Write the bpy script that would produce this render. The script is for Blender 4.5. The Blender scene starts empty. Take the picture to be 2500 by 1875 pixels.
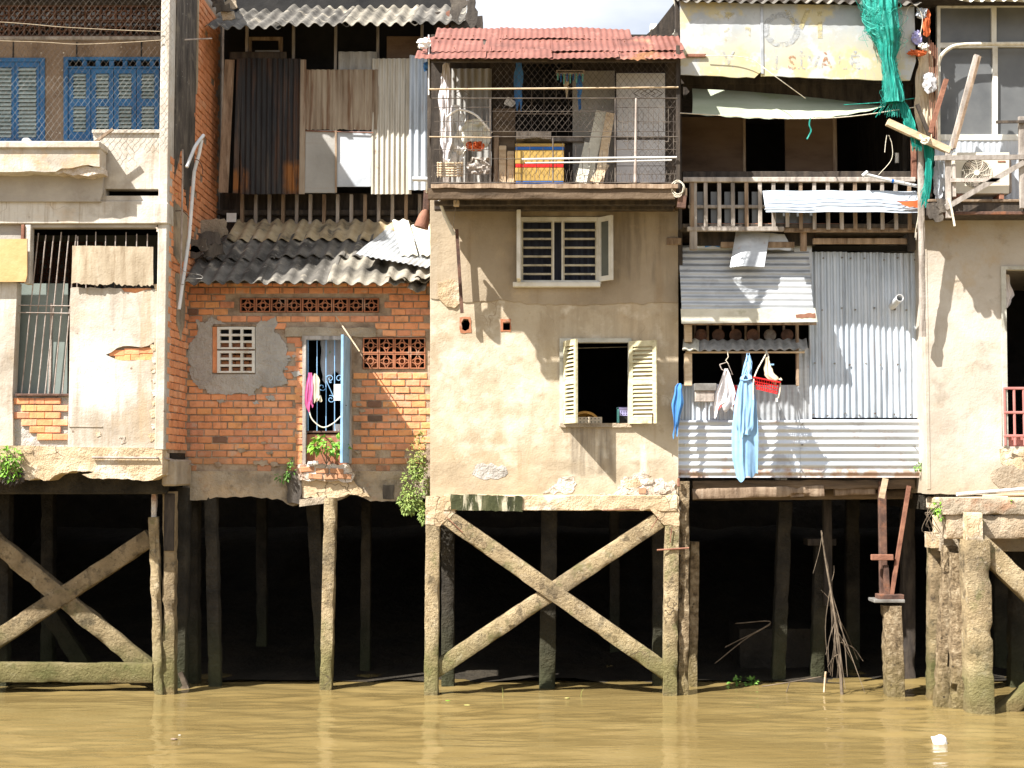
import bpy, bmesh, math, random
from mathutils import Vector, Matrix, noise
from mathutils.geometry import tessellate_polygon
random.seed(7)
scene = bpy.context.scene
# ---------------------------------------------------------------- camera
F = 3400.0; TILT = math.radians(3.2); CAMPOS = Vector((0, -17, 2.81))
cam = bpy.data.objects.new('camera', bpy.data.cameras.new('camera'))
scene.collection.objects.link(cam)
cam.location = CAMPOS
cam.rotation_euler = (math.pi / 2 + TILT, 0, 0)
cam.data.sensor_width = 36; cam.data.lens = 36 * F / 2500
cam.data.shift_x = -0.02; cam.data.shift_y = 0
cam.data.clip_start = 0.1; cam.data.clip_end = 3000
scene.camera = cam
# ---------------------------------------------------------------- sun and sky
SUND = Vector((1.32, 1.0, -1.95)).normalized()
sun = bpy.data.objects.new('sun', bpy.data.lights.new('sun', 'SUN'))
scene.collection.objects.link(sun)
sun.data.energy = 5.0; sun.data.angle = math.radians(0.55); sun.data.color = (1.0, 0.96, 0.90)
sun.location = (-20, -20, 30)
sun.rotation_euler = SUND.to_track_quat('-Z', 'Y').to_euler()
world = bpy.data.worlds.new('World'); scene.world = world
world.use_nodes = True
wn = world.node_tree.nodes; wl = world.node_tree.links
wn.clear()
w_out = wn.new('ShaderNodeOutputWorld'); w_bg = wn.new('ShaderNodeBackground')
w_sky = wn.new('ShaderNodeTexSky'); w_sky.sky_type = 'NISHITA'; w_sky.sun_disc = False
w_sky.sun_elevation = math.asin(-SUND.z); w_sky.sun_rotation = math.atan2(-SUND.x, -SUND.y)
w_sky.air_density = 1.0; w_sky.dust_density = 2.0; w_sky.ozone_density = 1.0
w_tc = wn.new('ShaderNodeTexCoord'); w_map = wn.new('ShaderNodeMapping'); w_map.inputs['Scale'].default_value = (1, 1, 2.6)
w_no = wn.new('ShaderNodeTexNoise'); w_no.inputs['Scale'].default_value = 3.2; w_no.inputs['Detail'].default_value = 7
w_rp = wn.new('ShaderNodeValToRGB'); w_rp.color_ramp.elements[0].position = .16; w_rp.color_ramp.elements[1].position = .46
w_mx = wn.new('ShaderNodeMixRGB'); w_mx.inputs['Color2'].default_value = (7.6, 7.9, 8.5, 1)
wl.new(w_tc.outputs['Generated'], w_map.inputs['Vector']); wl.new(w_map.outputs[0], w_no.inputs['Vector'])
wl.new(w_no.outputs['Fac'], w_rp.inputs[0]); wl.new(w_rp.outputs[0], w_mx.inputs['Fac'])
wl.new(w_sky.outputs[0], w_mx.inputs['Color1']); wl.new(w_mx.outputs[0], w_bg.inputs['Color'])
w_bg.inputs['Strength'].default_value = 0.055
wl.new(w_bg.outputs[0], w_out.inputs['Surface'])
vs = scene.view_settings
vs.view_transform = 'Standard'; vs.look = 'None'; vs.exposure = 1.38; vs.gamma = 1.0; vs.use_curve_mapping = False
scene.cycles.max_bounces = 6; scene.cycles.diffuse_bounces = 3; scene.cycles.glossy_bounces = 3
scene.cycles.transparent_max_bounces = 12
scene.cycles.sample_clamp_indirect = 8

# ---------------------------------------------------------------- photo pixel -> place
def P(u, v, Y):
    x = (u - 1300) / F; y = -(v - 937.5) / F
    dy = math.cos(TILT) - y * math.sin(TILT); dz = math.sin(TILT) + y * math.cos(TILT)
    k = (Y - CAMPOS.y) / dy
    return Vector((x * k, Y, CAMPOS.z + dz * k))
def Zv(v, Y): return P(1300, v, Y).z
def Xu(u, v, Y): return P(u, v, Y).x

# ---------------------------------------------------------------- object helpers
WL = {}
def link(o, parent=None, loc=None):
    scene.collection.objects.link(o)
    loc = Vector(loc) if loc is not None else Vector((0, 0, 0))
    o.location = loc; WL[o.name] = loc.copy()
    if parent is not None:
        o.parent = parent; o.matrix_parent_inverse = Matrix.Translation(-WL[parent.name])
    return o
def tag(o, label=None, cat=None, group=None, kind=None):
    if label: o['label'] = label
    if cat: o['category'] = cat
    if group: o['group'] = group
    if kind: o['kind'] = kind
    return o
def root(name, label, cat, loc, group=None):
    o = bpy.data.objects.new(name, None); o.empty_display_size = .2
    link(o, None, loc); return tag(o, label, cat, group)
def mk(name, verts, faces, mat, parent=None, smooth=False, label=None, cat=None, group=None, kind=None):
    vs_ = [Vector(v) for v in verts]
    lo = Vector((min(v.x for v in vs_), min(v.y for v in vs_), min(v.z for v in vs_)))
    hi = Vector((max(v.x for v in vs_), max(v.y for v in vs_), max(v.z for v in vs_)))
    c = (lo + hi) / 2
    if parent is None: c.z = lo.z
    me = bpy.data.meshes.new(name)
    me.from_pydata([v - c for v in vs_], [], faces)
    me.validate()
    bm = bmesh.new(); bm.from_mesh(me); bmesh.ops.recalc_face_normals(bm, faces=bm.faces); bm.to_mesh(me); bm.free()
    if mat is not None: me.materials.append(mat)
    if smooth:
        for p in me.polygons: p.use_smooth = True
        if hasattr(me, 'set_sharp_from_angle'): me.set_sharp_from_angle(angle=math.radians(48))
    o = bpy.data.objects.new(name, me)
    link(o, parent, c)
    return tag(o, label, cat, group, kind)
def jit(a): return random.uniform(-a, a)

class G:
    """collects shapes that make up ONE part"""
    def __init__(s): s.v = []; s.f = []
    def add(s, v, f):
        n = len(s.v); s.v += [Vector(p) for p in v]; s.f += [tuple(i + n for i in q) for q in f]; return s
    def box(s, x0, x1, y0, y1, z0, z1):
        return s.add([(x0,y0,z0),(x1,y0,z0),(x1,y1,z0),(x0,y1,z0),(x0,y0,z1),(x1,y0,z1),(x1,y1,z1),(x0,y1,z1)],
                     [(0,1,2,3),(4,7,6,5),(0,4,5,1),(1,5,6,2),(2,6,7,3),(3,7,4,0)])
    def pbox(s, u0, u1, v0, v1, Y, dep):
        uc = (u0+u1)/2; vc = (v0+v1)/2
        return s.box(Xu(u0,vc,Y), Xu(u1,vc,Y), Y, Y+dep, P(uc,v1,Y).z, P(uc,v0,Y).z)
    def bevbox(s, x0, x1, y0, y1, z0, z1, b=.006, seg=1):
        bm = bmesh.new(); r = bmesh.ops.create_cube(bm, size=1)
        for v in bm.verts:
            v.co = Vector(((x0+x1)/2 + v.co.x*(x1-x0), (y0+y1)/2 + v.co.y*(y1-y0), (z0+z1)/2 + v.co.z*(z1-z0)))
        b = min(b, (x1-x0)*.4, (y1-y0)*.4, (z1-z0)*.4)
        bmesh.ops.bevel(bm, geom=bm.edges[:], offset=b, segments=seg, affect='EDGES')
        bm.verts.index_update()
        vv = [v.co.copy() for v in bm.verts]; ff = [[v.index for v in f.verts] for f in bm.faces]; bm.free()
        return s.add(vv, ff)
    def tube(s, pts, r, n=6, r1=None, cap=True):
        pts = [Vector(p) for p in pts]; m = len(pts)
        t0 = (pts[1]-pts[0]).normalized()
        nrm = t0.cross(Vector((0,0,1)))
        if nrm.length < .05: nrm = t0.cross(Vector((0,1,0)))
        nrm.normalize(); vv = []; ff = []
        for i, p in enumerate(pts):
            t = (pts[min(i+1,m-1)] - pts[max(i-1,0)]).normalized()
            nrm = nrm - t*nrm.dot(t)
            if nrm.length < 1e-5: nrm = t.orthogonal()
            nrm.normalize(); b = t.cross(nrm)
            rr = r if r1 is None else r + (r1-r)*i/(m-1)
            for k in range(n):
                a = 2*math.pi*k/n; vv.append(p + (nrm*math.cos(a) + b*math.sin(a))*rr)
        for i in range(m-1):
            for k in range(n):
                ff.append((i*n+k, i*n+(k+1)%n, (i+1)*n+(k+1)%n, (i+1)*n+k))
        if cap: ff.append(tuple(range(n))); ff.append(tuple(range((m-1)*n, m*n)))
        return s.add(vv, ff)
    def pipe(s, p0, p1, r, wall=.006, n=16):
        """hollow pipe with open ends"""
        p0 = Vector(p0); p1 = Vector(p1); t = (p1-p0).normalized(); a = t.orthogonal().normalized(); b = t.cross(a)
        vv = []
        for (p, q) in ((p0, r), (p1, r), (p1, r-wall), (p0, r-wall)):
            for k in range(n):
                w = 2*math.pi*k/n; vv.append(p + (a*math.cos(w)+b*math.sin(w))*q)
        ff = [(i*n+k, i*n+(k+1)%n, ((i+1)%4)*n+(k+1)%n, ((i+1)%4)*n+k) for i in range(4) for k in range(n)]
        return s.add(vv, ff)
    def beam(s, p0, p1, w, d, up=(0,1,0)):
        """square bar from p0 to p1, w across, d along `up`"""
        p0 = Vector(p0); p1 = Vector(p1); t = (p1-p0).normalized(); up = Vector(up)
        d_ = (up - t*up.dot(t)).normalized(); w_ = t.cross(d_)
        vv = []
        for p in (p0, p1):
            for (i, j) in ((-1,-1),(1,-1),(1,1),(-1,1)): vv.append(p + w_*w/2*i + d_*d/2*j)
        return s.add(vv, [(0,1,2,3),(4,7,6,5),(0,4,5,1),(1,5,6,2),(2,6,7,3),(3,7,4,0)])
    def rbeam(s, p0, p1, w, d, seg=.09, rough=.008, up=(0,1,0), w1=None, d1=None, seed=None, bow=0.):
        """rough cast beam: rounded section, pitted and uneven along its length"""
        p0 = Vector(p0); p1 = Vector(p1); L = (p1-p0).length; t = (p1-p0).normalized(); up = Vector(up)
        d_ = (up - t*up.dot(t)).normalized(); w_ = t.cross(d_)
        n = max(2, int(L/seg)); sd = Vector((random.random()*50, random.random()*50, 0)) if seed is None else Vector((seed*3.7, seed*1.3, 0))
        prof = []
        for (a, b) in ((-1,-1),(1,-1),(1,1),(-1,1)):
            nx = {(-1,-1):(1,-1),(1,-1):(1,1),(1,1):(-1,1),(-1,1):(-1,-1)}[(a,b)]
            for k in range(4):
                f = (.035, .35, .65, .965)[k]
                prof.append((a+(nx[0]-a)*f, b+(nx[1]-b)*f))
        m = len(prof); vv = []; ff = []
        for i in range(n+1):
            f = i/n; p = p0 + (p1-p0)*f + w_*bow*math.sin(math.pi*f)
            W = w + ((w1 or w)-w)*f; D = d + ((d1 or d)-d)*f
            for (a, b) in prof:
                q = p + w_*W/2*a + d_*D/2*b
                nn = noise.noise(q*3+sd)*.5 + noise.noise(q*21+sd)*.55 + noise.noise(q*47+sd)*.45
                c = (abs(a) > .8) and (abs(b) > .8)
                out = (w_*a + d_*b).normalized()
                vv.append(q + out*rough*(nn*.8 - (max(0., noise.noise(q*4.5+sd*2)-.12)*8 if c else 0)))
        for i in range(n):
            for k in range(m): ff.append((i*m+k, i*m+(k+1)%m, (i+1)*m+(k+1)%m, (i+1)*m+k))
        ff.append(tuple(range(m))); ff.append(tuple(range(n*m, (n+1)*m)))
        return s.add(vv, ff)
    def plate(s, outer, holes, Y, dep, px=True, undul=0.):
        """flat slab cut to an outline given in (u, v) on the plane Y, with openings"""
        loops = []
        for lp in [outer] + list(holes):
            loops.append([P(u, v, Y) if px else Vector((u, Y, v)) for (u, v) in lp])
        flat = [p for lp in loops for p in lp]; n = len(flat)
        tri = tessellate_polygon([[Vector((p.x, p.z, 0)) for p in lp] for lp in loops])
        vv = flat + [p + Vector((0, dep, 0)) for p in flat]
        ff = [tuple(t) for t in tri] + [tuple(i+n for i in reversed(t)) for t in tri]
        k = 0
        for lp in loops:
            m = len(lp)
            for i in range(m): a = k+i; b = k+(i+1)%m; ff.append((a, b, b+n, a+n))
            k += m
        return s.add(vv, ff)
    def build(s, name, mat, parent=None, smooth=False, **kw): return mk(name, s.v, s.f, mat, parent, smooth, **kw)

def rect(u0, u1, v0, v1): return [(u0,v0),(u1,v0),(u1,v1),(u0,v1)]
def jag(pts, amp, step=14, closed=False, seed=1):
    """break a polyline (pixels) into an uneven edge"""
    rnd = random.Random(seed); out = []
    m = len(pts)
    for i in range(m if closed else m-1):
        a = pts[i]; b = pts[(i+1) % m]; L = math.hypot(b[0]-a[0], b[1]-a[1]); n = max(1, int(L/step))
        for k in range(n):
            f = k/n; j = 0 if k == 0 else 1
            nx, ny = -(b[1]-a[1])/(L+1e-6), (b[0]-a[0])/(L+1e-6); d = rnd.uniform(-amp, amp)*j
            out.append((a[0]+(b[0]-a[0])*f+nx*d, a[1]+(b[1]-a[1])*f+ny*d))
    if not closed: out.append(pts[-1])
    return out
def pb(name, u0, u1, v0, v1, Y, dep, mat, parent=None, b=.006, **kw):
    uc = (u0+u1)/2; vc = (v0+v1)/2
    return G().bevbox(Xu(u0,vc,Y), Xu(u1,vc,Y), Y, Y+dep, P(uc,v1,Y).z, P(uc,v0,Y).z, b).build(name, mat, parent, **kw)
def wb(name, x0, x1, y0, y1, z0, z1, mat, parent=None, b=.006, **kw):
    return G().bevbox(x0, x1, y0, y1, z0, z1, b).build(name, mat, parent, **kw)
def pl(name, outer, holes, Y, dep, mat, parent=None, **kw):
    return G().plate(outer, holes, Y, dep).build(name, mat, parent, **kw)
def post(name, ua, va, ub, vb, Y, wpx, dep, mat, parent, rough=.01, w1=None, Yb=None, seg=.06, **kw):
    a = P(ua, va, Y); b = P(ub, vb, Y if Yb is None else Yb); s = 200.
    return G().rbeam(a, b, wpx/s, dep, seg, rough, w1=None if w1 is None else w1/s).build(name, mat, parent, smooth=True, **kw)
def stick(name, ua, va, ub, vb, Y, wpx, mat, parent=None, Yb=None, dep=None, **kw):
    a = P(ua, va, Y); b = P(ub, vb, Y if Yb is None else Yb)
    return G().beam(a, b, wpx/200., dep or wpx/200.).build(name, mat, parent, **kw)
def rod(name, pts, r, mat, parent=None, n=6, **kw):
    """round bar through pixel points (u, v, Y)"""
    return G().tube([P(*p) for p in pts], r, n).build(name, mat, parent, smooth=True, **kw)
def curve_pts(ctrl, n=8):
    """smooth a list of Vectors (Catmull-Rom)"""
    c = [Vector(p) for p in ctrl]; c = [c[0]*2-c[1]] + c + [c[-1]*2-c[-2]]; out = []
    for i in range(1, len(c)-2):
        p0, p1, p2, p3 = c[i-1:i+3]
        for k in range(n):
            t = k/n
            out.append(.5*((2*p1)+(p2-p0)*t+(2*p0-5*p1+4*p2-p3)*t*t+(3*p1-p0-3*p2+p3)*t**3))
    out.append(c[-2]); return out
def cable(name, pts, r, mat, parent=None, n=5, sm=6, **kw):
    return G().tube(curve_pts([P(*p) for p in pts], sm), r, n).build(name, mat, parent, smooth=True, **kw)

def sheet_geo(O, U, V, pitch, amp, thick=.004, sub=8, nv=6, warp=.006, ragged0=0., ragged1=0., seed=0, shape='sin', phase=0., sag=0.):
    """corrugated sheet: waves run along V, repeat across U"""
    O = Vector(O); U = Vector(U); V = Vector(V); N = U.cross(V).normalized()
    W = U.length; L = V.length; nu = max(4, int(W/pitch*sub)); sd = Vector((seed*7.3, seed*2.9, seed*.7)); vv = []; ff = []
    for side in (0, 1):
        for j in range(nv+1):
            for i in range(nu+1):
                fu = i/nu; fv = j/nv; x = fu*W
                if shape == 'sin': w = math.sin(2*math.pi*x/pitch+phase)
                elif shape == 'trap': w = max(-1., min(1., 2.2*math.sin(2*math.pi*x/pitch+phase)))
                else: w = max(0., math.cos(2*math.pi*x/pitch+phase))**4*2-1
                q = O + U*fu + V*fv
                h = amp*w + warp*noise.noise(q*1.7+sd)*2 + warp*.5*noise.noise(q*5+sd) - sag*math.sin(math.pi*fv)
                e = 0.
                if ragged0 and j == 0: e = ragged0*(noise.noise(Vector((x*9, seed, 0)))+.6*noise.noise(Vector((x*31, seed, 3))))
                if ragged1 and j == nv: e = ragged1*(noise.noise(Vector((x*9, seed, 9)))+.6*noise.noise(Vector((x*31, seed, 5))))
                vv.append(q + N*(h + (thick if side else 0)) + V.normalized()*e)
    m = (nu+1)*(nv+1); idx = lambda s, i, j: s*m + j*(nu+1)+i
    for s in (0, 1):
        for j in range(nv):
            for i in range(nu):
                q = (idx(s,i,j), idx(s,i+1,j), idx(s,i+1,j+1), idx(s,i,j+1)); ff.append(q if s else q[::-1])
    for i in range(nu):
        ff.append((idx(0,i,0), idx(0,i+1,0), idx(1,i+1,0), idx(1,i,0))); ff.append((idx(0,i,nv), idx(1,i,nv), idx(1,i+1,nv), idx(0,i+1,nv)))
    for j in range(nv):
        ff.append((idx(0,0,j), idx(1,0,j), idx(1,0,j+1), idx(0,0,j+1))); ff.append((idx(0,nu,j), idx(0,nu,j+1), idx(1,nu,j+1), idx(1,nu,j)))
    return vv, ff
def sheet(name, O, U, V, pitch, amp, mat, parent=None, label=None, cat=None, group=None, **kw):
    v, f = sheet_geo(O, U, V, pitch, amp, **kw)
    return mk(name, v, f, mat, parent, smooth=True, label=label, cat=cat, group=group)
def psheet(name, u0, u1, v0, v1, Y, pitch_px, amp, mat, parent=None, horiz=False, Yt=None, **kw):
    """corrugated sheet filling a pixel box; Y at its bottom, Yt at its top"""
    Yt = Y if Yt is None else Yt
    bl = P(u0, v1, Y); br = P(u1, v1, Y); tl = P(u0, v0, Yt)
    U = br-bl; V = tl-bl; V.x = 0
    if horiz: return sheet(name, bl, V, -U if False else U, pitch_px/200., amp, mat, parent, **kw)
    return sheet(name, bl, U, V, pitch_px/200., amp, mat, parent, **kw)
# ---------------------------------------------------------------- materials
def hexl(h):
    h = h.lstrip('#'); c = [int(h[i:i+2], 16)/255 for i in (0, 2, 4)]
    return tuple((x/12.92 if x <= .04045 else ((x+.055)/1.055)**2.4) for x in c)
class NB:
    def __init__(s, name):
        s.m = bpy.data.materials.new(name); s.m.use_nodes = True; s.t = s.m.node_tree; s.t.nodes.clear()
        s.out = s.n('ShaderNodeOutputMaterial'); s.b = s.n('ShaderNodeBsdfPrincipled'); s.l(s.b.outputs[0], s.out.inputs[0])
        s.pos = s.n('ShaderNodeNewGeometry').outputs['Position']
    def n(s, t, **kw):
        x = s.t.nodes.new(t)
        for k, v in kw.items(): setattr(x, k, v)
        return x
    def l(s, a, b): s.t.links.new(a, b)
    def noise(s, scale, stretch=(1,1,1), detail=6, rough=.6, off=0., dist=0.):
        mp = s.n('ShaderNodeMapping'); mp.inputs['Scale'].default_value = stretch; mp.inputs['Location'].default_value = (off, off*.7, off*1.3)
        s.l(s.pos, mp.inputs['Vector'])
        no = s.n('ShaderNodeTexNoise'); no.inputs['Scale'].default_value = scale; no.inputs['Detail'].default_value = detail
        no.inputs['Roughness'].default_value = rough; no.inputs['Distortion'].default_value = dist
        s.l(mp.outputs[0], no.inputs['Vector']); return no.outputs['Fac']
    def ramp(s, fac, stops):
        r = s.n('ShaderNodeValToRGB'); e = r.color_ramp.elements
        while len(e) < len(stops): e.new(.5)
        for i, (p, c) in enumerate(stops):
            e[i].position = p; e[i].color = (c, c, c, 1) if isinstance(c, (int, float)) else (*c, 1)
        s.l(fac, r.inputs[0]); return r.outputs[0]
    def mix(s, fac, a, b, mode='MIX'):
        x = s.n('ShaderNodeMixRGB', blend_type=mode)
        for sock, val in ((x.inputs[0], fac), (x.inputs[1], a), (x.inputs[2], b)):
            if isinstance(val, (int, float)): sock.default_value = val
            elif isinstance(val, tuple): sock.default_value = (*val, 1) if len(val) == 3 else val
            else: s.l(val, sock)
        return x.outputs[0]
    def math(s, op, a, b=0.):
        x = s.n('ShaderNodeMath', operation=op)
        for sock, val in ((x.inputs[0], a), (x.inputs[1], b)):
            if isinstance(val, (int, float)): sock.default_value = val
            else: s.l(val, sock)
        return x.outputs[0]
    def zramp(s, z0, z1, wob=.25, wscale=2.):
        sp = s.n('ShaderNodeSeparateXYZ'); s.l(s.pos, sp.inputs[0])
        z = s.math('ADD', sp.outputs[2], s.math('MULTIPLY', s.math('SUBTRACT', s.noise(wscale, (1,1,1), 5), .5), wob*2))
        mr = s.n('ShaderNodeMapRange'); mr.inputs[1].default_value = z0; mr.inputs[2].default_value = z1; s.l(z, mr.inputs[0]); return mr.outputs[0]
def mat(name, cols, scale=1.2, stretch=(1,1,1), rough=.88, metal=0., bump=.35, bscale=45., bump2=.3, b2scale=7., layers=(), rand=0., randcols=None, spec=.3, detail=7, bdist=.01, backface=None, sub=None):
    s = NB(name)
    if randcols:
        oi = s.n('ShaderNodeObjectInfo'); col = s.ramp(oi.outputs['Random'], [(i/(len(randcols)-1), c) for i, c in enumerate(randcols)])
        n = len(cols); mul = s.ramp(s.noise(scale, stretch, detail), [(.3+.4*i/(max(n-1,1)), c) for i, c in enumerate(cols)])
        col = s.mix(1., col, mul, 'MULTIPLY')
    else:
        n = len(cols)
        col = s.ramp(s.noise(scale, stretch, detail), [(.32+.36*i/(max(n-1,1)), c) for i, c in enumerate(cols)])
    for i, L in enumerate(layers):
        k = L[0]
        if k == 'patch':    # ('patch', colour, scale, lo, hi, stretch, strength)
            _, c, sc, lo, hi, st, a = L
            f = s.ramp(s.noise(sc, st, 6, .62, off=3.1*i+1.7), [(lo, 0.), (hi, a)]); col = s.mix(f, col, c)
        elif k == 'z':      # ('z', colour, z0, z1, strength): full colour at z0, none at z1
            _, c, z0, z1, a = L
            f = s.math('MULTIPLY', s.math('SUBTRACT', 1., s.zramp(z0, z1, .3, 2.5)), a); f = s.math('MAXIMUM', f, 0.); col = s.mix(f, col, c)
        elif k == 'zup':
            _, c, z0, z1, a = L
            f = s.math('MULTIPLY', s.zramp(z0, z1, .3, 2.5), a); col = s.mix(f, col, c)
        elif k == 'spot':   # ('spot', colour, scale, size)
            _, c, sc, sz = L
            vo = s.n('ShaderNodeTexVoronoi'); vo.inputs['Scale'].default_value = sc; s.l(s.pos, vo.inputs['Vector'])
            f = s.ramp(vo.outputs['Distance'], [(sz*.6, 1.), (sz, 0.)]); f = s.math('MULTIPLY', f, s.ramp(s.noise(sc*.35, off=5.), [(.5, 0.), (.6, 1.)])); col = s.mix(f, col, c)
        elif k == 'box':    # stains and painted shade, each in its own place: ('box', colour, (u0,u1,v0,v1,Y), soft metres, scale, stretch, lo, hi, strength)
            _, c, (u0, u1, v0, v1, yy), sf, sc, st, lo, hi, a = L
            x0, x1 = Xu(u0,(v0+v1)/2,yy), Xu(u1,(v0+v1)/2,yy); z0, z1 = Zv(v1,yy), Zv(v0,yy)
            sp = s.n('ShaderNodeSeparateXYZ'); s.l(s.pos, sp.inputs[0]); wob = s.math('MULTIPLY', s.math('SUBTRACT', s.noise(2.3, V3, 4, off=6.), .5), sf*2.5)
            X_ = s.math('ADD', sp.outputs[0], wob); Z_ = s.math('ADD', sp.outputs[2], wob); m = None
            for (e0, sgn, co) in ((x0,1,X_),(x1,-1,X_),(z0,1,Z_),(z1,-1,Z_)):
                q = s.math('DIVIDE', s.math('MULTIPLY', s.math('SUBTRACT', co, e0), sgn), sf); q = s.math('MINIMUM', s.math('MAXIMUM', q, 0.), 1.); m = q if m is None else s.math('MULTIPLY', m, q)
            f = s.math('MULTIPLY', m, s.ramp(s.noise(sc, st, 6, .62, off=2.2*i+.7), [(lo, 0.), (hi, a)])); col = s.mix(f, col, c)
        elif k == 'crack':  # ('crack', colour, scale, width, amount)
            _, c, sc, wd, a = L
            vo = s.n('ShaderNodeTexVoronoi', feature='DISTANCE_TO_EDGE'); vo.inputs['Scale'].default_value = sc
            wv = s.n('ShaderNodeMixRGB', blend_type='ADD'); wv.inputs[0].default_value = .35; s.l(s.pos, wv.inputs[1])
            nz = s.n('ShaderNodeTexNoise'); nz.inputs['Scale'].default_value = 4; s.l(s.pos, nz.inputs['Vector']); s.l(nz.outputs['Color'], wv.inputs[2]); s.l(wv.outputs[0], vo.inputs['Vector'])
            f = s.ramp(vo.outputs['Distance'], [(wd*.4, a), (wd, 0.)]); f = s.math('MULTIPLY', f, s.ramp(s.noise(.9, off=8.), [(.5, 0.), (.58, 1.)])); col = s.mix(f, col, c)
    if rand:
        oi = s.n('ShaderNodeObjectInfo'); v = s.math('ADD', s.math('MULTIPLY', oi.outputs['Random'], rand*2), 1-rand)
        col = s.mix(1., col, v, 'MULTIPLY')
    s.l(col, s.b.inputs['Base Color'])
    rr = s.math('ADD', s.math('MULTIPLY', s.math('SUBTRACT', s.noise(6., off=9.), .5), .25), rough); s.l(rr, s.b.inputs['Roughness'])
    s.b.inputs['Metallic'].default_value = metal; s.b.inputs['Specular IOR Level'].default_value = spec
    if bump or bump2:
        h = s.math('ADD', s.math('MULTIPLY', s.noise(bscale, detail=4), bump), s.math('MULTIPLY', s.noise(b2scale, detail=5, off=4.), bump2*3))
        bp = s.n('ShaderNodeBump'); bp.inputs['Distance'].default_value = bdist; bp.inputs['Strength'].default_value = 1.; s.l(h, bp.inputs['Height']); s.l(bp.outputs[0], s.b.inputs['Normal'])
    return s.m
V3 = (1,1,1); STREAK = (5,5,.45); HSTREAK = (.5,.5,6)
M = {}
YA_ = -.5
M['plaster_cream'] = mat('plaster_cream', [(.27,.225,.175),(.41,.36,.295),(.49,.445,.38),(.55,.515,.455)], 1.3,
    layers=[('patch',(.40,.33,.26),3.5,.52,.64,V3,.6),('patch',(.34,.28,.22),8.,.57,.68,V3,.5),('patch',(.30,.25,.20),1.3,.58,.68,(3,3,.5),.5),('patch',(.62,.59,.535),.9,.48,.62,V3,.85),('patch',(.52,.37,.22),1.6,.56,.72,V3,.5),('patch',(.30,.235,.165),2.2,.54,.68,STREAK,.65),('patch',(.30,.24,.18),3.0,.64,.74,V3,.5),('crack',(.2,.15,.1),1.3,.007,.6),('spot',(.2,.14,.1),5.,.10),('box',(.34,.27,.19),(160,392,985,1100,YA_),.12,3.,STREAK,.40,.60,.75),('box',(.40,.30,.19),(325,400,700,1095,YA_),.08,2.5,STREAK,.42,.60,.7),('box',(.50,.33,.16),(-100,245,362,420,-.8),.05,3.,V3,.46,.6,.6),('box',(.33,.29,.24),(150,330,430,545,YA_),.08,2.4,V3,.46,.58,.65),('box',(.42,.36,.28),(-100,60,700,960,YA_),.1,3.,STREAK,.42,.6,.6)], bdist=.012)
M['plaster_grey'] = mat('plaster_grey', [(.30,.27,.235),(.38,.345,.30),(.46,.42,.365)], 1.6,
    layers=[('patch',(.50,.44,.36),1.2,.52,.66,V3,.7),('patch',(.2,.16,.13),3.,.58,.72,V3,.6)])
M['plaster_tan'] = mat('plaster_tan', [(.34,.275,.19),(.42,.345,.245),(.47,.40,.295),(.52,.45,.345)], .9,
    layers=[('patch',(.35,.265,.165),3.,.53,.66,V3,.5),('patch',(.30,.23,.145),9.,.58,.68,V3,.35),('patch',(.58,.50,.375),1.5,.53,.70,V3,.75),('patch',(.66,.60,.49),4.,.55,.68,V3,.65),('patch',(.30,.20,.11),1.8,.58,.76,STREAK,.45),('patch',(.24,.17,.10),1.1,.62,.74,V3,.4),('crack',(.2,.14,.085),1.1,.006,.6),('z',(.40,.30,.19),2.3,2.75,.6),('patch',(.50,.345,.18),.5,.5,.7,V3,.35),('box',(.62,.57,.475),(1062,1345,800,1110,0),.12,3.2,V3,.44,.66,.75),('box',(.19,.155,.115),(1385,1500,1036,1165,0),.05,2.2,STREAK,.34,.58,.8),('box',(.30,.235,.155),(1050,1656,1120,1215,0),.06,2.6,V3,.42,.6,.65),('box',(.62,.56,.46),(1560,1580,1080,1165,0),.03,3.,STREAK,.3,.5,.9),('box',(.33,.265,.18),(1300,1656,745,900,0),.1,2.,STREAK,.42,.62,.5)], bdist=.012)  # dark box below lower window: shutter shadow in the colour, with run-off streaks
M['plaster_pale'] = mat('plaster_pale', [(.36,.31,.25),(.45,.40,.335),(.51,.465,.40)], .9,
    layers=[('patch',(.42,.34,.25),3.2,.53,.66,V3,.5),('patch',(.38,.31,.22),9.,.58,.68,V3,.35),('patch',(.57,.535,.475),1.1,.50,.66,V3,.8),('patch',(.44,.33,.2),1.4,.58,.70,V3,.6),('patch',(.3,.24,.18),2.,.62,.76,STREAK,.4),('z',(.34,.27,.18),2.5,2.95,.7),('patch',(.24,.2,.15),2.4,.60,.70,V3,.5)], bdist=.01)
M['plaster_broken'] = mat('plaster_broken', [(.34,.25,.16),(.58,.5,.42),(.70,.66,.60)], 4., bump=.6, bump2=.9, b2scale=12., bdist=.02,
    layers=[('patch',(.38,.18,.09),3.,.58,.68,V3,.8),('crack',(.12,.08,.05),5.,.03,.8)])
M['cement_patch'] = mat('cement_patch', [(.30,.275,.245),(.40,.37,.33),(.48,.445,.40)], 2.6, bump=.4, bump2=.8, b2scale=9., bdist=.02)
M['slab'] = mat('slab', [(.19,.15,.105),(.34,.28,.205),(.46,.385,.29)], 2.2, bump=.6, bump2=.8, b2scale=6., bdist=.02,
    layers=[('patch',(.52,.38,.24),1.3,.52,.66,V3,.7),('patch',(.06,.05,.035),2.8,.57,.70,V3,.75),('patch',(.34,.14,.06),2.,.62,.72,V3,.5)])
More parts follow.
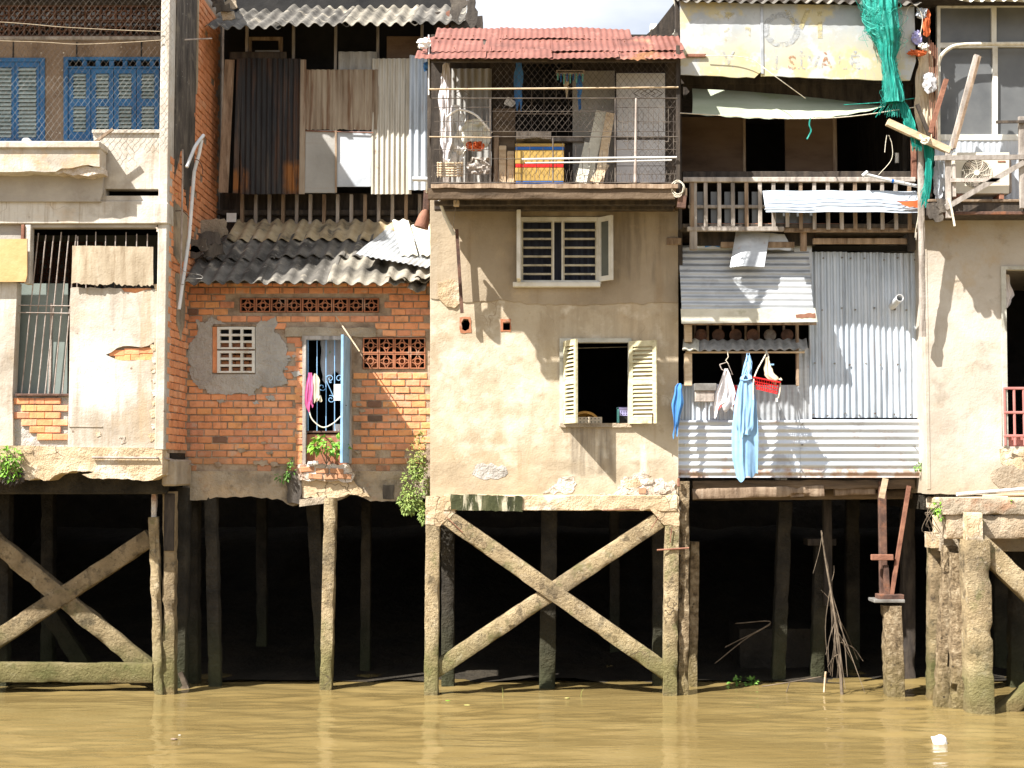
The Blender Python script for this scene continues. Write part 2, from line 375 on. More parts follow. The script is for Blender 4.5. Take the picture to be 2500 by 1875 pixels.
M['slab_tan'] = mat('slab_tan', [(.36,.26,.15),(.5,.38,.24),(.6,.49,.34)], 2.4, bump=.6, bump2=.8, b2scale=6., bdist=.02,
    layers=[('patch',(.66,.6,.5),2.2,.54,.64,V3,.7),('patch',(.3,.2,.12),2.8,.57,.70,V3,.6),('crack',(.1,.07,.04),3.,.02,.9)])
M['concrete_post'] = mat('concrete_post', [(.17,.125,.07),(.27,.20,.115),(.36,.275,.165)], 3.2, bump=1., bscale=95., bump2=.6, b2scale=30., bdist=.018,
    layers=[('patch',(.09,.07,.042),2.2,.50,.66,V3,.6),('patch',(.06,.045,.03),7.,.54,.66,V3,.8),('patch',(.05,.04,.025),22.,.60,.68,V3,.7),('patch',(.48,.40,.27),9.,.60,.70,V3,.55),('zup',(.42,.31,.18),1.5,2.5,.55),('z',(.105,.10,.028),.32,.56,.6),('z',(.14,.13,.04),.5,1.1,.35),('z',(.20,.135,.06),-.1,.16,.9),('patch',(.07,.085,.02),2.4,.56,.68,V3,.55)])
M['concrete_light'] = mat('concrete_light', [(.26,.195,.11),(.40,.305,.175),(.50,.40,.25)], 3., bump=1., bscale=95., bump2=.6, b2scale=30., bdist=.018,
    layers=[('patch',(.15,.115,.07),2.2,.50,.66,V3,.65),('patch',(.09,.07,.042),7.,.55,.66,V3,.75),('patch',(.07,.055,.035),22.,.60,.68,V3,.7),('patch',(.52,.45,.34),10.,.58,.70,V3,.55),('z',(.115,.115,.032),.34,.56,.6),('z',(.15,.145,.045),.5,1.0,.3),('patch',(.10,.115,.03),3.,.56,.64,V3,.5),('z',(.17,.12,.06),-.1,.14,.9),('crack',(.06,.045,.03),2.6,.012,.8)])
M['barnacle'] = mat('barnacle', [(.10,.07,.04),(.26,.19,.11),(.44,.35,.23)], 14., bump=1., bscale=110., bump2=.8, b2scale=30., bdist=.02,
    layers=[('z',(.16,.13,.04),0.,.7,.6),('spot',(.05,.035,.02),14.,.25)])
M['algae'] = mat('algae', [(.02,.022,.010),(.05,.055,.022),(.16,.145,.08)], 4., stretch=(2,2,.5), bump=.6, bump2=.6, layers=[('patch',(.5,.45,.33),3.,.55,.62,(3,3,.6),.9)])
M['soot'] = mat('soot', [(.035,.03,.026),(.085,.072,.06),(.18,.155,.125)], 3., stretch=(2,2,.6), bump=.6, layers=[('patch',(.2,.17,.13),5.,.58,.68,V3,.7),('spot',(.5,.5,.45),12.,.12)])
M['brick'] = mat('brick', [(.72,.72,.72),(1,1,1),(1.12,1.1,1.08)], 9., rough=.92, bump=.5, bump2=.5, b2scale=20., bdist=.006,
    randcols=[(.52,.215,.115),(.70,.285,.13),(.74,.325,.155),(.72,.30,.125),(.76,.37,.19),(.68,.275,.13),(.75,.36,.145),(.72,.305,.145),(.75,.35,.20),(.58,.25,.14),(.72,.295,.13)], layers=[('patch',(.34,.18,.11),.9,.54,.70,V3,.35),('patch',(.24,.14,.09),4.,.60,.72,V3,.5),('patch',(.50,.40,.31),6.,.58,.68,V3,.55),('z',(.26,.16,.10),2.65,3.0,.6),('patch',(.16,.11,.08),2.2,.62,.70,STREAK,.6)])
M['brick_dark'] = mat('brick_dark', [(.7,.7,.7),(1,1,1)], 9., bump=.5, randcols=[(.15,.10,.075),(.20,.12,.085),(.28,.14,.085)])
M['brick_side'] = mat('brick_side', [(.75,.75,.75),(1,1,1),(1.1,1.1,1.1)], 8., bump=.5, bump2=.4, bdist=.005,
    randcols=[(.64,.26,.12),(.70,.29,.135),(.74,.33,.16),(.68,.27,.12),(.78,.40,.22),(.70,.29,.135)], layers=[('patch',(.22,.14,.10),3.,.62,.76,V3,.45)])
M['mortar'] = mat('mortar', [(.22,.16,.11),(.35,.265,.19),(.44,.355,.265)], 6., bump=.7, bump2=.6, b2scale=18.)
M['terracotta'] = mat('terracotta', [(.75,.75,.75),(1,1,1)], 8., bump=.3, randcols=[(.40,.15,.075),(.46,.19,.10),(.36,.15,.08)], layers=[('patch',(.46,.38,.30),5.,.58,.7,V3,.6)])
M['terracotta_dark'] = mat('terracotta_dark', [(.7,.7,.7),(1,1,1)], 8., bump=.3, randcols=[(.13,.065,.04),(.17,.08,.05),(.11,.06,.04)])
M['asbestos'] = mat('asbestos', [(.055,.05,.044),(.125,.115,.10),(.20,.185,.16)], 2.4, rough=.95, bump=.5, bump2=.5, bdist=.008,
    layers=[('patch',(.04,.036,.03),2.2,.52,.64,V3,.8),('patch',(.42,.37,.29),3.4,.57,.68,V3,.75),('patch',(.45,.42,.36),9.,.63,.70,V3,.5)])
M['asbestos_pale'] = mat('asbestos_pale', [(.26,.20,.12),(.42,.33,.20),(.50,.41,.27)], 3., rough=.95, bump=.4, bump2=.4, bdist=.006,
    layers=[('patch',(.08,.07,.055),2.6,.56,.66,V3,.8),('patch',(.55,.48,.36),5.,.6,.7,V3,.5)])
M['asbestos_edge'] = mat('asbestos_edge', [(.085,.077,.065),(.20,.18,.145),(.33,.295,.24)], 3.2, rough=.95, bump=.5, bump2=.5, bdist=.008, layers=[('patch',(.05,.045,.035),3.,.58,.66,V3,.8)])
M['fibre_white'] = mat('fibre_white', [(.46,.44,.36),(.60,.58,.49),(.66,.64,.56)], 3., bump=.3, layers=[('patch',(.25,.24,.14),4.,.6,.7,V3,.5)])
M['tin'] = mat('tin', [(.40,.46,.53),(.51,.57,.64),(.60,.65,.71)], 1.6, stretch=(2,2,.5), rough=.42, metal=.2, bump=.1, bump2=.1, bdist=.004, spec=.5, rand=.06,
    layers=[('patch',(.40,.43,.47),2.2,.55,.7,V3,.5),('patch',(.35,.2,.12),3.,.62,.72,(6,6,.4),.55),('patch',(.30,.33,.37),5.,.58,.68,(4,4,.4),.5)])
M['tin_grey'] = mat('tin_grey', [(.34,.36,.38),(.44,.46,.48),(.54,.56,.57)], 2., stretch=(1,1,3), rough=.45, metal=.4, bump=.12, bump2=.15, bdist=.005, spec=.5,
    layers=[('patch',(.26,.26,.27),2.6,.55,.68,V3,.6),('patch',(.36,.16,.07),2.4,.68,.75,V3,.8)])
M['tin_low'] = mat('tin_low', [(.44,.48,.54),(.55,.59,.64),(.63,.66,.70)], 1.4, stretch=(.6,.6,2), rough=.42, metal=.35, bump=.1, bump2=.15, bdist=.004, spec=.5,
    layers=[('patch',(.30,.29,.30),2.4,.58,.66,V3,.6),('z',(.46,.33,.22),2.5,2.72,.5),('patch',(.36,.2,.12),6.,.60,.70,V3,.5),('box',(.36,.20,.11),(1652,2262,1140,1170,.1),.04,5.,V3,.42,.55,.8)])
M['tin_cream'] = mat('tin_cream', [(.42,.38,.31),(.56,.52,.44),(.64,.61,.54)], 1.8, stretch=(4,4,.6), rough=.5, metal=.3, bump=.1, bump2=.1, bdist=.004, spec=.4,
    layers=[('patch',(.40,.33,.24),3.,.54,.68,STREAK,.6),('patch',(.28,.16,.08),5.,.66,.74,V3,.6)])
M['tin_rusty'] = mat('tin_rusty', [(.22,.16,.11),(.36,.29,.215),(.46,.39,.30)], 1.6, stretch=(5,5,.5), rough=.75, metal=.2, bump=.2, bdist=.005,
    layers=[('patch',(.16,.075,.035),2.,.52,.64,(7,7,.35),.75),('patch',(.5,.42,.32),4.,.58,.7,STREAK,.5)])
M['tin_black'] = mat('tin_black', [(.018,.018,.02),(.034,.033,.034),(.055,.05,.046)], 2., stretch=(4,4,.5), rough=.6, metal=.2, bump=.2, bdist=.005,
    layers=[('patch',(.12,.055,.026),1.5,.50,.66,STREAK,.65),('patch',(.14,.105,.075),1.3,.60,.70,STREAK,.5),('box',(.30,.12,.03),(560,610,405,476,1.6),.1,3.,STREAK,.35,.5,.9),('box',(.30,.12,.03),(690,745,385,476,1.6),.1,3.,STREAK,.35,.5,.9)])
M['red_roof'] = mat('red_roof', [(.14,.054,.04),(.205,.078,.058),(.25,.105,.08)], 2.2, rough=.6, metal=.05, bump=.2, bump2=.2, bdist=.004,
    layers=[('patch',(.42,.20,.11),.9,.60,.66,(1,.3,1),.7),('patch',(.36,.19,.15),3.,.58,.7,V3,.5),('spot',(.10,.03,.02),6.,.09),('patch',(.16,.06,.04),5.,.64,.74,V3,.6)])
M['wood'] = mat('wood', [(.13,.085,.055),(.26,.185,.125),(.36,.27,.19)], 2.5, stretch=(6,6,1), bump=.4, bump2=.4, rand=.25, layers=[('patch',(.42,.35,.27),4.,.58,.7,STREAK,.5)])
M['wood_grey'] = mat('wood_grey', [(.18,.155,.135),(.32,.28,.245),(.44,.40,.36)], 2.5, stretch=(6,6,1), bump=.4, bump2=.4, rand=.22)
M['wood_beam'] = mat('wood_beam', [(.05,.035,.022),(.11,.075,.047),(.18,.13,.085)], 1.8, stretch=(.6,.6,6), bump=.5, bump2=.5, rand=.15, layers=[('patch',(.05,.035,.025),2.,.56,.68,V3,.6)])
M['wood_pale'] = mat('wood_pale', [(.40,.29,.18),(.54,.42,.28),(.60,.50,.36)], 3., stretch=(2,2,6), bump=.3, rand=.15)
M['wood_dark'] = mat('wood_dark', [(.025,.02,.017),(.05,.04,.032),(.085,.066,.05)], 3., stretch=(5,5,1), bump=.4, rand=.25)
M['plywood'] = mat('plywood', [(.09,.055,.035),(.15,.095,.06),(.19,.125,.08)], 1.2, stretch=(1,1,3), bump=.15, rand=.1)
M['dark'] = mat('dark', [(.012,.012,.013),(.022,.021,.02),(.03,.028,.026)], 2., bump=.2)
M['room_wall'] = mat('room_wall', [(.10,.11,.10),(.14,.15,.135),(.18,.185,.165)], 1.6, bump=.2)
M['mud_shaded'] = mat('mud_shaded', [(.016,.013,.009),(.03,.024,.016),(.045,.035,.022)], 2., rough=.7, bump=.8, bump2=.9, bdist=.03)  # mud for bank and floor undersides, darkened: under-house shade is in this colour
M['blue_paint'] = mat('blue_paint', [(.018,.085,.20),(.028,.125,.29),(.04,.16,.35)], 3., rough=.6, bump=.15, layers=[('patch',(.10,.14,.18),5.,.62,.72,V3,.5)])
M['slat_blue'] = mat('slat_blue', [(.28,.36,.36),(.38,.46,.45),(.45,.52,.5)], 6., rough=.7, bump=.2, rand=.12)
M['brown_wall'] = mat('brown_wall', [(.17,.115,.075),(.24,.17,.115),(.29,.21,.145)], 3., bump=.3, layers=[('spot',(.75,.7,.6),9.,.10),('patch',(.12,.08,.055),2.,.58,.7,STREAK,.5)])
M['white_paint'] = mat('white_paint', [(.52,.49,.42),(.68,.66,.60),(.75,.74,.69)], 4., rough=.65, bump=.2, layers=[('patch',(.34,.28,.2),6.,.62,.72,V3,.6)])
M['grille_paint'] = mat('grille_paint', [(.30,.27,.2),(.5,.46,.36),(.62,.58,.48)], 8., rough=.65, bump=.2, layers=[('patch',(.16,.09,.05),9.,.6,.7,V3,.7)])
M['shutter_cream'] = mat('shutter_cream', [(.42,.37,.22),(.58,.53,.34),(.66,.61,.42)], 5., stretch=(2,2,4), rough=.75, bump=.3, rand=.1, layers=[('patch',(.25,.19,.11),7.,.60,.70,V3,.6),('patch',(.60,.27,.13),4.,.70,.74,V3,.7)])
M['frame_grey'] = mat('frame_grey', [(.32,.31,.26),(.46,.45,.39),(.55,.54,.48)], 5., bump=.3, layers=[('patch',(.2,.15,.1),6.,.6,.7,V3,.6)])
M['pvc'] = mat('pvc', [(.50,.52,.54),(.62,.63,.64),(.70,.70,.69)], 3., rough=.4, bump=.05, bump2=.05, spec=.5, layers=[('patch',(.34,.29,.24),4.,.62,.74,V3,.5)])
M['iron'] = mat('iron', [(.05,.03,.024),(.10,.055,.04),(.17,.09,.06)], 8., rough=.85, bump=.5, layers=[('patch',(.28,.11,.05),5.,.58,.7,V3,.6)])
M['rust_red'] = mat('rust_red', [(.14,.06,.04),(.24,.11,.07),(.33,.16,.10)], 6., rough=.8, bump=.4)
M['bar_grey'] = mat('bar_grey', [(.22,.17,.14),(.36,.30,.26),(.46,.40,.36)], 8., rough=.7, bump=.3)
M['wire'] = mat('wire', [(.05,.04,.035),(.11,.09,.075),(.2,.17,.14)], 5., rough=.65, metal=.3, bump=.2)
M['wire_pale'] = mat('wire_pale', [(.13,.115,.10),(.24,.23,.21),(.34,.33,.31)], 4., rough=.55, metal=.4, bump=.1, layers=[('patch',(.10,.06,.045),2.2,.52,.62,V3,.8)])
M['rope'] = mat('rope', [(.50,.44,.33),(.62,.57,.46),(.7,.66,.56)], 20., bump=.6)
M['curtain'] = mat('curtain', [(.02,.022,.035),(.035,.04,.06),(.05,.055,.08)], 3., stretch=(8,8,.3), bump=.1)
M['tarp'] = mat('tarp', [(.26,.30,.21),(.35,.385,.285),(.42,.45,.355)], 1.6, stretch=(.5,1,3), rough=.75, bump=.2, layers=[('patch',(.26,.33,.11),1.1,.56,.70,V3,.55)])
M['orange_panel'] = mat('orange_panel', [(.52,.30,.12),(.58,.36,.16),(.62,.41,.21)], 2., rough=.7, bump=.1)
M['fibreboard'] = mat('fibreboard', [(.27,.21,.14),(.37,.30,.21),(.44,.37,.275)], 2.2, stretch=(4,4,.7), bump=.4, layers=[('patch',(.2,.14,.08),3.,.56,.68,(6,6,.6),.6)])
M['grey_board'] = mat('grey_board', [(.30,.29,.265),(.36,.35,.325),(.42,.405,.38)], 1.5, bump=.15, layers=[('patch',(.36,.33,.28),2.,.56,.7,HSTREAK,.6)])
M['blue_board'] = mat('blue_board', [(.36,.39,.43),(.45,.48,.52),(.53,.55,.58)], 1.6, rough=.6, bump=.1, layers=[('patch',(.65,.66,.68),2.,.56,.7,V3,.7)])
def flat(name, c, rough=.7, rand=0., metal=0., bump=.15, var=.2, sc=4., **kw):
    return mat(name, [tuple(x*(1-var) for x in c), c, tuple(min(1., x*(1+var*.6)) for x in c)], sc, rough=rough, rand=rand, metal=metal, bump=bump, bump2=.1, bdist=.004, **kw)
M['teal'] = mat('teal', [(.003,.11,.09),(.008,.24,.19),(.02,.36,.29)], 5., stretch=(3,3,.5), rough=.6, bump=.4, bump2=.3, layers=[('patch',(.10,.52,.43),6.,.56,.66,(5,5,.7),.7),('patch',(.004,.08,.07),5.,.58,.68,(4,4,.6),.6)])
M['cloth_blue'] = flat('cloth_blue', (.24,.42,.63), .9, layers=[('patch',(.36,.52,.68),2.2,.50,.70,V3,.6),('patch',(.16,.31,.52),3.,.56,.72,V3,.5)])
M['cloth_deep'] = flat('cloth_deep', (.06,.20,.48), .85)
M['cloth_white'] = flat('cloth_white', (.70,.66,.66), .9)
M['cloth_pink'] = flat('cloth_pink', (.62,.10,.26), .9, layers=[('patch',(.7,.42,.5),6.,.55,.7,(6,6,.4),.7)])
M['cloth_cream'] = flat('cloth_cream', (.6,.5,.36), .9)
M['cloth_print'] = flat('cloth_print', (.42,.40,.40), .9, layers=[('spot',(.15,.3,.14),14.,.3)])
M['red_plastic'] = flat('red_plastic', (.62,.02,.02), .4)
M['yellow_plastic'] = flat('yellow_plastic', (.42,.22,.04), .4)
M['lilac_plastic'] = flat('lilac_plastic', (.40,.38,.66), .4)
M['aqua_plastic'] = flat('aqua_plastic', (.15,.48,.46), .4)
M['blue_plastic'] = flat('blue_plastic', (.02,.12,.42), .45)
M['orange_cloth'] = flat('orange_cloth', (.58,.13,.04), .8)
M['mustard'] = flat('mustard', (.42,.27,.07), .6)
M['grey_door'] = flat('grey_door', (.50,.50,.51), .55, var=.1, layers=[('patch',(.36,.31,.27),1.2,.56,.68,V3,.5)])
M['foam'] = flat('foam', (.78,.76,.72), .8)
M['ac_white'] = flat('ac_white', (.68,.63,.52), .5, var=.08)
M['ac_dark'] = flat('ac_dark', (.10,.085,.065), .6)
M['leaf'] = mat('leaf', [(.05,.13,.015),(.09,.20,.025),(.16,.28,.05)], 14., rough=.6, bump=.1, spec=.4, rand=.2)
M['leaf_bright'] = mat('leaf_bright', [(.10,.24,.015),(.16,.34,.025),(.24,.42,.05)], 12., rough=.5, bump=.1, spec=.4)
M['leaf_dry'] = mat('leaf_dry', [(.14,.16,.04),(.24,.25,.07),(.38,.30,.12)], 14., rough=.7, bump=.1)
M['twig'] = mat('twig', [(.07,.052,.036),(.13,.10,.07),(.22,.17,.12)], 6., bump=.4)
M['pink_paint'] = flat('pink_paint', (.42,.17,.15), .6, var=.25)
M['sign_tin'] = mat('sign_tin', [(.31,.34,.37),(.40,.425,.44),(.47,.485,.48)], 1.2, rough=.55, metal=.1, bump=.15, bump2=.2, bdist=.004,
    layers=[('z',(.54,.46,.24),7.45,8.0,.75),('patch',(.55,.47,.24),1.5,.50,.56,V3,.75),('patch',(.48,.50,.52),3.2,.52,.58,V3,.8),('patch',(.34,.36,.38),7.,.58,.66,(2,2,.7),.5),('spot',(.22,.08,.05),3.5,.07),('patch',(.34,.34,.33),8.,.66,.74,V3,.4)])
M['sign_grey'] = flat('sign_grey', (.44,.45,.45), .7, layers=[('patch',(.58,.51,.28),6.,.50,.58,V3,.8)])
M['sign_yellow'] = flat('sign_yellow', (.58,.48,.21), .7, layers=[('patch',(.54,.56,.57),5.,.50,.57,V3,.85)])
M['sign_rust'] = flat('sign_rust', (.36,.16,.07), .7, layers=[('patch',(.50,.46,.38),7.,.48,.55,V3,.85)])
M['corr_shade'] = mat('corr_shade', [(.22,.215,.20),(.32,.31,.29),(.42,.41,.39)], 3., stretch=(4,4,.6), rough=.6, bump=.2, layers=[('patch',(.5,.48,.44),2.,.6,.68,V3,.5)])
def glass_mat():
    s = NB('window_glass'); s.b.inputs['Base Color'].default_value = (.055,.06,.065,1); s.b.inputs['Roughness'].default_value = .28; s.b.inputs['Specular IOR Level'].default_value = .4
    s.l(s.ramp(s.noise(1.4, V3, 5), [(.3,(.08,.085,.09)),(.7,(.16,.165,.165))]), s.b.inputs['Base Color']); return s.m
M['glass'] = glass_mat()
M['shaded_post'] = mat('shaded_post', [(.014,.012,.009),(.03,.025,.018),(.055,.045,.03)], 3., bump=.8, bump2=.8, b2scale=14., bdist=.015, layers=[('z',(.04,.045,.015),.1,1.,.6)])  # darker copy of concrete_post, shade under the houses put into its colour
M['pane_green'] = flat('pane_green', (.20,.235,.215), .35, var=.15, sc=2.)
def worn(name, c, lo, hi, sc):
    s = NB(name); s.b.inputs['Base Color'].default_value = (*c, 1); s.b.inputs['Roughness'].default_value = .7
    tr = s.n('ShaderNodeBsdfTransparent'); mx = s.n('ShaderNodeMixShader'); s.l(s.ramp(s.noise(sc, V3, 6, .65), [(lo, 0.), (hi, 1.)]), mx.inputs[0]); s.l(tr.outputs[0], mx.inputs[1]); s.l(s.b.outputs[0], mx.inputs[2]); s.l(mx.outputs[0], s.out.inputs[0]); return s.m
M['sign_grey'] = worn('sign_grey', (.38,.40,.42), .42, .62, 11.); M['sign_yellow'] = worn('sign_yellow', (.52,.45,.24), .48, .62, 6.); M['sign_rust'] = worn('sign_rust', (.36,.17,.08), .45, .58, 12.)
M['teal_light'] = flat('teal_light', (.05,.46,.37), .6, var=.3)
M['leaf_wispy'] = mat('leaf_wispy', [(.10,.16,.03),(.18,.25,.05),(.28,.33,.09)], 14., rough=.6, bump=.1, spec=.4)
M['plaster_brown'] = mat('plaster_brown', [(.26,.205,.14),(.34,.275,.195),(.41,.34,.25)], .9, layers=[('patch',(.40,.33,.23),3.4,.54,.66,V3,.4),('box',(.46,.37,.26),(1050,1160,520,735,0),.15,2.,V3,.35,.6,.7),('box',(.17,.135,.095),(1240,1656,500,700,0),.12,1.6,STREAK,.40,.62,.7),('patch',(.26,.18,.10),1.2,.56,.70,STREAK,.5),('patch',(.48,.37,.23),2.2,.58,.72,V3,.5)], bdist=.012)  # browner, grimier upper render; balcony shade and sunlit left corner also in its colour
def water_mat():
    s = NB('muddy_water')
    col = s.ramp(s.noise(.5, (1,2.2,1), 5), [(.3,(.16,.113,.042)),(.55,(.19,.138,.054)),(.75,(.218,.162,.068))]); s.l(col, s.b.inputs['Base Color'])
    s.b.inputs['Roughness'].default_value = .05; s.b.inputs['IOR'].default_value = 1.33; s.b.inputs['Specular IOR Level'].default_value = .5
    h = s.math('ADD', s.math('MULTIPLY', s.noise(1.6, (.55,1.6,1), 4, .55, dist=.4), .9), s.math('MULTIPLY', s.noise(8., (.5,1.5,1), 4, .6, off=2.), .45))
    bp = s.n('ShaderNodeBump'); bp.inputs['Distance'].default_value = .014; bp.inputs['Strength'].default_value = .8; s.l(h, bp.inputs['Height']); s.l(bp.outputs[0], s.b.inputs['Normal'])
    return s.m
M['water'] = water_mat()
# ---------------------------------------------------------------- shared builders
def inside(pt, poly):
    x, y = pt; c = False; j = len(poly)-1
    for i in range(len(poly)):
        xi, yi = poly[i]; xj, yj = poly[j]
        if (yi > y) != (yj > y) and x < (xj-xi)*(y-yi)/(yj-yi+1e-9)+xi: c = not c
        j = i
    return c
def plateX(outer, X, dep):
    """slab cut to a (y, z) outline, standing at X, thickness towards -X"""
    n = len(outer); tri = tessellate_polygon([[Vector((y, z, 0)) for (y, z) in outer]])
    g = G(); vv = [Vector((X, y, z)) for (y, z) in outer] + [Vector((X-dep, y, z)) for (y, z) in outer]
    ff = [tuple(t) for t in tri] + [tuple(i+n for i in reversed(t)) for t in tri] + [(i, (i+1)%n, (i+1)%n+n, i+n) for i in range(n)]
    return g.add(vv, ff)
def brick_mesh(name, L, D, H, m, seed):
    rnd = random.Random(seed); g = G().bevbox(-L/2, L/2, 0, D, -H/2, H/2, .006)
    vv = [v + Vector((rnd.uniform(-.003,.003), rnd.uniform(-.004,.004), rnd.uniform(-.003,.003))) for v in g.v]
    me = bpy.data.meshes.new(name); me.from_pydata(vv, [], g.f); me.materials.append(m); me.update()
    bm = bmesh.new(); bm.from_mesh(me); bmesh.ops.recalc_face_normals(bm, faces=bm.faces); bm.to_mesh(me); bm.free(); return me
BRK = [brick_mesh('brick', .184, .05, .074, M['brick'], i) for i in range(5)]
BRKD = [brick_mesh('brick', .184, .05, .074, M['brick_dark'], i+9) for i in range(2)]
BRKS = [brick_mesh('brick', .184, .05, .078, M['brick_side'], i+20) for i in range(4)]
def put(name, me, loc, parent, rot=None, scale=None, **kw):
    o = bpy.data.objects.new(name, me); link(o, parent, loc)
    if rot: o.rotation_euler = rot
    if scale: o.scale = scale
    return tag(o, **kw)
def ring(g, c, r, w, d, n=14, a0=0., a1=2*math.pi):
    """flat band in the facade plane"""
    full = abs(a1-a0-2*math.pi) < 1e-6; k = n if full else n+1; vv = []; ff = []
    for i in range(k):
        a = a0+(a1-a0)*i/n
        for (rr, yy) in ((r-w/2,0),(r+w/2,0),(r+w/2,d),(r-w/2,d)): vv.append((c[0]+rr*math.cos(a), c[1]+yy, c[2]+rr*math.sin(a)))
    for i in range(k if full else k-1):
        j = (i+1)%k
        for q in range(4): ff.append((i*4+q, i*4+(q+1)%4, j*4+(q+1)%4, j*4+q))
    g.add(vv, ff)
def breeze_mesh(name, S, m):
    g = G(); h = S/2; f = .014; d = .06
    g.box(-h,h,0,d,-h,-h+f); g.box(-h,h,0,d,h-f,h); g.box(-h,-h+f,0,d,-h+f,h-f); g.box(h-f,h,0,d,-h+f,h-f)
    ring(g, (0,.004,0), S*.19, S*.07, d-.008, 14)
    for (sx, sz, a) in ((-1,-1,0),(1,-1,.5),(1,1,1),(-1,1,1.5)):
        ring(g, (sx*h*.98,.008,sz*h*.98), S*.44, S*.06, d-.016, 7, a*math.pi, (a+.5)*math.pi)
    me = bpy.data.meshes.new(name); me.from_pydata(g.v, [], g.f); me.materials.append(m); me.update()
    bm = bmesh.new(); bm.from_mesh(me); bmesh.ops.recalc_face_normals(bm, faces=bm.faces); bm.to_mesh(me); bm.free(); return me
def leaf_cluster(centers, n, size, seed, droop=.3, ysq=.7):
    """n folded leaves spread through ellipsoids (centre, rx, ry, rz)"""
    rnd = random.Random(seed); vv = []; ff = []
    for i in range(n):
        c, rx, ry, rz = rnd.choice(centers)
        while True:
            a = Vector((rnd.uniform(-1,1), rnd.uniform(-1,1), rnd.uniform(-1,1)))
            if a.length <= 1: break
        if a.length > .01 and rnd.random() < .6: a = a.normalized()*rnd.uniform(.65, 1.05)
        p = Vector(c) + Vector((a.x*rx, a.y*ry, a.z*rz))
        d = (a + Vector((rnd.uniform(-.7,.7), rnd.uniform(-.9,.2), rnd.uniform(-.5,.6)-droop))).normalized()
        s = d.cross(Vector((rnd.uniform(-.4,.4), rnd.uniform(-1,.2), 1))).normalized()
        up = s.cross(d); L = size*rnd.uniform(.6, 1.3); w = L*rnd.uniform(.22, .34); k = len(vv)
        vv += [p, p+d*L*.45+s*w+up*w*.3, p+d*L+up*-L*.15, p+d*L*.45-s*w+up*w*.3, p+d*L*.5]
        ff += [(k, k+1, k+4), (k+1, k+2, k+4), (k, k+4, k+3), (k+3, k+4, k+2)]
    return vv, ff
def cloth_geo(rows, folds=5, amp=.03, seed=0, nu=26, nv=26, thick=.004):
    """hanging cloth: rows of (v, uL, uR, Y); pleats deepen downwards"""
    rnd = random.Random(seed); ph = [rnd.uniform(0, 6.28) for _ in range(3)]; vv = []; ff = []
    def row(t):
        x = t*(len(rows)-1); i = min(int(x), len(rows)-2); f = x-i; return [rows[i][k]+(rows[i+1][k]-rows[i][k])*f for k in range(4)]
    for side in (0, 1):
        for j in range(nv+1):
            t = j/nv; v, a, b, Y = row(t)
            for i in range(nu+1):
                s = i/nu; wl_ = 5*noise.noise(Vector((t*4+ph[0], ph[1], 0)))*(s-.5)*2 + 3*noise.noise(Vector((t*2.5, ph[2], 5))); p = P(a+(b-a)*s+wl_, v, Y)
                w = 2.2*noise.noise(Vector((s*folds*1.3+.5*math.sin(2.2*t+ph[1]), t*1.4+ph[0], ph[2]))) + 1.0*noise.noise(Vector((s*folds*3.1+t*.8, t*2.6, ph[0])))
                p.y += amp*w*(.35+.65*t) + side*thick; p.z += .012*math.sin(9*s+ph[1])*t*t*2.5 + .16*noise.noise(Vector((s*2.6, ph[0], 1)))*t**5; vv.append(p)
    m = (nu+1)*(nv+1)
    for s in (0, 1):
        for j in range(nv):
            for i in range(nu):
                k = s*m+j*(nu+1)+i; q = (k, k+1, k+nu+2, k+nu+1); ff.append(q if s else q[::-1])
    return vv, ff
def cloth(name, rows, m, parent=None, folds=5, amp=.03, seed=0, **kw):
    v, f = cloth_geo(rows, folds, amp, seed); return mk(name, v, f, m, parent, smooth=True, **kw)

# ---------------------------------------------------------------- the setting
def spaced(dense0, dense1, step, far):
    a = [dense0 + i*step for i in range(int((dense1-dense0)/step)+1)]; lo = []; s = step; x = dense0
    while x > far[0]: s *= 1.5; x -= s; lo.append(max(x, far[0]))
    hi = []; s = step; x = a[-1]
    while x < far[1]: s *= 1.5; x += s; hi.append(min(x, far[1]))
    return lo[::-1] + a + hi
wx = spaced(-8, 8, .07, (-900, 900)); wy = spaced(-12, 1.6, .03, (-1500, 900))
wv = []
for y in wy:
    for x in wx:
        fade = 1. if (-8.2 < x < 8.2 and -12.2 < y < 1.7) else 0.
        z = 0.
        if fade:
            kk = .55+.75*max(-.5, noise.noise(Vector((x*.35, y*.45, 9.))))
            z = kk*1.5*(.028*noise.noise(Vector((x*.5, y*1.5, 1.3))) + .022*noise.noise(Vector((x*1.1+y*.4, y*3.0, 4.))) + .012*noise.noise(Vector((x*2.4-y*.5, y*6.2, 7.))) + .007*noise.noise(Vector((x*4.4, y*11., 2.))))
        wv.append((x, y, z))
nx_ = len(wx)
wf = [(j*nx_+i, j*nx_+i+1, (j+1)*nx_+i+1, (j+1)*nx_+i) for j in range(len(wy)-1) for i in range(nx_-1)]
mk('water', wv, wf, M['water'], None, smooth=True, kind='structure')
bk = []; bf = []
NBK = 60
for j in range(13):
    for i in range(NBK+1):
        x = -16 + 32*i/NBK; y = .95 + j*.72; z = .01 + .012*j*j + .10*noise.noise(Vector((x*1.3, y*1.3, 0))) + .05*noise.noise(Vector((x*4, y*4, 2)))
        bk.append((x, y, z))
for j in range(12):
    for i in range(NBK): bf.append((j*(NBK+1)+i, j*(NBK+1)+i+1, (j+1)*(NBK+1)+i+1, (j+1)*(NBK+1)+i))
mk('riverbank', bk, bf, M['mud_shaded'], None, smooth=True, kind='structure')
G().box(-16,16,9.2,9.5,-.2,3.2).box(-9.4,-9.1,.5,9.2,-.3,3.2).box(9.1,9.4,.5,9.2,-.3,3.2).build('blocker_wall', M['mud_shaded'], None, label='added dark wall keeping light out behind all the stilts', cat='wall')  # added rear and unseen side walls to keep sunlight out under the houses

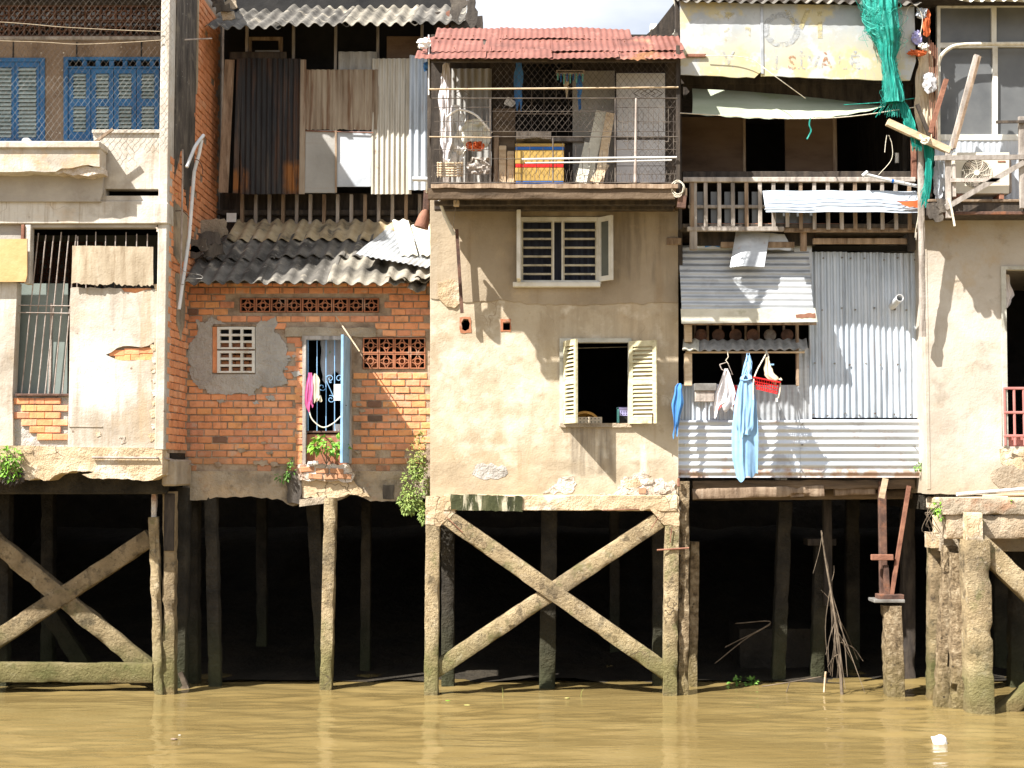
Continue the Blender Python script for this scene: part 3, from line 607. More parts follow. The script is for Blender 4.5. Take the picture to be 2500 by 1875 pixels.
# ================================================================ HOUSE A: cream plastered house, left edge
XS = -4.35; YA = -.5
HA = root('plaster_house', 'cream plastered house with blue louvred shutters and brick side wall', 'house', (-5.5, .5, 0))
zA0 = Zv(1095, YA); zTop = 9.0
wb('floor_slab', -9, XS-.02, -.15, 9, zA0-.30, zA0-.04, M['mud_shaded'], HA)
# brick side wall with its bricks
sw = wb('side_wall', XS-.16, XS-.012, -.30, 9, zA0-.05, zTop, M['mortar'], HA, b=.002)
zRoofB = Zv(560, 1.9)
bricks = []
row = 0; z = zA0+.03
while z < zTop-.1:
    y = -.36 + (.1 if row % 2 else 0)
    while y < 2.05:
        vis = (y < .52) if z < 5.0 else (y < .52+(z-5.0)*1.75)
        soot = (y < .70 and z > Zv(385, .1) + .22*math.sin(y*9)) or (y > .0 and y < .32 and 5.95 > z > 5.25 and (row*7) % 5 != 0)
        if vis and not soot and random.random() > .02: bricks.append((y+jit(.006), z+jit(.004)))
        y += .196
    z += .0905; row += 1
bricks.sort(key=lambda b: b[0] + (0 if b[1] > 4.9 else .3))
for (y, z) in bricks[:300]:
    put('brick', random.choice(BRKS), (XS-.042+jit(.004)+.05, y, z), sw, rot=(jit(.01), 0, math.pi/2), scale=(random.uniform(.96,1.01), 1, random.uniform(.95,1.03)))
g = G()
for (y, z) in bricks[300:]: g.bevbox(XS-.045, XS+.006+jit(.003), y-.092, y+.092, z-.038, z+.038, .005)
if g.v: g.build('brickwork', M['brick_side'], HA, kind='stuff')
ol = [(-.30, zTop), (-.30, Zv(352, -.3))]
yy = -.30
while yy < .70: ol.append((yy, Zv(352, 0) - .28 + .20*math.sin(yy*8+1) + jit(.05) - (.35 if .12 < yy < .45 else 0))); yy += .07
ol += [(.70, Zv(200, .7)), (.70, zTop)]
plateX(ol, XS+.014, .03).build('stained_render', M['soot'], HA)
plateX([(.70, zTop), (.70, Zv(230, .7)), (.745, Zv(200, .7)), (.745, zTop)], XS+.03, .04).build('corner_strip', M['fibreboard'], HA)
plateX(jag([(-.3, 5.98), (.34, 5.92), (.36, 5.4), (.1, 5.25), (-.3, 5.32)], .03, .1, True, 4), XS+.018, .03).build('render_patch', M['slab'], HA)
plateX(jag([(-.18, 5.1), (.28, 5.1), (.3, 4.6), (.12, 4.3), (-.1, 4.5)], .03, .1, True, 5), XS+.016, .03).build('render_patch', M['slab'], HA)
# corner pilaster, top storey roof out of the picture
wb('pilaster', XS-.115, XS, -.535, -.28, zA0-.02, zTop, M['plaster_cream'], HA, b=.012)
plateX([(-.8, 8.93), (-.8, 9.42), (3, 9.56), (3, 8.93)], XS-.02, .14).build('gable_wall', M['plaster_grey'], HA)
wb('ceiling_slab', -9, XS-.02, -.62, 1.2, 8.80, 8.92, M['plaster_grey'], HA)
# recessed balcony wall with the two blue shuttered windows
YB = .42
pl('balcony_wall', [(-560,-60),(404,-60),(404,352),(-560,352)], [rect(-90,107,142,350-4), rect(157,392,140,346), rect(-80,392,12,88)], YB, .12, M['brown_wall'], HA)
pb('cornice', -560, 398, 88, 96, YB-.05, .05, M['wood_grey'], HA)
pb('lintel_band', -560, 398, -40, 10, YB-.04, .04, M['wood_dark'], HA)
for u in (32, 187, 345): pb('joint_strip', u-1.5, u+1.5, 102, 140, YB-.008, .008, M['dark'], HA, b=.001)
wb('rear_wall', -9, XS-.16, 1.5, 1.6, 5.6, zTop, M['dark'], HA)
wb('balcony_floor', -9, XS-.02, -.35, 1.5, Zv(352,-.3)-.5, Zv(352,-.3)-.42, M['plaster_grey'], HA)
bm_dark = breeze_mesh('breeze_block', .192, M['terracotta_dark'])
for r in range(2):
    for c in range(12):
        p = P(393-18.6-c*37.2, 31+r*38, YB); put('breeze_block', bm_dark, (p.x, YB+.01, p.z), HA)
def leaf_panel(u0, u1, v0, v1, Y, panels, nsl, parent, frame_mat, slat_mat, st=9, dep=.035, ang=.6):
    """a louvred leaf: framed plate with openings, each slat its own piece"""
    o = pl('shutter', rect(u0,u1,v0,v1), [rect(*p) for p in panels], Y, dep, frame_mat, parent)
    for (a, b, c, d) in panels:
        n = nsl
        for i in range(n):
            v = c + (d-c)*(i+.5)/n; pa = P(a, v, Y+dep/2); pb_ = P(b, v, Y+dep/2); h = (d-c)/n/200.*.98
            g = G(); dz = Vector((0, -.35*h-.004, -.5*h)); dn = Vector((0, .35*h+.004, .5*h)); t = Vector((0, .0, .007))
            g.add([pa+dz, pb_+dz, pb_+dn, pa+dn, pa+dz+t, pb_+dz+t, pb_+dn+t, pa+dn+t], [(0,1,2,3),(4,7,6,5),(0,4,5,1),(1,5,6,2),(2,6,7,3),(3,7,4,0)])
            g.build('slat', slat_mat, o)
    return o
pl('window_frame', rect(155,394,139,347), [rect(166,388,146,162), rect(165,390,166,340)], YB-.02, .07, M['blue_paint'], HA)
for i in range(4):
    a = 167+i*55.6
    leaf_panel(a, a+54, 167, 341, YB+.0, [(a+12,a+43,179,241),(a+12,a+43,259,322)], 7, HA, M['blue_paint'], M['slat_blue'])
for i in range(6): pb('transom_bar', 200+i*33, 212+i*33, 146, 162, YB, .03, M['blue_paint'], HA)
pl('window_frame', rect(-92,109,141,349), [rect(-82,98,150,342)], YB-.02, .07, M['blue_paint'], HA)
for i in range(3):
    a = 98-61*(i+1)
    leaf_panel(a, a+60, 150, 342, YB+.0, [(a+8,a+52,164,336)], 18, HA, M['blue_paint'], M['slat_blue'])
wb('dark_room', -9, XS-.17, YB+.16, YB+.2, 6.0, 8.4, M['dark'], HA)
# parapet, beam and front of the middle band
pl('parapet_face', [(226,322),(396,322),(396,548-58),(-560,490),(-560,420),(240,420)], [rect(257,389,461,478)], YA, .16, M['plaster_cream'], HA)
pb('parapet_cap', 224, 397, 316, 325, YA-.03, .2, M['plaster_cream'], HA)
wb('slot_back', XS-1.2, XS-.17, YA+.5, YA+.54, Zv(500,YA), Zv(440,YA), M['dark'], HA)
pl('recess_wall', [(-560,400),(252,400),(250,470),(244,492),(-560,492)], [], YA-.06, .06, M['plaster_grey'], HA)
pl('parapet_box', jag([(-560,419),(136,419)],2,30,seed=3)+jag([(136,419),(150,411),(200,404),(243,407)],3,12,seed=5)+[(243,352),(-560,352)], [], YA-.30, .26, M['plaster_cream'], HA)
pl('broken_edge', jag([(130,421),(150,412),(200,405),(250,408),(252,424),(215,430)],4,12,True,6), [], YA-.26, .2, M['plaster_broken'], HA)
pb('parapet_ledge', -560, 244, 344, 361, YA-.34, .34, M['plaster_cream'], HA, b=.012)
pb('beam', -560, 387, 490, 546, YA-.02, .35, M['plaster_cream'], HA, b=.01)
wb('capital', XS-.16, XS+.012, YA-.07, -.25, Zv(548,YA), Zv(497,YA), M['plaster_cream'], HA, b=.012)
# lower storey
pl('left_wall', [(-560,694)]+jag([(-560,690),(42,690)],2,20,seed=2)+[(30,962),(32,1095),(-560,1095)], [], YA, .15, M['plaster_cream'], HA)
wc = wb('wall_core', Xu(172,900,YA), XS-.05, YA+.035, YA+.2, zA0, Zv(703,YA), M['mortar'], HA)
lens = jag([(258,866),(285,850),(300,845),(345,848),(362,844),(376,835),(374,862),(368,878),(330,880),(285,878)], 2, 12, True, 8)
pl('plaster_skin', jag([(172,704),(176,702),(296,704),(302,712),(330,716),(355,708),(388,704)],2,14,seed=9)+[(388,1093),(165,1093),(168,970)], [lens], YA-.012, .045, M['plaster_cream'], HA)
for (u, v) in ((285,861),(322,858),(358,856),(300,873),(338,872),(366,872)): put('brick', random.choice(BRK), P(u, v, YA+.008), wc)
for u in (308, 330, 350): put('brick', random.choice(BRK), P(u, 711, YA+.008), wc)
for i_, (u_, v_c, s_) in enumerate(((376,850,10),(379,880,8),(374,905,7),(377,960,9),(374,1010,10),(377,1040,8),(372,1068,11),(378,930,6),(376,985,6),(300,1075,9),(240,1060,7),(385,560,6),(383,700,8))):
    pl('chipped_edge', jag([(u_-s_,v_c-s_*.8),(u_+s_*.6,v_c-s_),(u_+s_*.8,v_c+s_*.5),(u_-s_*.5,v_c+s_)],2.5,5,True,400+i_), [], YA-.018, .01, M['plaster_broken' if i_ % 2 else 'slab_tan'], HA)
pl('ledge_line', jag([(168,1040),(250,1041)],1,12,seed=3)+[(250,1043),(168,1042)], [], YA-.02, .02, M['plaster_cream'], HA)
ip = pl('brick_infill', rect(32,168,966,1092), [], YA+.06, .1, M['cement_patch'], HA)
for r in range(6):
    for c in range(4):
        u = 52+c*38+(19 if r % 2 else 0)
        if u > 152 or (r > 3 and c == 0) or (r == 5 and c > 2): continue
        put('brick', random.choice(BRK), P(u, 979+r*17.5, YA+.03), ip)
pb('window_sill', 36, 168, 961, 967, YA-.0, .16, M['iron'], HA)
pb('door_post', 60, 74, 548, 693, YA-.01, .12, M['plaster_cream'], HA)
pb('iron_strip', 50, 58, 548, 690, YA-.03, .05, M['rust_red'], HA)
pb('upper_panel', -560, 52, 548, 592, YA+.05, .05, M['plaster_grey'], HA)
tag(pl('awning_board', [(-560,585),(66,583),(66,672),(62,688),(-560,688)], [], YA-.10, .02, M['orange_panel']), 'plain orange yellow board hung beside the barred opening, left edge', 'board')
tops = [92,110,129,148,168]; 
for i, (ut, ub) in enumerate(((94,52),(112,71),(131,92),(150,110),(168,131),(186,152))):
    rod('window_bar', [(ut, 572+jit(6), YA+.09), (ub, 962, YA+.09)], .0075, M['bar_grey'], HA)
for u in (190, 212, 234, 258, 282, 308, 334, 360): rod('window_bar', [(u, 570+jit(8), YA+.09), (u-2, 715, YA+.09)], .007, M['bar_grey'], HA)
for v in (745, 763): rod('cross_bar', [(44, v, YA+.075), (176, v+2, YA+.075)], .007, M['bar_grey'], HA)
pb('lintel_shade', 72, 384, 547, 556, YA+.02, .12, M['plaster_grey'], HA)
pl('window_pane', [(42,692),(166,692),(164,962),(30,962)], [], YA+.24, .012, M['pane_green'], HA)
pb('pane_strip', 120, 126, 740, 962, YA+.225, .01, M['bar_grey'], HA)
wb('room_back', -9, XS-.17, .95, 1.0, zA0, 5.75, M['room_wall'], HA)
wb('room_floor', -9, XS-.17, YA+.2, 1.5, zA0-.03, zA0+.02, M['slab'], HA)
for r in range(3):
    for c in range(5): put('breeze_block', bm_dark, P(70+c*40, 610+r*40, .90), HA, scale=(1.05,.5,1.05))
pb('door_leaf', 96, 118, 760, 965, .55, .03, M['wood_dark'], HA)
v_, f_ = sheet_geo(P(176,694,YA-.045), P(374,697,YA-.045)-P(176,694,YA-.045), P(177,600,YA-.03)-P(176,694,YA-.045), .06, .0, .008, 8, 8, .016, .035, .006, 5)
mk('fibre_panel', v_, f_, M['fibreboard'], None, smooth=True, label='weathered fibre cement sheet fixed over the barred opening of left house', cat='panel')
# base beam and corbel
pl('base_beam', [(-560,1086),(60,1088),(168,1091),(396,1094),(396,1160)]+jag([(396,1160),(372,1172),(300,1170),(215,1166),(200,1158),(230,1152),(190,1150),(150,1154),(120,1172),(60,1170),(-560,1168)],3,12,seed=12), [], YA-.03, .33, M['slab_tan'], HA)
wb('corbel', XS-.1, XS+.075, -.26, .50, Zv(1186,0), Zv(1122,0), M['slab'], HA, b=.02)
wb('set_back_beam', -9, XS-.1, -.12, .12, Zv(1206,0), Zv(1150,0), M['shaded_post'], HA, b=.02)
tag(rod('drain_pipe', [(225,1117,YA-.06),(382,1118,YA-.06),(398,1118,YA+.05),(470,1135,.5)], .014, M['bar_grey'], None, n=8), 'thin grey conduit running along the base of left house', 'pipe')
# stilts and cross braces
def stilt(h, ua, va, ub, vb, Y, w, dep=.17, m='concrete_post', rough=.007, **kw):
    if Y > .5 and m == 'concrete_post': m = 'shaded_post'
    p = P(ub, vb, Y); q = P(ua, va, Y); k = (-.35-q.z)/(p.z-q.z); e = q+(p-q)*k
    G().rbeam(q, e, w/200., dep, .05, rough, **kw).build('stilt', M[m], h, smooth=True)
def brace(h, ua, va, ub, vb, Y, w, dep=.15, m='concrete_post', rough=.007):
    G().rbeam(P(ua,va,Y), P(ub,vb,Y), w/200., dep, .05, rough).build('cross_brace', M[m], h, smooth=True)
stilt(HA, 376, 1262, 389, 1688, .08, 22, .12, 'concrete_light', .010)
G().rbeam(P(378,1178,.08), P(376,1266,.08), .055, .08, .03, .012).build('broken_head', M['plaster_broken'], HA, smooth=True)
stilt(HA, 416, 1200, 415, 1690, .14, 30, .16, 'concrete_post')
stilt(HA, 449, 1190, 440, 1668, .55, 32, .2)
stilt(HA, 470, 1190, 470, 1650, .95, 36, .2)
pb('bearing_plank', 400, 425, 1205, 1345, .04, .03, M['wood_dark'], HA)
stilt(HA, 18, 1180, 10, 1668, .75, 24); stilt(HA, 120, 1180, 118, 1640, 2.4, 34)
brace(HA, -40, 1298, 372, 1640, .40, 44); brace(HA, -60, 1596, 368, 1312, .38, 44)
brace(HA, 110, 1480, 215, 1640, 1.3, 40, .15, 'shaded_post')
G().rbeam(P(-80,1640,.22), P(376,1642,.22), .23, .16, .06, .007).build('tie_beam', M['concrete_post'], HA, smooth=True)
stilt(HA, -58, 1180, -58, 1690, .3, 34, .18); stilt(HA, -300, 1180, -300, 1690, .3, 34, .18)
wb('end_wall', -9.12, -9.0, YA-.02, 3, zA0-.05, 9.5, M['plaster_grey'], HA)
wb('gable_front', -9.1, XS-.16, -.8, -.66, 8.93, 9.42, M['plaster_cream'], HA)
# chain link
fence = root('chain_link_fence', 'torn rusty chain-link mesh hung across upper balcony of left house', 'fence', P(200,380,-.54))
poly = [(-140,-40),(421,-40),(421,250),(418,330),(405,368),(330,345),(300,392),(275,385),(268,352),(240,345),(-140,347)]
g = G(); gp = G(); W = .072; H = .098; x = Xu(-130,150,-.55); xe = Xu(421,150,-.55); c = 0
while x < xe:
    z = 8.6; k = 0
    while z > 6.2:
        for s in (0, 1):
            a = Vector((x + (W/2 if (k+c) % 2 else 0), -.55+.006*((k+c) % 2), z)); b = Vector((x + (0 if (k+c) % 2 else W/2), -.55+.006*((k+c+1) % 2), z-H/2))
            if s: a.x = 2*x-a.x+W/2*0; b.x = 2*x-b.x
            m = (a+b)/2; kk = F/17; uu = 1300 + m.x*F/(m.y+17)*(math.cos(TILT)+0)*1.0
            # project back to pixels
            d = m-CAMPOS; fw = d.y*math.cos(TILT)+d.z*math.sin(TILT); upv = -d.y*math.sin(TILT)+d.z*math.cos(TILT)
            uu = 1300+F*d.x/fw; vv_ = 937.5-F*upv/fw
            if inside((uu, vv_), poly) and random.random() > .012 + (.25 if vv_ > 340 else 0):
                w = .02*noise.noise(m*2); a.y += w; b.y += w
                (gp if vv_ < 190 else g).tube([a, b], .0014 if vv_ < 190 else .0016, 3, cap=False)
        z -= H/2; k += 1
    x += W; c += 0
g.build('wire_mesh', M['wire_pale'], fence); gp.build('dark_mesh', M['wire'], fence)  # upper mesh in darker wire, lower in paler wire
for pts in ([(-60,50,-.56),(60,58,-.57),(150,66,-.57),(280,73,-.57),(395,77,-.56)], [(-60,98,-.56),(100,103,-.57),(190,108,-.57),(300,104,-.57),(395,98,-.56)]):
    cable('support_rope', pts, .0045, M['fibreboard'], fence)
tag(stick('driftwood', 228, 350, 276, 315, -.72, 6, M['wood'], None), 'short broken stick lying on the parapet of left house', 'stick')
tag(pb('cup', 52, 72, 336, 348, -.75, .09, M['foam'], None, b=.02), 'small white pot standing on the parapet ledge of left house', 'pot')
# ================================================================ HOUSE B: brick house with tin upper storey
YL = .54; YU = 1.6
HB = root('brick_house', 'orange brick house with patched corrugated upper storey beside the cream house', 'house', (-2.7, 1.5, 0))
zB0 = Zv(1150, YL)
wb('floor_slab', XS+.01, -1.30, YL+.15, 9, zB0-.22, zB0-.03, M['mud_shaded'], HB)
holeB = dict(win=(531,621,797,911), vent=(585,926,727,763), brz=(885,1039,823,901), door=(744,851,824,1136))
patch = [(478,780),(500,790),(515,772),(560,800),(622,795),(650,785),(672,772),(678,790),(668,808),(690,830),(702,850),(704,885),(690,905),(705,935),(668,945),(640,940),(620,955),(585,958),(545,962),(505,960),(500,945),(478,940),(462,905),(458,860),(470,830),(482,815)]
bw = pl('wall', rect(446,1058,676,1158), [rect(*holeB[k]) for k in holeB], YL+.014, .16, M['mortar'], HB)
lint = (700,915,801,821)
cand = []; r = 0; v = 1143.
dark_cells = {(9,12),(7,12),(4,2)}
while v > 684:
    u = 462 + (17 if r % 2 else 0) + jit(3)
    c = 0
    while u < 1052:
        w = 34.
        u0, u1 = u-w/2, u+w/2; ok = True
        for k, (a, b, cc, d) in holeB.items():
            if u1 > a+1 and u0 < b-1 and v+7 > cc+1 and v-7 < d-1: ok = False
        a, b, cc, d = lint
        if u1 > a+6 and u0 < b-6 and v+5 > cc and v-5 < d: ok = False
        if inside((u, v), patch) or (inside((u-10, v), patch) and inside((u+10, v), patch)): ok = False
        if v > 1128 and random.random() < .35: ok = False
        if v > 1095 and u > 905 and random.random() < .4: ok = False
        if ok and random.random() > .015: cand.append((u, v, (r, c) in dark_cells or random.random() < .006))
        u += 36.2+jit(1.2); c += 1
    v -= 17.35; r += 1
# broken ends of bricks beside the door jamb
for vv in range(840, 1130, 17): cand.append((731+jit(3), vv, False))
for (u, v, dk) in cand[:300]:
    p = P(u, v, YL+jit(.005)); sc = .92 if u not in () else .5
    put('brick', random.choice(BRKD if dk else BRK), p, bw, rot=(jit(.02), jit(.012), jit(.015)), scale=((.5 if 725 < u < 738 and 838 < v < 1135 else random.uniform(.92,.98)), 1, random.uniform(.95,1.03)))
g = G()
for (u, v, dk) in cand[300:]:
    p = P(u, v, YL+jit(.004)); g.bevbox(p.x-.082, p.x+.082, p.y, p.y+.04, p.z-.034, p.z+.034, .005)
if g.v: g.build('brickwork', M['brick'], HB, kind='stuff')
pl('cement_patch', jag(jag(patch, 6, 14, True, 21), 2.2, 4, True, 22), [rect(518,624,795,914)], YL-.007, .05, M['cement_patch'], HB)
rs_ = random.Random(77)
for i_ in range(26):
    if i_ < 14: u_ = rs_.choice((rs_.uniform(455,500), rs_.uniform(690,730), rs_.uniform(500,700))); v_c = rs_.uniform(935,985) if 500 < u_ < 690 else rs_.uniform(770,960)
    else: u_, v_c = rs_.choice(((rs_.uniform(862,900), rs_.uniform(850,1140)), (rs_.uniform(470,700), rs_.uniform(1080,1145)), (rs_.uniform(900,1040), rs_.uniform(1080,1140))))
    s_ = rs_.uniform(6,15); pl('mortar_smear', jag([(u_-s_,v_c-s_*.4),(u_+s_*.4,v_c-s_*.55),(u_+s_,v_c+s_*.2),(u_-s_*.3,v_c+s_*.5)],2.5,4,True,600+i_), [], YL-.008-.0004*i_, .03, M['cement_patch' if i_ < 14 else 'mortar'], HB)
pl('brick_reveal', rect(519,530,798,910), [], YL-.004, .06, M['brick'], HB)
pl('lintel', jag(rect(696,918,800,822), 2, 20, True, 4), [], YL-.018, .14, M['slab'], HB)
# white cast window grid
wn_ = []
for blk, (v0, v1) in enumerate(((798,852),(856,910))):
    hs = []
    for r in range(3):
        for c in range(3): hs.append(rect(537+c*28, 559+c*28, v0+6+r*16.4, v0+17+r*16.4))
    wn_.append(pl('window_block', rect(530,622,v0,v1), hs, YL-.02, .07, M['white_paint'], HB))
for r in range(5):
    for c in range(3): put('brick', random.choice(BRK), P(545+c*36+(10 if r % 2 else 0), 842+r*15.5, YL+.08), HB, scale=(.95,1,.9))
pb('window_lintel', 520, 626, 791, 797, YL-.015, .05, M['wood'], HB)
bm_t = breeze_mesh('breeze_block', .192, M['terracotta']); bm_m = breeze_mesh('breeze_block', .186, M['terracotta'])
for c in range(9): put('breeze_block', bm_m, P(604+c*37.8, 745, YL-.006), HB, scale=(1,1,.95))
for r in range(2):
    for c in range(4): put('breeze_block', bm_t, P(904.5+c*38.4, 843+r*38.6, YL-.008), HB)
for (u, v) in ((905,880),(940,888),(975,880),(1010,888),(922,895),(990,897)): put('brick', random.choice(BRK), P(u, v, YL+.12), HB)
# door opening
pl('door_frame', [(738,820),(858,820),(858,1132),(849,1132),(849,829),(747,829),(746,1132),(738,1132)], [], YL-.03, .12, M['wood_grey'], HB)
zd0, zd1 = Zv(1134, YL), Zv(824, YL)
xd = Xu(849, 980, YL)
dl = G().bevbox(xd-.005, xd+.028, YL-.62, YL-.03, zd0+.02, zd1-.02, .004).build('door_leaf', M['cloth_blue'], HB)
for z in (zd0+.15, zd0+.8, zd1-.15): G().bevbox(xd-.012, xd-.004, YL-.56, YL-.08, z-.05, z+.05, .003).build('door_panel', M['cloth_blue'], dl)
rod('door_bolt', [(846,990,YL-.4),(838,988,YL-.4)], .008, M['iron'], HB)
for i, u in enumerate((752, 774, 796, 817, 838)): rod('grille_bar', [(u, 826, YL+.04), (u, 1056, YL+.04)], .006, M['cloth_blue'], HB)
pb('grille_rail', 746, 848, 1052, 1057, YL+.03, .03, M['iron'], HB)
def scroll(cu, cv, r, a0, a1, Y, m, par):
    pts = []
    for i in range(17):
        t = i/16; a = a0+(a1-a0)*t; rr = r*(1-.75*t); pts.append(P(cu+rr*math.cos(a), cv+rr*math.sin(a), Y))
    G().tube(pts, .005, 5).build('scroll', m, par, smooth=True)
for (cu, cv, r, a0, a1) in ((786,945,10,0,7),(808,975,10,-2,6),(806,924,9,3.5,10),(828,924,9,-.4,-7),(806,932,3,0,6)): scroll(cu, cv, r, a0, a1, YL+.035, M['cloth_blue'], HB)
rod('grille_brace', [(797,930,YL+.035),(815,970,YL+.035)], .005, M['cloth_blue'], HB)
pb('low_wall', 747, 848, 1060, 1140, YL+.05, .1, M['terracotta'], HB)
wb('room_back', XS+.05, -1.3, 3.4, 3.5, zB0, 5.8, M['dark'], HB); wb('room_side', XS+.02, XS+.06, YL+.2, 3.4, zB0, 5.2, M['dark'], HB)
wb('room_floor', XS+.02, -1.32, YL+.2, 3.4, zB0-.02, zB0+.03, M['dark'], HB)
th = pl('threshold', jag([(728,1134),(852,1134),(866,1160),(858,1176),(730,1172),(722,1150)],3,10,True,31), [], YL-.07, .2, M['plaster_broken'], HB)
for i, (u, v) in enumerate(((750,1146),(786,1149),(822,1150),(770,1163),(808,1164),(842,1163))): put('brick', random.choice(BRK), P(u, v, YL-.09+jit(.01)), th, rot=(jit(.1), jit(.08), jit(.2)), scale=(.9,1,.85))
pl('base_beam', [(446,1150),(1060,1150),(1060,1216)]+jag([(1060,1216),(960,1224),(905,1224),(885,1214),(850,1208),(825,1222),(790,1224),(735,1220),(715,1236),(690,1222),(600,1212),(540,1214),(480,1222),(446,1224)],3,12,seed=14), [], YL+.0, .3, M['slab'], HB)
pl('lit_render', jag([(732,1170),(862,1172),(905,1215),(850,1206),(820,1218),(738,1214)],3,10,True,17), [], YL-.03, .05, M['slab_tan'], HB)
pl('drain_stain', jag([(700,1162),(716,1150),(736,1160),(734,1232),(702,1228)],3,9,True,18), [], YL-.05, .06, M['soot'], HB)
pl('vent_hole', jag(rect(935,962,1184,1218),2,9,True,19), [], YL-.012, .03, M['soot'], HB)
# clothes and odds and ends in the doorway
cloth('towel', [(910,750,763,YL-.02),(935,747,764,YL-.04),(985,745,765,YL-.05),(1000,752,762,YL-.05)], M['cloth_pink'], None, 2, .012, 3, label='pink towel hanging on the grille of the brick house door', cat='towel')
cloth('towel', [(912,764,774,YL-.03),(935,763,779,YL-.05),(982,766,784,YL-.05),(984,768,783,YL-.05)], M['cloth_cream'], None, 2, .012, 4, label='cream patterned cloth hanging next to pink towel in doorway', cat='towel')
cloth('curtain', [(822,786,842,YL+.25),(860,785,842,YL+.25),(905,785,845,YL+.24),(921,786,846,YL+.24)], M['cloth_print'], None, 3, .02, 5, label='pale printed curtain hanging inside the brick house doorway', cat='curtain')
tag(pb('paper', 815, 838, 938, 978, YL+.0, .006, M['foam'], None, b=.002), 'white sheet of paper fixed to the grille of brick house door', 'paper')
tag(cable('rope', [(752,990,YL-.02),(760,1020,YL-.05),(777,1038,YL-.06),(793,1043,YL-.06),(815,1032,YL-.06),(836,1012,YL-.04)], .009, M['rope'], None), 'cream rope looped across the doorway grille', 'rope')
bk_ = root('bucket', 'white plastic bucket just inside the brick house door', 'bucket', P(824,1052,YL+.2))
g = G(); c = P(824,1052,YL+.2); g.pipe(c, c+Vector((0,0,.08)), .058, .005); g.build('bucket_wall', M['foam'], bk_, smooth=True); G().pipe(c+Vector((0,0,.072)), c+Vector((0,0,.084)), .064, .008).build('rim', M['foam'], bk_)
pt = root('potted_plant', 'bright green leafy plant on the door sill of the brick house', 'plant', P(797,1132,YL-.12))
v_, f_ = leaf_cluster([(P(795,1082,YL-.16),.16,.1,.09),(P(825,1090,YL-.16),.11,.08,.10),(P(775,1088,YL-.14),.10,.08,.06)], 130, .085, 3); mk('foliage', v_, f_, M['leaf_bright'], pt)
for (u, v) in ((775,1085),(797,1075),(822,1088)): G().tube(curve_pts([P(797,1134,YL-.12), P((797+u)/2,1110,YL-.13), P(u,v,YL-.15)],4), .006, 5).build('stem', M['twig'], pt)
for i, (u, v) in enumerate(((771,1130),(757,1131))):
    g = G(); c = P(u, v, YL-.1); g.rbeam(c+Vector((-.03,0,.0)), c+Vector((.03,0,.0)), .05, .05, .02, .01); tag(g.build('stone', M['foam'], None, smooth=True), ('white rounded stone on the brick house door sill','small pale stone near left end of the door sill')[i], 'stone')
tag(stick('bamboo_stick', 820, 772, 878, 858, YL-.06, 3, M['wood_pale'], None, Yb=YL-.35), 'thin bamboo stick leaning out above the blue door', 'stick')
# lower fibre cement roof
zE, zR = Zv(690, .16), Zv(556, 1.85)
slope = Vector((0, 1.85-.16, zR-zE)); sl = slope.normalized(); nrm = Vector((0, -sl.z, sl.y))
x0 = XS+.03; Wd = .90
def roof_pt(x, f, lift=0.): return Vector((x, .16, zE)) + slope*f + nrm*lift
tiers = [(0., .50, 'asbestos', .0), (.38, .80, 'asbestos', .028), (.68, 1.06, 'asbestos_pale', .054)]
for k, (f0, f1, m, lf) in enumerate(tiers):
    x = x0 + (.0, .05, .28)[k]; i = 0
    while x < -1.32:
        w = min(Wd, -1.30-x)
        if w < .2: break
        if k == 0 and i >= 3: mm = 'asbestos_edge'; ff0 = f0+.03
        else: mm = 'asbestos_edge' if (k == 0 and i == 2) else m; ff0 = f0+jit(.02)
        O = roof_pt(x, ff0, lf+.006*(i % 2)); 
        sheet('roof_sheet', O, Vector((w+.06,0,.0+jit(.015))), roof_pt(x, f1, lf+.006*(i % 2))-O, .178, .026, M[mm], HB, thick=.007, nv=10, warp=.008, ragged0=.03 if k == 0 else .012, seed=i+k*7, phase=k*.5)
        x += Wd*.985; i += 1
wb('eave_purlin', XS+.04, -1.3, .34, .40, zE+.02, zE+.08, M['wood_dark'], HB)
O = P(872, 655, .28); sheet('tin_sheet', P(868,620,.42), P(1044,652,.16)-P(868,620,.42), P(940,560,1.45)-P(868,620,.42), .075, .008, M['tin_grey'], HB, thick=.002, nv=8, warp=.012, seed=4)
for (a, b) in (((958,540),(996,538)),((1004,552),(1046,552))):
    O = P(a[0]+22, 625, .45); U = P(b[0]+24, 622, .45)-O; V = P(a[0], a[1], 1.0)-O
    sheet('loose_sheet', O, U, V, .115, .016, M['fibre_white'], HB, thick=.007, nv=6, warp=.008, ragged0=.03, seed=int(a[0]))
for i, (u, v, w) in enumerate(((965,668,50),(1000,672,46),(1032,668,40),(1016,694,44))):
    O = P(u-w/2, v+10, .08+.03*i); sheet('broken_sheet', O, Vector((w/200.,0,jit(.05))), P(u-w/2+14, v-28, .5)-O, .17, .026, M['asbestos_edge'], HB, thick=.008, nv=5, warp=.02, ragged0=.05, ragged1=.05, seed=50+i)
for i, (u, v, s) in enumerate(((480,600,30),(505,585,34),(470,640,34),(462,618,26),(520,612,30),(512,560,44))):
    pl('tar_flap', jag([(u-s,v-s*.5),(u+s*.8,v-s*.6),(u+s,v+s*.3),(u-s*.7,v+s*.6)],5,9,True,60+i), [], .55+.12*(i%3)+.3*(v<590), .03, M['soot' if i < 5 else 'slab'], HB)
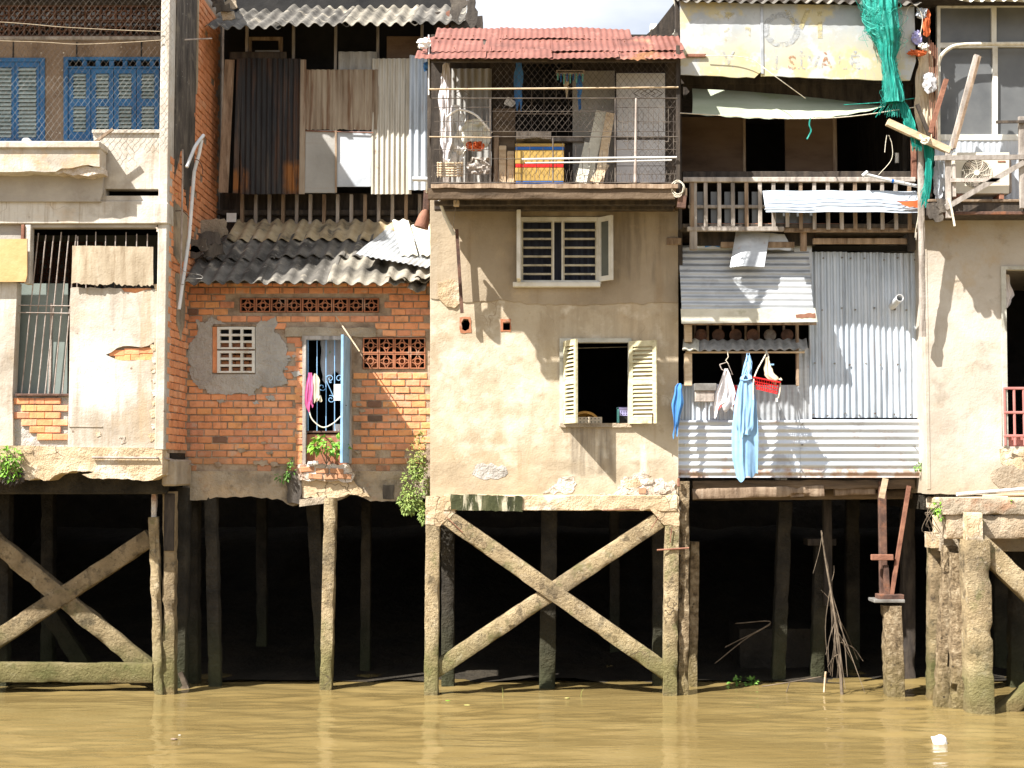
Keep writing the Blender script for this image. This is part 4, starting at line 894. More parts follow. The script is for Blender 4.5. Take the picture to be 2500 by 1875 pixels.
# upper storey: studs, siding, dark loft
wb('loft_back', XS+.02, -.95, 2.25, 2.3, zR-.3, 9.6, M['dark'], HB)
wb('loft_floor', XS+.02, -1.25, 1.95, 2.3, Zv(480,1.0)-.06, Zv(480,1.0), M['wood_dark'], HB)
wb('stud_back', XS+.04, -1.1, 2.02, 2.06, zR-.3, Zv(470,2.), M['wood_dark'], HB)
for i in range(14): pb('stud', 586+i*33.4, 594+i*33.4, 474, 566, 1.88, .07, M['wood_grey' if i % 3 else 'wood'], HB, b=.003)
pb('stud_rail', 540, 1046, 521, 526, 1.95, .04, M['wood_dark'], HB)
for u in (602, 716, 819, 922, 1030): pb('loft_post', u-3.5, u+3.5, 50, 172 if u > 800 else 150, YU+.08, .05, M['wood_grey'], HB, b=.003)
pl('old_frame', rect(606,690,90,150), [rect(614,680,98,150-2)], YU+.16, .03, M['wood'], HB)
pb('old_board', 622, 682, 122, 150, YU+.14, .02, M['grey_board'], HB); pb('old_board', 944, 1032, 88, 150, YU+.16, .02, M['plywood'], HB)
psheet('tin_sheet', 826, 920, 126, 172, YU+.04, 26, .012, M['corr_shade'], HB, seed=6)
psheet('black_sheet', 585, 732, 143, 474, YU, 14.2, .012, M['tin_black'], HB, seed=7, warp=.008, ragged0=.01)
stick('plank', 561, 146, 545, 470, YU-.02, 26, M['wood'], HB, dep=.02)
stick('plank', 585, 144, 575, 472, YU-.01, 14, M['tin_black'], HB, dep=.02)
pb('head_board', 560, 700, 126, 145, YU+.01, .02, M['wood_dark'], HB)
stick('plank', 741, 146, 737, 474, YU-.03, 15, M['tin_rusty'], HB, dep=.02)
psheet('rusty_sheet', 745, 924, 170, 317, YU-.01, 14.5, .010, M['tin_rusty'], HB, seed=8, warp=.01, ragged0=.02)
psheet('pale_sheet', 906, 1004, 143, 474, YU+.0, 14., .011, M['tin_cream'], HB, seed=9, warp=.006)
psheet('bright_sheet', 998, 1050, 135, 464, YU-.03, 19., .014, M['tin'], HB, seed=10, warp=.004)
pb('board', 734, 823, 318, 471, YU-.02, .012, M['grey_board'], HB); pb('board', 822, 908, 320, 394, YU-.005, .01, M['blue_board'], HB); pb('board', 822, 906, 394, 456, YU-.008, .01, M['blue_board'], HB)
rod('sill_rail', [(736,319,YU-.03),(912,324,YU-.03)], .008, M['rust_red'], HB)
stick('plank', 820, 318, 820, 470, YU-.03, 5, M['wood'], HB, dep=.015)
tag(pb('paper', 553, 577, 520, 542, 1.8, .004, M['foam'], None, b=.001), 'crumpled white paper stuck in the dark gap beside brick side wall', 'paper')
# top roof
YT = .93; zt = Zv(60, YT); sT = Vector((0, 1.9, .95)); nT = Vector((0, -.447, .894))
x = XS+.06; i = 0
while x < -.98:
    w = min(.92, -.95-x)
    O = Vector((x, YT+jit(.02), zt+.014*(i % 2)+(-.04 if i == 0 else 0))); sheet('roof_sheet', O, Vector((w+.07,0,jit(.02))), sT, .166, .027, M['asbestos'] if i != 2 else M['asbestos_edge'], HB, thick=.007, nv=12, warp=.01, ragged0=.03, seed=30+i)
    pass
    x += .9; i += 1
for i, (u, v, s) in enumerate(((542,20,22),(556,38,18),(530,6,18),(560,12,20))): pl('tar_flap', jag([(u-s,v-s*.5),(u+s*.8,v-s*.6),(u+s,v+s*.3),(u-s*.7,v+s*.6)],5,9,True,80+i), [], .95+.06*i, .03, M['slab' if i % 2 else 'soot'], HB)
wb('end_wall', -1.16, -1.02, 1.7, 2.4, 6.2, 8.75, M['wood_dark'], HB)
pl('end_board', jag([(1060,30),(1178,38),(1178,92),(1060,92)],3,14,True,90), [], 1.75, .03, M['wood_dark'], HB)
pl('torn_flashing', jag([(1098,0),(1160,-6),(1166,40),(1158,80),(1108,86),(1100,50)],5,10,True,91), [jag([(1128,20),(1140,12),(1136,48),(1122,62),(1118,44)],2,9,True,2)], 1.02, .02, M['soot'], HB)
pl('torn_flashing', jag([(1088,30),(1098,24),(1096,80),(1086,84)],2,10,True,92), [], 1.56, .02, M['rust_red'], HB)
pl('torn_flashing', jag([(1140,-4),(1150,20),(1146,60),(1132,70),(1138,30)],3,9,True,93), [], 1.57, .015, M['tin_grey'], HB)
# stilts
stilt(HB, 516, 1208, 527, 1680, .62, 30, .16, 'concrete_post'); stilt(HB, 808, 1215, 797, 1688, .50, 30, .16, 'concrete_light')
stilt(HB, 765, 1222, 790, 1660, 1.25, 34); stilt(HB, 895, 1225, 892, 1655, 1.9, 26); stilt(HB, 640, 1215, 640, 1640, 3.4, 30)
G().rbeam(P(766,1215,.6), P(768,1232,.6), .34, .3, .05, .015).build('pile_cap', M['slab'], HB, smooth=True)
for i, (u, v, s) in enumerate(((444,1665,16),(450,1678,12))):
    g = G(); c = P(u, v, .45); g.rbeam(c+Vector((-.02,0,.12-.1*i)), c+Vector((.08,0,-.12)), .06, .05, .03, .012); tag(g.build('driftwood', M['twig'], None, smooth=True), ('pale driftwood stub leaning at waterline beside left stilts','short driftwood piece floating beside the leaning stub')[i], 'driftwood')
wd = root('wall_weed', 'tall bushy weed hanging beside the brick wall and tan house', 'plant', P(1010,1260,.3))
v_, f_ = leaf_cluster([(P(1012,1190,.28),.17,.14,.26),(P(1020,1140,.32),.10,.1,.16),(P(1000,1225,.26),.13,.1,.16),(P(1035,1255,.2),.05,.05,.12)], 1500, .042, 8, droop=.5); mk('foliage', v_, f_, M['leaf_wispy'], wd)
v_, f_ = leaf_cluster([(P(1016,1110,.34),.11,.08,.22),(P(1025,1090,.34),.06,.06,.16)], 130, .05, 9, droop=.2); mk('dry_foliage', v_, f_, M['leaf_dry'], wd)
for k in range(7): G().tube(curve_pts([P(1030,1260,.35), P(1015+jit(12),1190,.3), P(1012+jit(35),1110+jit(40),.3)],5), .004, 4).build('stem', M['twig'], wd)
w2 = root('wall_weed', 'small creeping weed under the left side of brick house door', 'plant', P(700,1165,.45))
v_, f_ = leaf_cluster([(P(703,1150,.46),.07,.05,.09),(P(690,1165,.46),.09,.05,.06),(P(712,1130,.47),.04,.03,.06)], 110, .045, 10); mk('foliage', v_, f_, M['leaf'], w2)
G().tube([P(705,1170,.5), P(708,1135,.47)], .004, 4).build('stem', M['twig'], w2)
w3 = root('wall_weed', 'bushy green weed growing from base of left house', 'plant', P(20,1165,-.55))
v_, f_ = leaf_cluster([(P(18,1118,-.6),.17,.1,.11),(P(25,1150,-.56),.13,.07,.10)], 420, .05, 11); mk('foliage', v_, f_, M['leaf_bright'], w3)
v_, f_ = leaf_cluster([(P(28,1160,-.55),.14,.05,.10)], 160, .05, 12, droop=.8); mk('dead_foliage', v_, f_, M['wood_dark'], w3)
G().tube([P(20,1165,-.5), P(18,1120,-.58)], .008, 5).build('stem', M['twig'], w3)
w4 = root('wall_weed', 'tiny seedling growing from the corner of left house pilaster', 'plant', P(418,480,-.28))
v_, f_ = leaf_cluster([(P(417,462,-.29),.03,.03,.05),(P(420,476,-.28),.04,.03,.03)], 24, .045, 13); mk('foliage', v_, f_, M['leaf_bright'], w4); G().tube([P(416,488,-.28), P(417,460,-.29)], .003, 4).build('stem', M['twig'], w4)
# loose pipes on the side wall of the left house
tag(G().tube([P(492,342,-.15), P(487,372,-.15), P(474,420,-.15), P(462,580,-.2), P(437,755,-.3)], .022, 12).build('drain_pipe', M['pvc'], None, smooth=True), 'long loose white PVC pipe hanging down left house side wall', 'pipe')
g = G(); g.tube(curve_pts([P(497,330,-.12), P(478,355,-.25), P(465,385,-.33), P(456,408,-.38)],4), .021, 12, cap=True); tag(g.build('drain_pipe', M['pvc'], None, smooth=True), 'short bent broken PVC pipe on top of the long loose pipe', 'pipe')
tag(rod('drain_pipe', [(446,365,-.28),(446,420,-.28),(441,690,-.28)], .011, M['bar_grey'], None, n=8), 'thin grey vertical pipe fixed to left house side wall', 'pipe')
tag(cable('wire_hanger', [(440,655,-.3),(455,665,-.3),(490,672,-.3),(492,680,-.3),(455,680,-.3),(450,694,-.3),(440,693,-.3)], .0035, M['wire_pale'], None, sm=3), 'thin wire hook looped round the white loose pipe', 'wire')
for i, pts in enumerate(([(466,388,-.3),(485,392,-.2),(494,410,-.15),(495,425,-.15)], [(428,515,-.3),(446,516,-.26),(462,532,-.2),(467,552,-.2)])): tag(cable('iron_hook', pts, .006, M['iron'], None), ('rusty iron hook beside the bent broken pipe','rusty iron strap hook crossing the lower long pipe')[i], 'hook')
tag(rod('iron_rod', [(450,97,-.1),(517,94,.2)], .009, M['bar_grey'], None), 'short horizontal pale rod sticking out of the soot stained corner', 'rod')
# ================================================================ HOUSE C: tan plastered house with caged balcony and red roof
HC = root('plaster_house', 'tan plastered house with red tin roof and caged balcony in the middle', 'house', (.3, 1.5, 0))
XC0, XC1 = Xu(1050,900,0), Xu(1656,900,0); zC0 = Zv(1245, 0)
wb('floor_slab', XC0+.02, XC1-.02, .25, 9, zC0+.02, zC0+.2, M['mud_shaded'], HC)
hw1 = rect(1264,1466,532,690); hw2 = rect(1374,1538,832,1033)
h1 = jag([(1126,788),(1132,778),(1143,779),(1147,790),(1145,803),(1136,808),(1128,804)],1,8,True,3); h2 = rect(1228,1245,787,806)
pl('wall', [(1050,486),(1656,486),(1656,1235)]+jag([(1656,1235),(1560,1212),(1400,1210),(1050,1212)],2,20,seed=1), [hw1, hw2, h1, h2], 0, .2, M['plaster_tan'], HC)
pl('upper_render', [(1051,486),(1655,486),(1655,740)]+jag([(1655,740),(1500,742),(1385,744),(1300,742),(1240,734),(1150,738),(1051,728)],3,14,seed=5), [rect(1260,1468,528,694)], -.012, .014, M['plaster_brown'], HC)
pl('patch', jag([(1068,690),(1100,682),(1122,690),(1122,740),(1110,752),(1090,748),(1072,730)],3,9,True,6), [], -.022, .03, M['slab_tan'], HC)
pl('hole_surround', jag([(1122,775),(1148,774),(1151,812),(1124,812)],2,9,True,7), [h1], -.006, .03, M['terracotta'], HC)
pl('hole_surround', jag(rect(1222,1247,778,810),1.5,9,True,8), [h2], -.006, .03, M['terracotta'], HC)
wb('side_wall', XC0+.005, XC0+.13, .2, 9, zC0+.2, 6.6, M['plaster_tan'], HC); wb('side_wall', XC1-.13, XC1-.005, .2, 9, zC0+.2, 6.6, M['plaster_tan'], HC)
wb('room_back', XC0+.14, XC1-.14, 3.2, 3.3, zC0+.2, 6.6, M['dark'], HC); wb('room_floor', XC0+.14, XC1-.14, .22, 3.2, Zv(1060,.3)-.6, Zv(1060,.3)-.5, M['dark'], HC)
wb('ceiling', XC0+.14, XC1-.14, .2, 3.2, Zv(760,.3), Zv(760,.3)+.1, M['dark'], HC)
# worn foot of the wall
pl('bare_patch', jag([(1160,1135),(1180,1130),(1235,1140),(1240,1155),(1215,1170),(1170,1168),(1152,1158)],4,8,True,9), [], -.004, .02, M['cement_patch'], HC)
pl('bare_patch', jag([(1372,1165),(1400,1162),(1408,1180),(1395,1204),(1325,1205),(1345,1188)],4,8,True,10), [], -.006, .03, M['plaster_broken'], HC)
pl('crumbled_plaster', jag([(1520,1165),(1570,1150),(1600,1168),(1650,1180),(1658,1250),(1600,1228),(1540,1208),(1500,1205)],6,8,True,11), [], -.022, .04, M['plaster_broken'], HC)
for i, (u, v, s) in enumerate(((1545,1180,22),(1580,1172,18),(1615,1192,22),(1640,1215,18),(1600,1215,20),(1560,1200,20),(1645,1240,14),(1500,1215,22),(1465,1215,20),(1470,1222,26),(1540,1222,24))):
    pl('plaster_flake', jag([(u-s,v-s*.4),(u+s*.5,v-s*.6),(u+s,v+s*.2),(u,v+s*.6),(u-s*.8,v+s*.4)],4,7,True,100+i), [], -.03-.005*(i%3), .03, M['plaster_broken' if i % 3 else 'slab_tan'], HC)
put('brick', BRK[0], P(1568,1198,-.05), HC, scale=(.5,1,.9))
G().rbeam(P(1085,1226,.02), P(1650,1228,.02), .19, .26, .05, .012).build('base_beam', M['slab_tan'], HC, smooth=True)
pl('algae_stain', jag([(1097,1206),(1275,1212),(1276,1250),(1230,1248),(1150,1246),(1100,1244)],2,10,True,13), [], -.125, .02, M['algae'], HC)
pl('haunch', jag([(1040,1212),(1098,1212),(1112,1252),(1090,1270),(1074,1285),(1038,1280)],2,9,True,14), [], -.1, .2, M['slab_tan'], HC)
pl('haunch', jag([(1600,1215),(1658,1212),(1658,1285),(1622,1282),(1604,1262),(1588,1244)],3,9,True,15), [], -.1, .2, M['slab_tan'], HC)
# lower window with swung open louvred shutters
pl('window_frame', [(1366,826),(1542,826),(1542,1040),(1534,1040),(1534,836),(1376,836),(1375,1040),(1366,1040)], [], -.03, .12, M['frame_grey'], HC)
pl('window_sill', rect(1368,1542,1033,1043), [], -.035, .2, M['slab'], HC)
def leaf3d(h, x, z0, z1, d, w, m, panels=2, nsl=8):
    d = Vector((d[0], d[1], 0)).normalized(); n = Vector((-d.y, d.x, 0)); B = Vector((x, -.035, 0)); t = .03; st = .05
    def seg(a0, a1, b0, b1): return [B+d*a+Vector((0,0,b)) for a, b in ((a0,b0),(a1,b0),(a1,b1),(a0,b1))]
    g = G()
    def slab(a0, a1, b0, b1, tt=t):
        q = seg(a0,a1,b0,b1); g.add([p-n*tt/2 for p in q]+[p+n*tt/2 for p in q], [(0,1,2,3),(7,6,5,4),(0,4,5,1),(1,5,6,2),(2,6,7,3),(3,7,4,0)])
    slab(0, st, z0, z1); slab(w-st, w, z0, z1); slab(st, w-st, z0, z0+.07); slab(st, w-st, z1-.07, z1)
    H = z1-z0; slab(st, w-st, z0+H*.5-.03, z0+H*.5+.03)
    o = g.build('shutter', m, h)
    for k in range(2):
        a = z0+.07 if k == 0 else z0+H*.5+.03; b = z0+H*.5-.03 if k == 0 else z1-.07
        for i in range(nsl):
            z = a+(b-a)*(i+.5)/nsl; hh = (b-a)/nsl*.42
            q = [B+d*st+Vector((0,0,z-hh))-n*.016, B+d*(w-st)+Vector((0,0,z-hh))-n*.016, B+d*(w-st)+Vector((0,0,z+hh*.6))+n*.016, B+d*st+Vector((0,0,z+hh*.6))+n*.016]
            up = Vector((0,0,.007)); G().add(q+[p+up for p in q], [(0,1,2,3),(7,6,5,4),(0,4,5,1),(1,5,6,2),(2,6,7,3),(3,7,4,0)]).build('slat', m, o)
    return o
zs0, zs1 = Zv(1034,-.1), Zv(832,-.1)
leaf3d(HC, Xu(1378,930,0), zs0, zs1, (.38,-.92), .36, M['shutter_cream']); leaf3d(HC, Xu(1536,930,0), zs0, zs1, (.90,-.46), .36, M['shutter_cream'])
rod('shutter_hook', [(1593,1008,-.2),(1592,1036,-.2)], .005, M['iron'], HC)
# things standing inside the lower window
cl = root('colander', 'yellow plastic colander leaning inside the shuttered window', 'colander', P(1430,1034,.22))
c = P(1428,1044,.22); vv = []; ff = []; R_ = .185
for j in range(9):
    a = j/8*math.pi/2
    for i in range(28):
        b = 2*math.pi*i/28; rr = R_*math.cos(a)*(1 if j else 1.06)
        vv.append((c.x+rr*math.cos(b), c.y+R_*.55*math.sin(a)*1., c.z+rr*math.sin(b)))
for j in range(8):
    for i in range(28): ff.append((j*28+i, j*28+(i+1)%28, (j+1)*28+(i+1)%28, (j+1)*28+i))
mk('bowl', vv, ff, M['yellow_plastic'], cl, smooth=True)
g = G(); ring(g, (c.x, c.y-.012, c.z), R_*1.03, .03, .016, 30); g.build('rim', M['yellow_plastic'], cl)
g = G()
for i in range(7):
    for j in range(2): p = P(1408+i*9, 1022+j*8, .2); g.tube([p, p+Vector((0,.012,0))], .007, 6)
g.build('drain_holes', M['dark'], cl, kind='stuff'); pb('strainer_disc', 1404, 1470, 1018, 1036, .205, .008, M['cloth_cream'], cl, b=.003)
bs = root('basket', 'lilac plastic basket on a turquoise stand inside the window', 'basket', P(1525,1032,.2))
pb('leg', 1506, 1512, 994, 1033, .18, .03, M['aqua_plastic'], bs); pb('top_rail', 1506, 1534, 994, 1000, .18, .12, M['lilac_plastic'], bs)
pl('front', rect(1513,1534,1000,1015), [rect(1516+i*6,1519+i*6,1003+j*4,1005+j*4) for i in range(3) for j in range(3)], .185, .01, M['lilac_plastic'], bs); pb('body', 1513, 1534, 1016, 1033, .19, .1, M['dark'], bs)
tag(rod('washing_line', [(1408,850,.3),(1535,847,.3)], .0025, M['rope'], None), 'thin pale string stretched across the shuttered window opening', 'string')
# upper barred window
pl('window_frame', rect(1262,1468,530,692), [rect(1274,1349,540,684), rect(1353,1371,540,684), rect(1375,1456,540,684)], -.03, .10, M['white_paint'], HC)
for (a, b) in ((1274,1349),(1375,1456)):
    for i in range(6):
        v = 559+i*21.5; pb('window_bar', a-2, b+2, v, v+4.6, -.01, .03, M['grille_paint'], HC, b=.002)
    for u in (a, b-3): pb('window_bar', u, u+3.2, 540, 684, -.02, .012, M['grille_paint'], HC, b=.002)
pb('window_sill', 1252, 1466, 688, 700, -.10, .14, M['white_paint'], HC)
zw0, zw1 = Zv(688,-.1), Zv(522,-.1); xw = Xu(1266,600,0)
G().bevbox(xw-.02, xw+.03, -.40, -.03, zw0, zw1, .005).build('casement', M['white_paint'], HC)
xr = Xu(1462,600,0); q = Vector((.33,-.40,0)).normalized(); nn = Vector((-q.y, q.x, 0))
def cas(a0, a1, b0, b1, tt, y=-.03):
    B = Vector((xr, y, 0)); qq = [B+q*a+Vector((0,0,b)) for a, b in ((a0,b0),(a1,b0),(a1,b1),(a0,b1))]; return ([p-nn*tt/2 for p in qq]+[p+nn*tt/2 for p in qq], [(0,1,2,3),(7,6,5,4),(0,4,5,1),(1,5,6,2),(2,6,7,3),(3,7,4,0)])
g = G(); wz0, wz1 = zw0+.01, Zv(535,-.1)+.03
for a in ((0,.05,wz0,wz1),(.19,.24,wz0,wz1),(.05,.19,wz0,wz0+.06),(.05,.19,wz1-.06,wz1)): g.add(*cas(*a, .035))
cs = g.build('casement', M['white_paint'], HC); G().add(*cas(.05,.19,wz0+.06,wz1-.06,.008)).build('pane', M['room_wall'], cs)
cloth('curtain', [(538,1268,1462,.14),(600,1268,1462,.14),(650,1268,1462,.14),(690,1268,1462,.14)], M['curtain'], None, 14, .02, 6, label='dark blue curtain closed behind the white upper window', cat='curtain')
rod('window_latch', [(1452,670,-.05),(1445,668,-.07),(1445,672,-.07)], .006, M['white_paint'], HC)
# balcony
YF = -1.0
zf = Zv(450, YF); xl, xr_ = Xu(1050,450,YF), Xu(1657,450,YF)
for i in range(9):
    y0 = YF+.02+i*.112; wb('floor_board', xl, xr_, y0, y0+.106, zf-.03+jit(.004), zf+.004+jit(.004), M['wood'], HC, b=.004)
G().rbeam((xl-.02, YF-.02, zf-.12), (xr_-.05, YF-.02, zf-.12), .125, .07, .08, .004, up=(0,1,0)).build('fascia_beam', M['wood_beam'], HC)
pl('ledge_board', jag(rect(1052,1655,449,459),1.5,18,True,71), [], YF-.08, .06, M['wood'], HC)
pb('rear_beam', 1060, 1645, 492, 512, -.35, .12, M['wood_dark'], HC); pb('mid_beam', 1060, 1650, 484, 500, -.7, .1, M['wood_dark'], HC)
for i in range(7): wb('joist', xl+.1+i*.47, xl+.17+i*.47, YF+.05, .0, zf-.13, zf-.035, M['wood_beam'], HC)
psheet('soffit_sheet', 1085, 1370, 494, 512, -.12, 15, .008, M['corr_shade'], HC, seed=3)
pb('soffit_board', 1480, 1650, 506, 514, -.2, .1, M['wood_beam'], HC)
# back wall of the balcony
pl('balcony_wall', rect(1052,1656,84,486), [rect(1258,1398,150,336)], .0, .12, M['wood_dark'], HC)
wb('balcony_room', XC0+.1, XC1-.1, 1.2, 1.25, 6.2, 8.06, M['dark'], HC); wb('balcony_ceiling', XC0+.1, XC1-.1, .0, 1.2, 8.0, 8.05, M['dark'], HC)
for i in range(5): rod('window_bar', [(1268+i*30,190,.03),(1268+i*30,336,.03)], .006, M['wire'], HC)
for v in (240, 278): rod('window_bar', [(1258,v,.03),(1398,v,.03)], .007, M['bar_grey'], HC)
psheet('tin_sheet', 1102, 1200, 168, 446, -.06, 17, .012, M['corr_shade'], HC, seed=12)
pb('wall_panel', 1398, 1502, 172, 446, -.05, .03, M['grey_board'], HC)
pb('window_ledge', 1250, 1425, 334, 345, -.10, .1, M['wood_grey'], HC)
for u in (1048, 1655):
    G().rbeam(P(u,112,YF+.02), P(u,466,YF+.02), .045, .045, .08, .003).build('corner_post', M['wood_dark'], HC)
pb('corner_panel', 1625, 1654, 150, 446, -.35, .03, M['wood_dark'], HC)
pb('bar_post', 1082, 1098, 150, 446, -.30, .05, M['wood_grey'], HC)
wb('tie_beam', Xu(1046,140,YF), Xu(1658,140,YF), YF, YF+.06, Zv(150,YF), Zv(138,YF), M['wood_dark'], HC); wb('tie_beam', XC0, XC1, -.08, .0, Zv(150,0), Zv(128,0), M['wood_dark'], HC)
for i in range(6): stick('rafter', 1060+i*118, 142, 1070+i*116, 84, -1.05, 10, M['wood_dark'], HC, Yb=0.)
# red tin roof in three tiers
zr = Zv(144, -1.18); topz = Zv(77, .02); rs = Vector((0, 1.2, topz-zr)); rn = Vector((0, -rs.z, rs.y)).normalized()
def rrow(ua, ub, f0, f1, lift, ns, sd):
    xa, xb = Xu(ua,130,-1.1), Xu(ub,130,-1.1); w = (xb-xa)/ns
    for i in range(ns):
        O = Vector((xa+i*w, -1.18, zr)) + rs*(f0+jit(.012)) + rn*(lift+.004*(i % 2)) + Vector((0,0,-.02*math.sin(3.1*i/ns)*0))
        sheet('roof_sheet', O, Vector((w+.05,0,jit(.02))), rs*(f1-f0), .073, .0055, M['red_roof'], HC, thick=.002, nv=7, warp=.010, ragged0=.012, seed=sd+i, phase=i*.6)
rrow(1014, 1662, 0., .30, 0., 4, 200); rrow(1028, 1664, .22, .74, .011, 4, 210); rrow(1050, 1545, .66, 1.06, .022, 3, 220)
for i in range(26):
    pass
g = G()
for i in range(44):
    x = Xu(1035+i*14.2,130,-1.1)
    if i % 3 == 0: continue
    b = Vector((x, -1.18, zr)) + rs*random.choice((.27,.50,.12,.72)) + rn*.03; g.tube([b, b+rn*.016], .007, 5)
g.build('roof_screws', M['rust_red'], HC, kind='stuff')
pl('rust_patch', jag([(1530,132),(1600,124),(1612,136),(1598,146),(1540,146)],3,8,True,230), [], -1.2, .004, M['sign_rust'], HC)
# cage of thin rods
cg = root('balcony_cage', 'rusty wire cage with ornamental grid closing the red roofed balcony', 'cage', P(1350,450,YF))
g = G(); gr = G()
def bar(ua, va, ub, vb, r=.0035, Y=YF+.0): g.tube([P(ua,va,Y), P(ub,vb,Y)], r, 4, cap=False)
for u in (1197, 1350, 1502): g.tube([P(u,334 if u == 1350 else 240,YF+.005), P(u,446,YF+.005)], .009, 5)
for v in (240, 334, 446): bar(1050, v, 1655, v, .006)
for v in (262, 297, 321, 365, 405, 425): bar(1060, v, 1200, v); bar(1505, v, 1652, v)
for v in (272, 321, 388): bar(1200, v, 1505, v)
for k in range(13):
    u = 1062+k*11.5
    if k % 3: bar(u, 262+(k*7) % 30, u, 365+(k*11) % 40)
for k in range(12):
    u = 1508+k*12.4; a = 245+(k*13) % 36; bar(u, a, u, a+60+(k*17) % 50)
    if k % 2: bar(u, 262, u+12, 262); bar(u, 300, u+14, 300); bar(u, 346, u+12, 346)
for k in range(16): bar(1262+k*16, 348+(k*23) % 40, 1262+k*16, 385+(k*29) % 50)
for (cu, cv) in ((1565,228),(1582,228),(1600,228),(1128,230)):
    for (a, b) in (((-18,0),(0,-11)),((0,-11),(18,0)),((18,0),(0,11)),((0,11),(-18,0))): bar(cu+a[0], cv+a[1], cu+b[0], cv+b[1], .004)
for k in range(60):
    u = 1050+k*11.
    if u > 1660: break
    bar(u, 415+(k % 3)*4, u+6, 446, .002); bar(u+6, 415, u, 446, .002)
g.build('cage_grid', M['wire'], cg)
g = G(); poly = [(1200,150),(1655,150),(1655,440),(1560,440),(1510,330),(1200,330)]
for k in range(-40, 90):
    for s in (1, -1):
        pts = []
        for t in range(0, 34):
            u = 1050 + k*15 + s*t*9*.8; v = 150+t*9
            if inside((u, v), poly): pts.append(P(u, v, YF+.03+.006*noise.noise(Vector((u*.02, v*.02, 0)))))
            elif len(pts) > 1: g.tube(pts, .0019, 3, cap=False); pts = []
            else: pts = []
        if len(pts) > 1: g.tube(pts, .0019, 3, cap=False)
g.build('chain_link', M['wire'], cg)
G().tube([P(1046,218,YF-.03), P(1350,216,YF-.04), P(1656,213,YF-.03)], .011, 8).build('bamboo_rail', M['wood_pale'], cg, smooth=True)
G().tube([P(1274,389,YF-.03), P(1450,386,YF-.03), P(1652,384,YF-.03)], .012, 8).build('pipe_rail', M['pvc'], cg, smooth=True)
G().tube([P(1282,398,YF-.025), P(1450,396,YF-.025), P(1640,391,YF-.025)], .009, 8).build('pipe_rail', M['pvc'], cg, smooth=True)
G().tube([P(1047,85,YF-.02), P(1047,232,YF-.02)], .010, 8).build('pipe_post', M['pvc'], cg, smooth=True)
G().tube([P(1553,240,YF-.02), P(1551,446,YF-.02)], .011, 8, r1=.02).build('pipe_post', M['bar_grey'], cg, smooth=True)
G().tube([P(1048,334,YF-.03), P(1200,336,YF-.03)], .008, 6).build('stick_rail', M['wood_pale'], cg, smooth=True)
# belongings stored on the balcony
def yb(u0, u1, v0, v1, Y, d, m, par, n, b=.006, **k): return pb(n, u0, u1, v0, v1, Y, d, M[m], par, b, **k)
cr = root('storage_crate', 'mustard crate with blue and red bands on the balcony floor', 'crate', P(1318,448,-.7))
yb(1258,1378,350,358,-.72,.35,'mustard',cr,'lid'); yb(1258,1377,358,366,-.722,.354,'blue_plastic',cr,'band'); yb(1258,1377,366,400,-.72,.35,'mustard',cr,'body'); yb(1259,1376,400,409,-.722,.354,'red_plastic',cr,'band'); yb(1258,1377,409,442,-.72,.35,'mustard',cr,'body'); yb(1259,1376,442,449,-.722,.354,'blue_plastic',cr,'band')
tag(G().rbeam(P(1260,336,-.55), P(1345,338,-.55), .10, .3, .04, .02).build('rolled_mat', M['wood_grey'], None, smooth=True), 'grey rolled bundle lying on top of the mustard crate', 'bundle')
for i, (a, b, c, d, Y, m, lb) in enumerate(((1203,1258,264,448,-.50,'wood_beam','wide brown plank standing at left of the mustard crate'),(1218,1236,355,448,-.58,'wood_pale','narrow pale plank leaning on the wide brown plank'),(1206,1218,330,448,-.56,'wood','thin weathered plank standing left of the narrow pale plank'),(1238,1256,368,448,-.57,'wood_pale','short pale board standing between narrow plank and mustard crate'))):
    tag(yb(a,b,c,d,Y,.03,m,None,'plank'), lb, 'plank')
for i, (ua, ub, va, lb) in enumerate(((1468,1432,272,'tall whitish board leaning left among the balcony boards'),(1490,1462,276,'slim whitish board at right of the leaning balcony boards'),(1440,1418,350,'short whitish board at the left of the leaning boards'),(1478,1450,400,'lowest short pale board in front of the leaning balcony boards'))):
    tag(stick('board', ua, va, ub, 447, -.42-.03*i, 26-5*(i % 2), M['fibre_white' if i % 2 == 0 else 'wood_pale'], None, Yb=-.60-.04*i, dep=.02), lb, 'board')
dp = root('door_panel', 'flat grey door leaning at the right end of the caged balcony', 'door', P(1565,446,-.40))
yb(1505,1624,178,336,-.40,.03,'grey_door',dp,'upper_panel'); yb(1505,1624,341,446,-.40,.03,'grey_door',dp,'lower_panel'); yb(1504,1625,336,341,-.403,.036,'wood_dark',dp,'middle_rail')
hk = root('hanging_rack', 'clothes peg rack with blue pegs hanging under the red roof', 'drying rack', P(1392,205,-.5))
pl('rack', rect(1358,1427,171,179), [rect(1362,1423,173,177)], -.5, .1, M['bar_grey'], hk)
for i in range(9): pb('peg', 1360+i*7.6, 1363.5+i*7.6, 179, 195+(i*5) % 12, -.5+.01*(i % 3), .012, M['blue_plastic' if i % 2 else 'aqua_plastic'], hk, b=.002)
for u in (1362, 1424): rod('string', [(u,171,-.48),(1393,150,-.48)], .003, M['wire'], hk)
for i, (rows, m, lb) in enumerate((([(185,1376,1386,-.45),(200,1374,1390,-.45),(222,1378,1388,-.45)], 'cloth_cream','small cream sock hanging from the peg rack'),([(185,1410,1420,-.45),(215,1406,1422,-.45),(252,1408,1420,-.45)],'cloth_deep','dark blue cloth hanging from right of the peg rack'),([(150,1258,1275,-.3),(200,1256,1276,-.3),(262,1258,1272,-.3)],'cloth_deep','dark blue cloth hanging at left inside the caged balcony'))):
    cloth('hung_cloth', rows, M[m], None, 2, .012, 40+i, label=lb, cat='cloth')
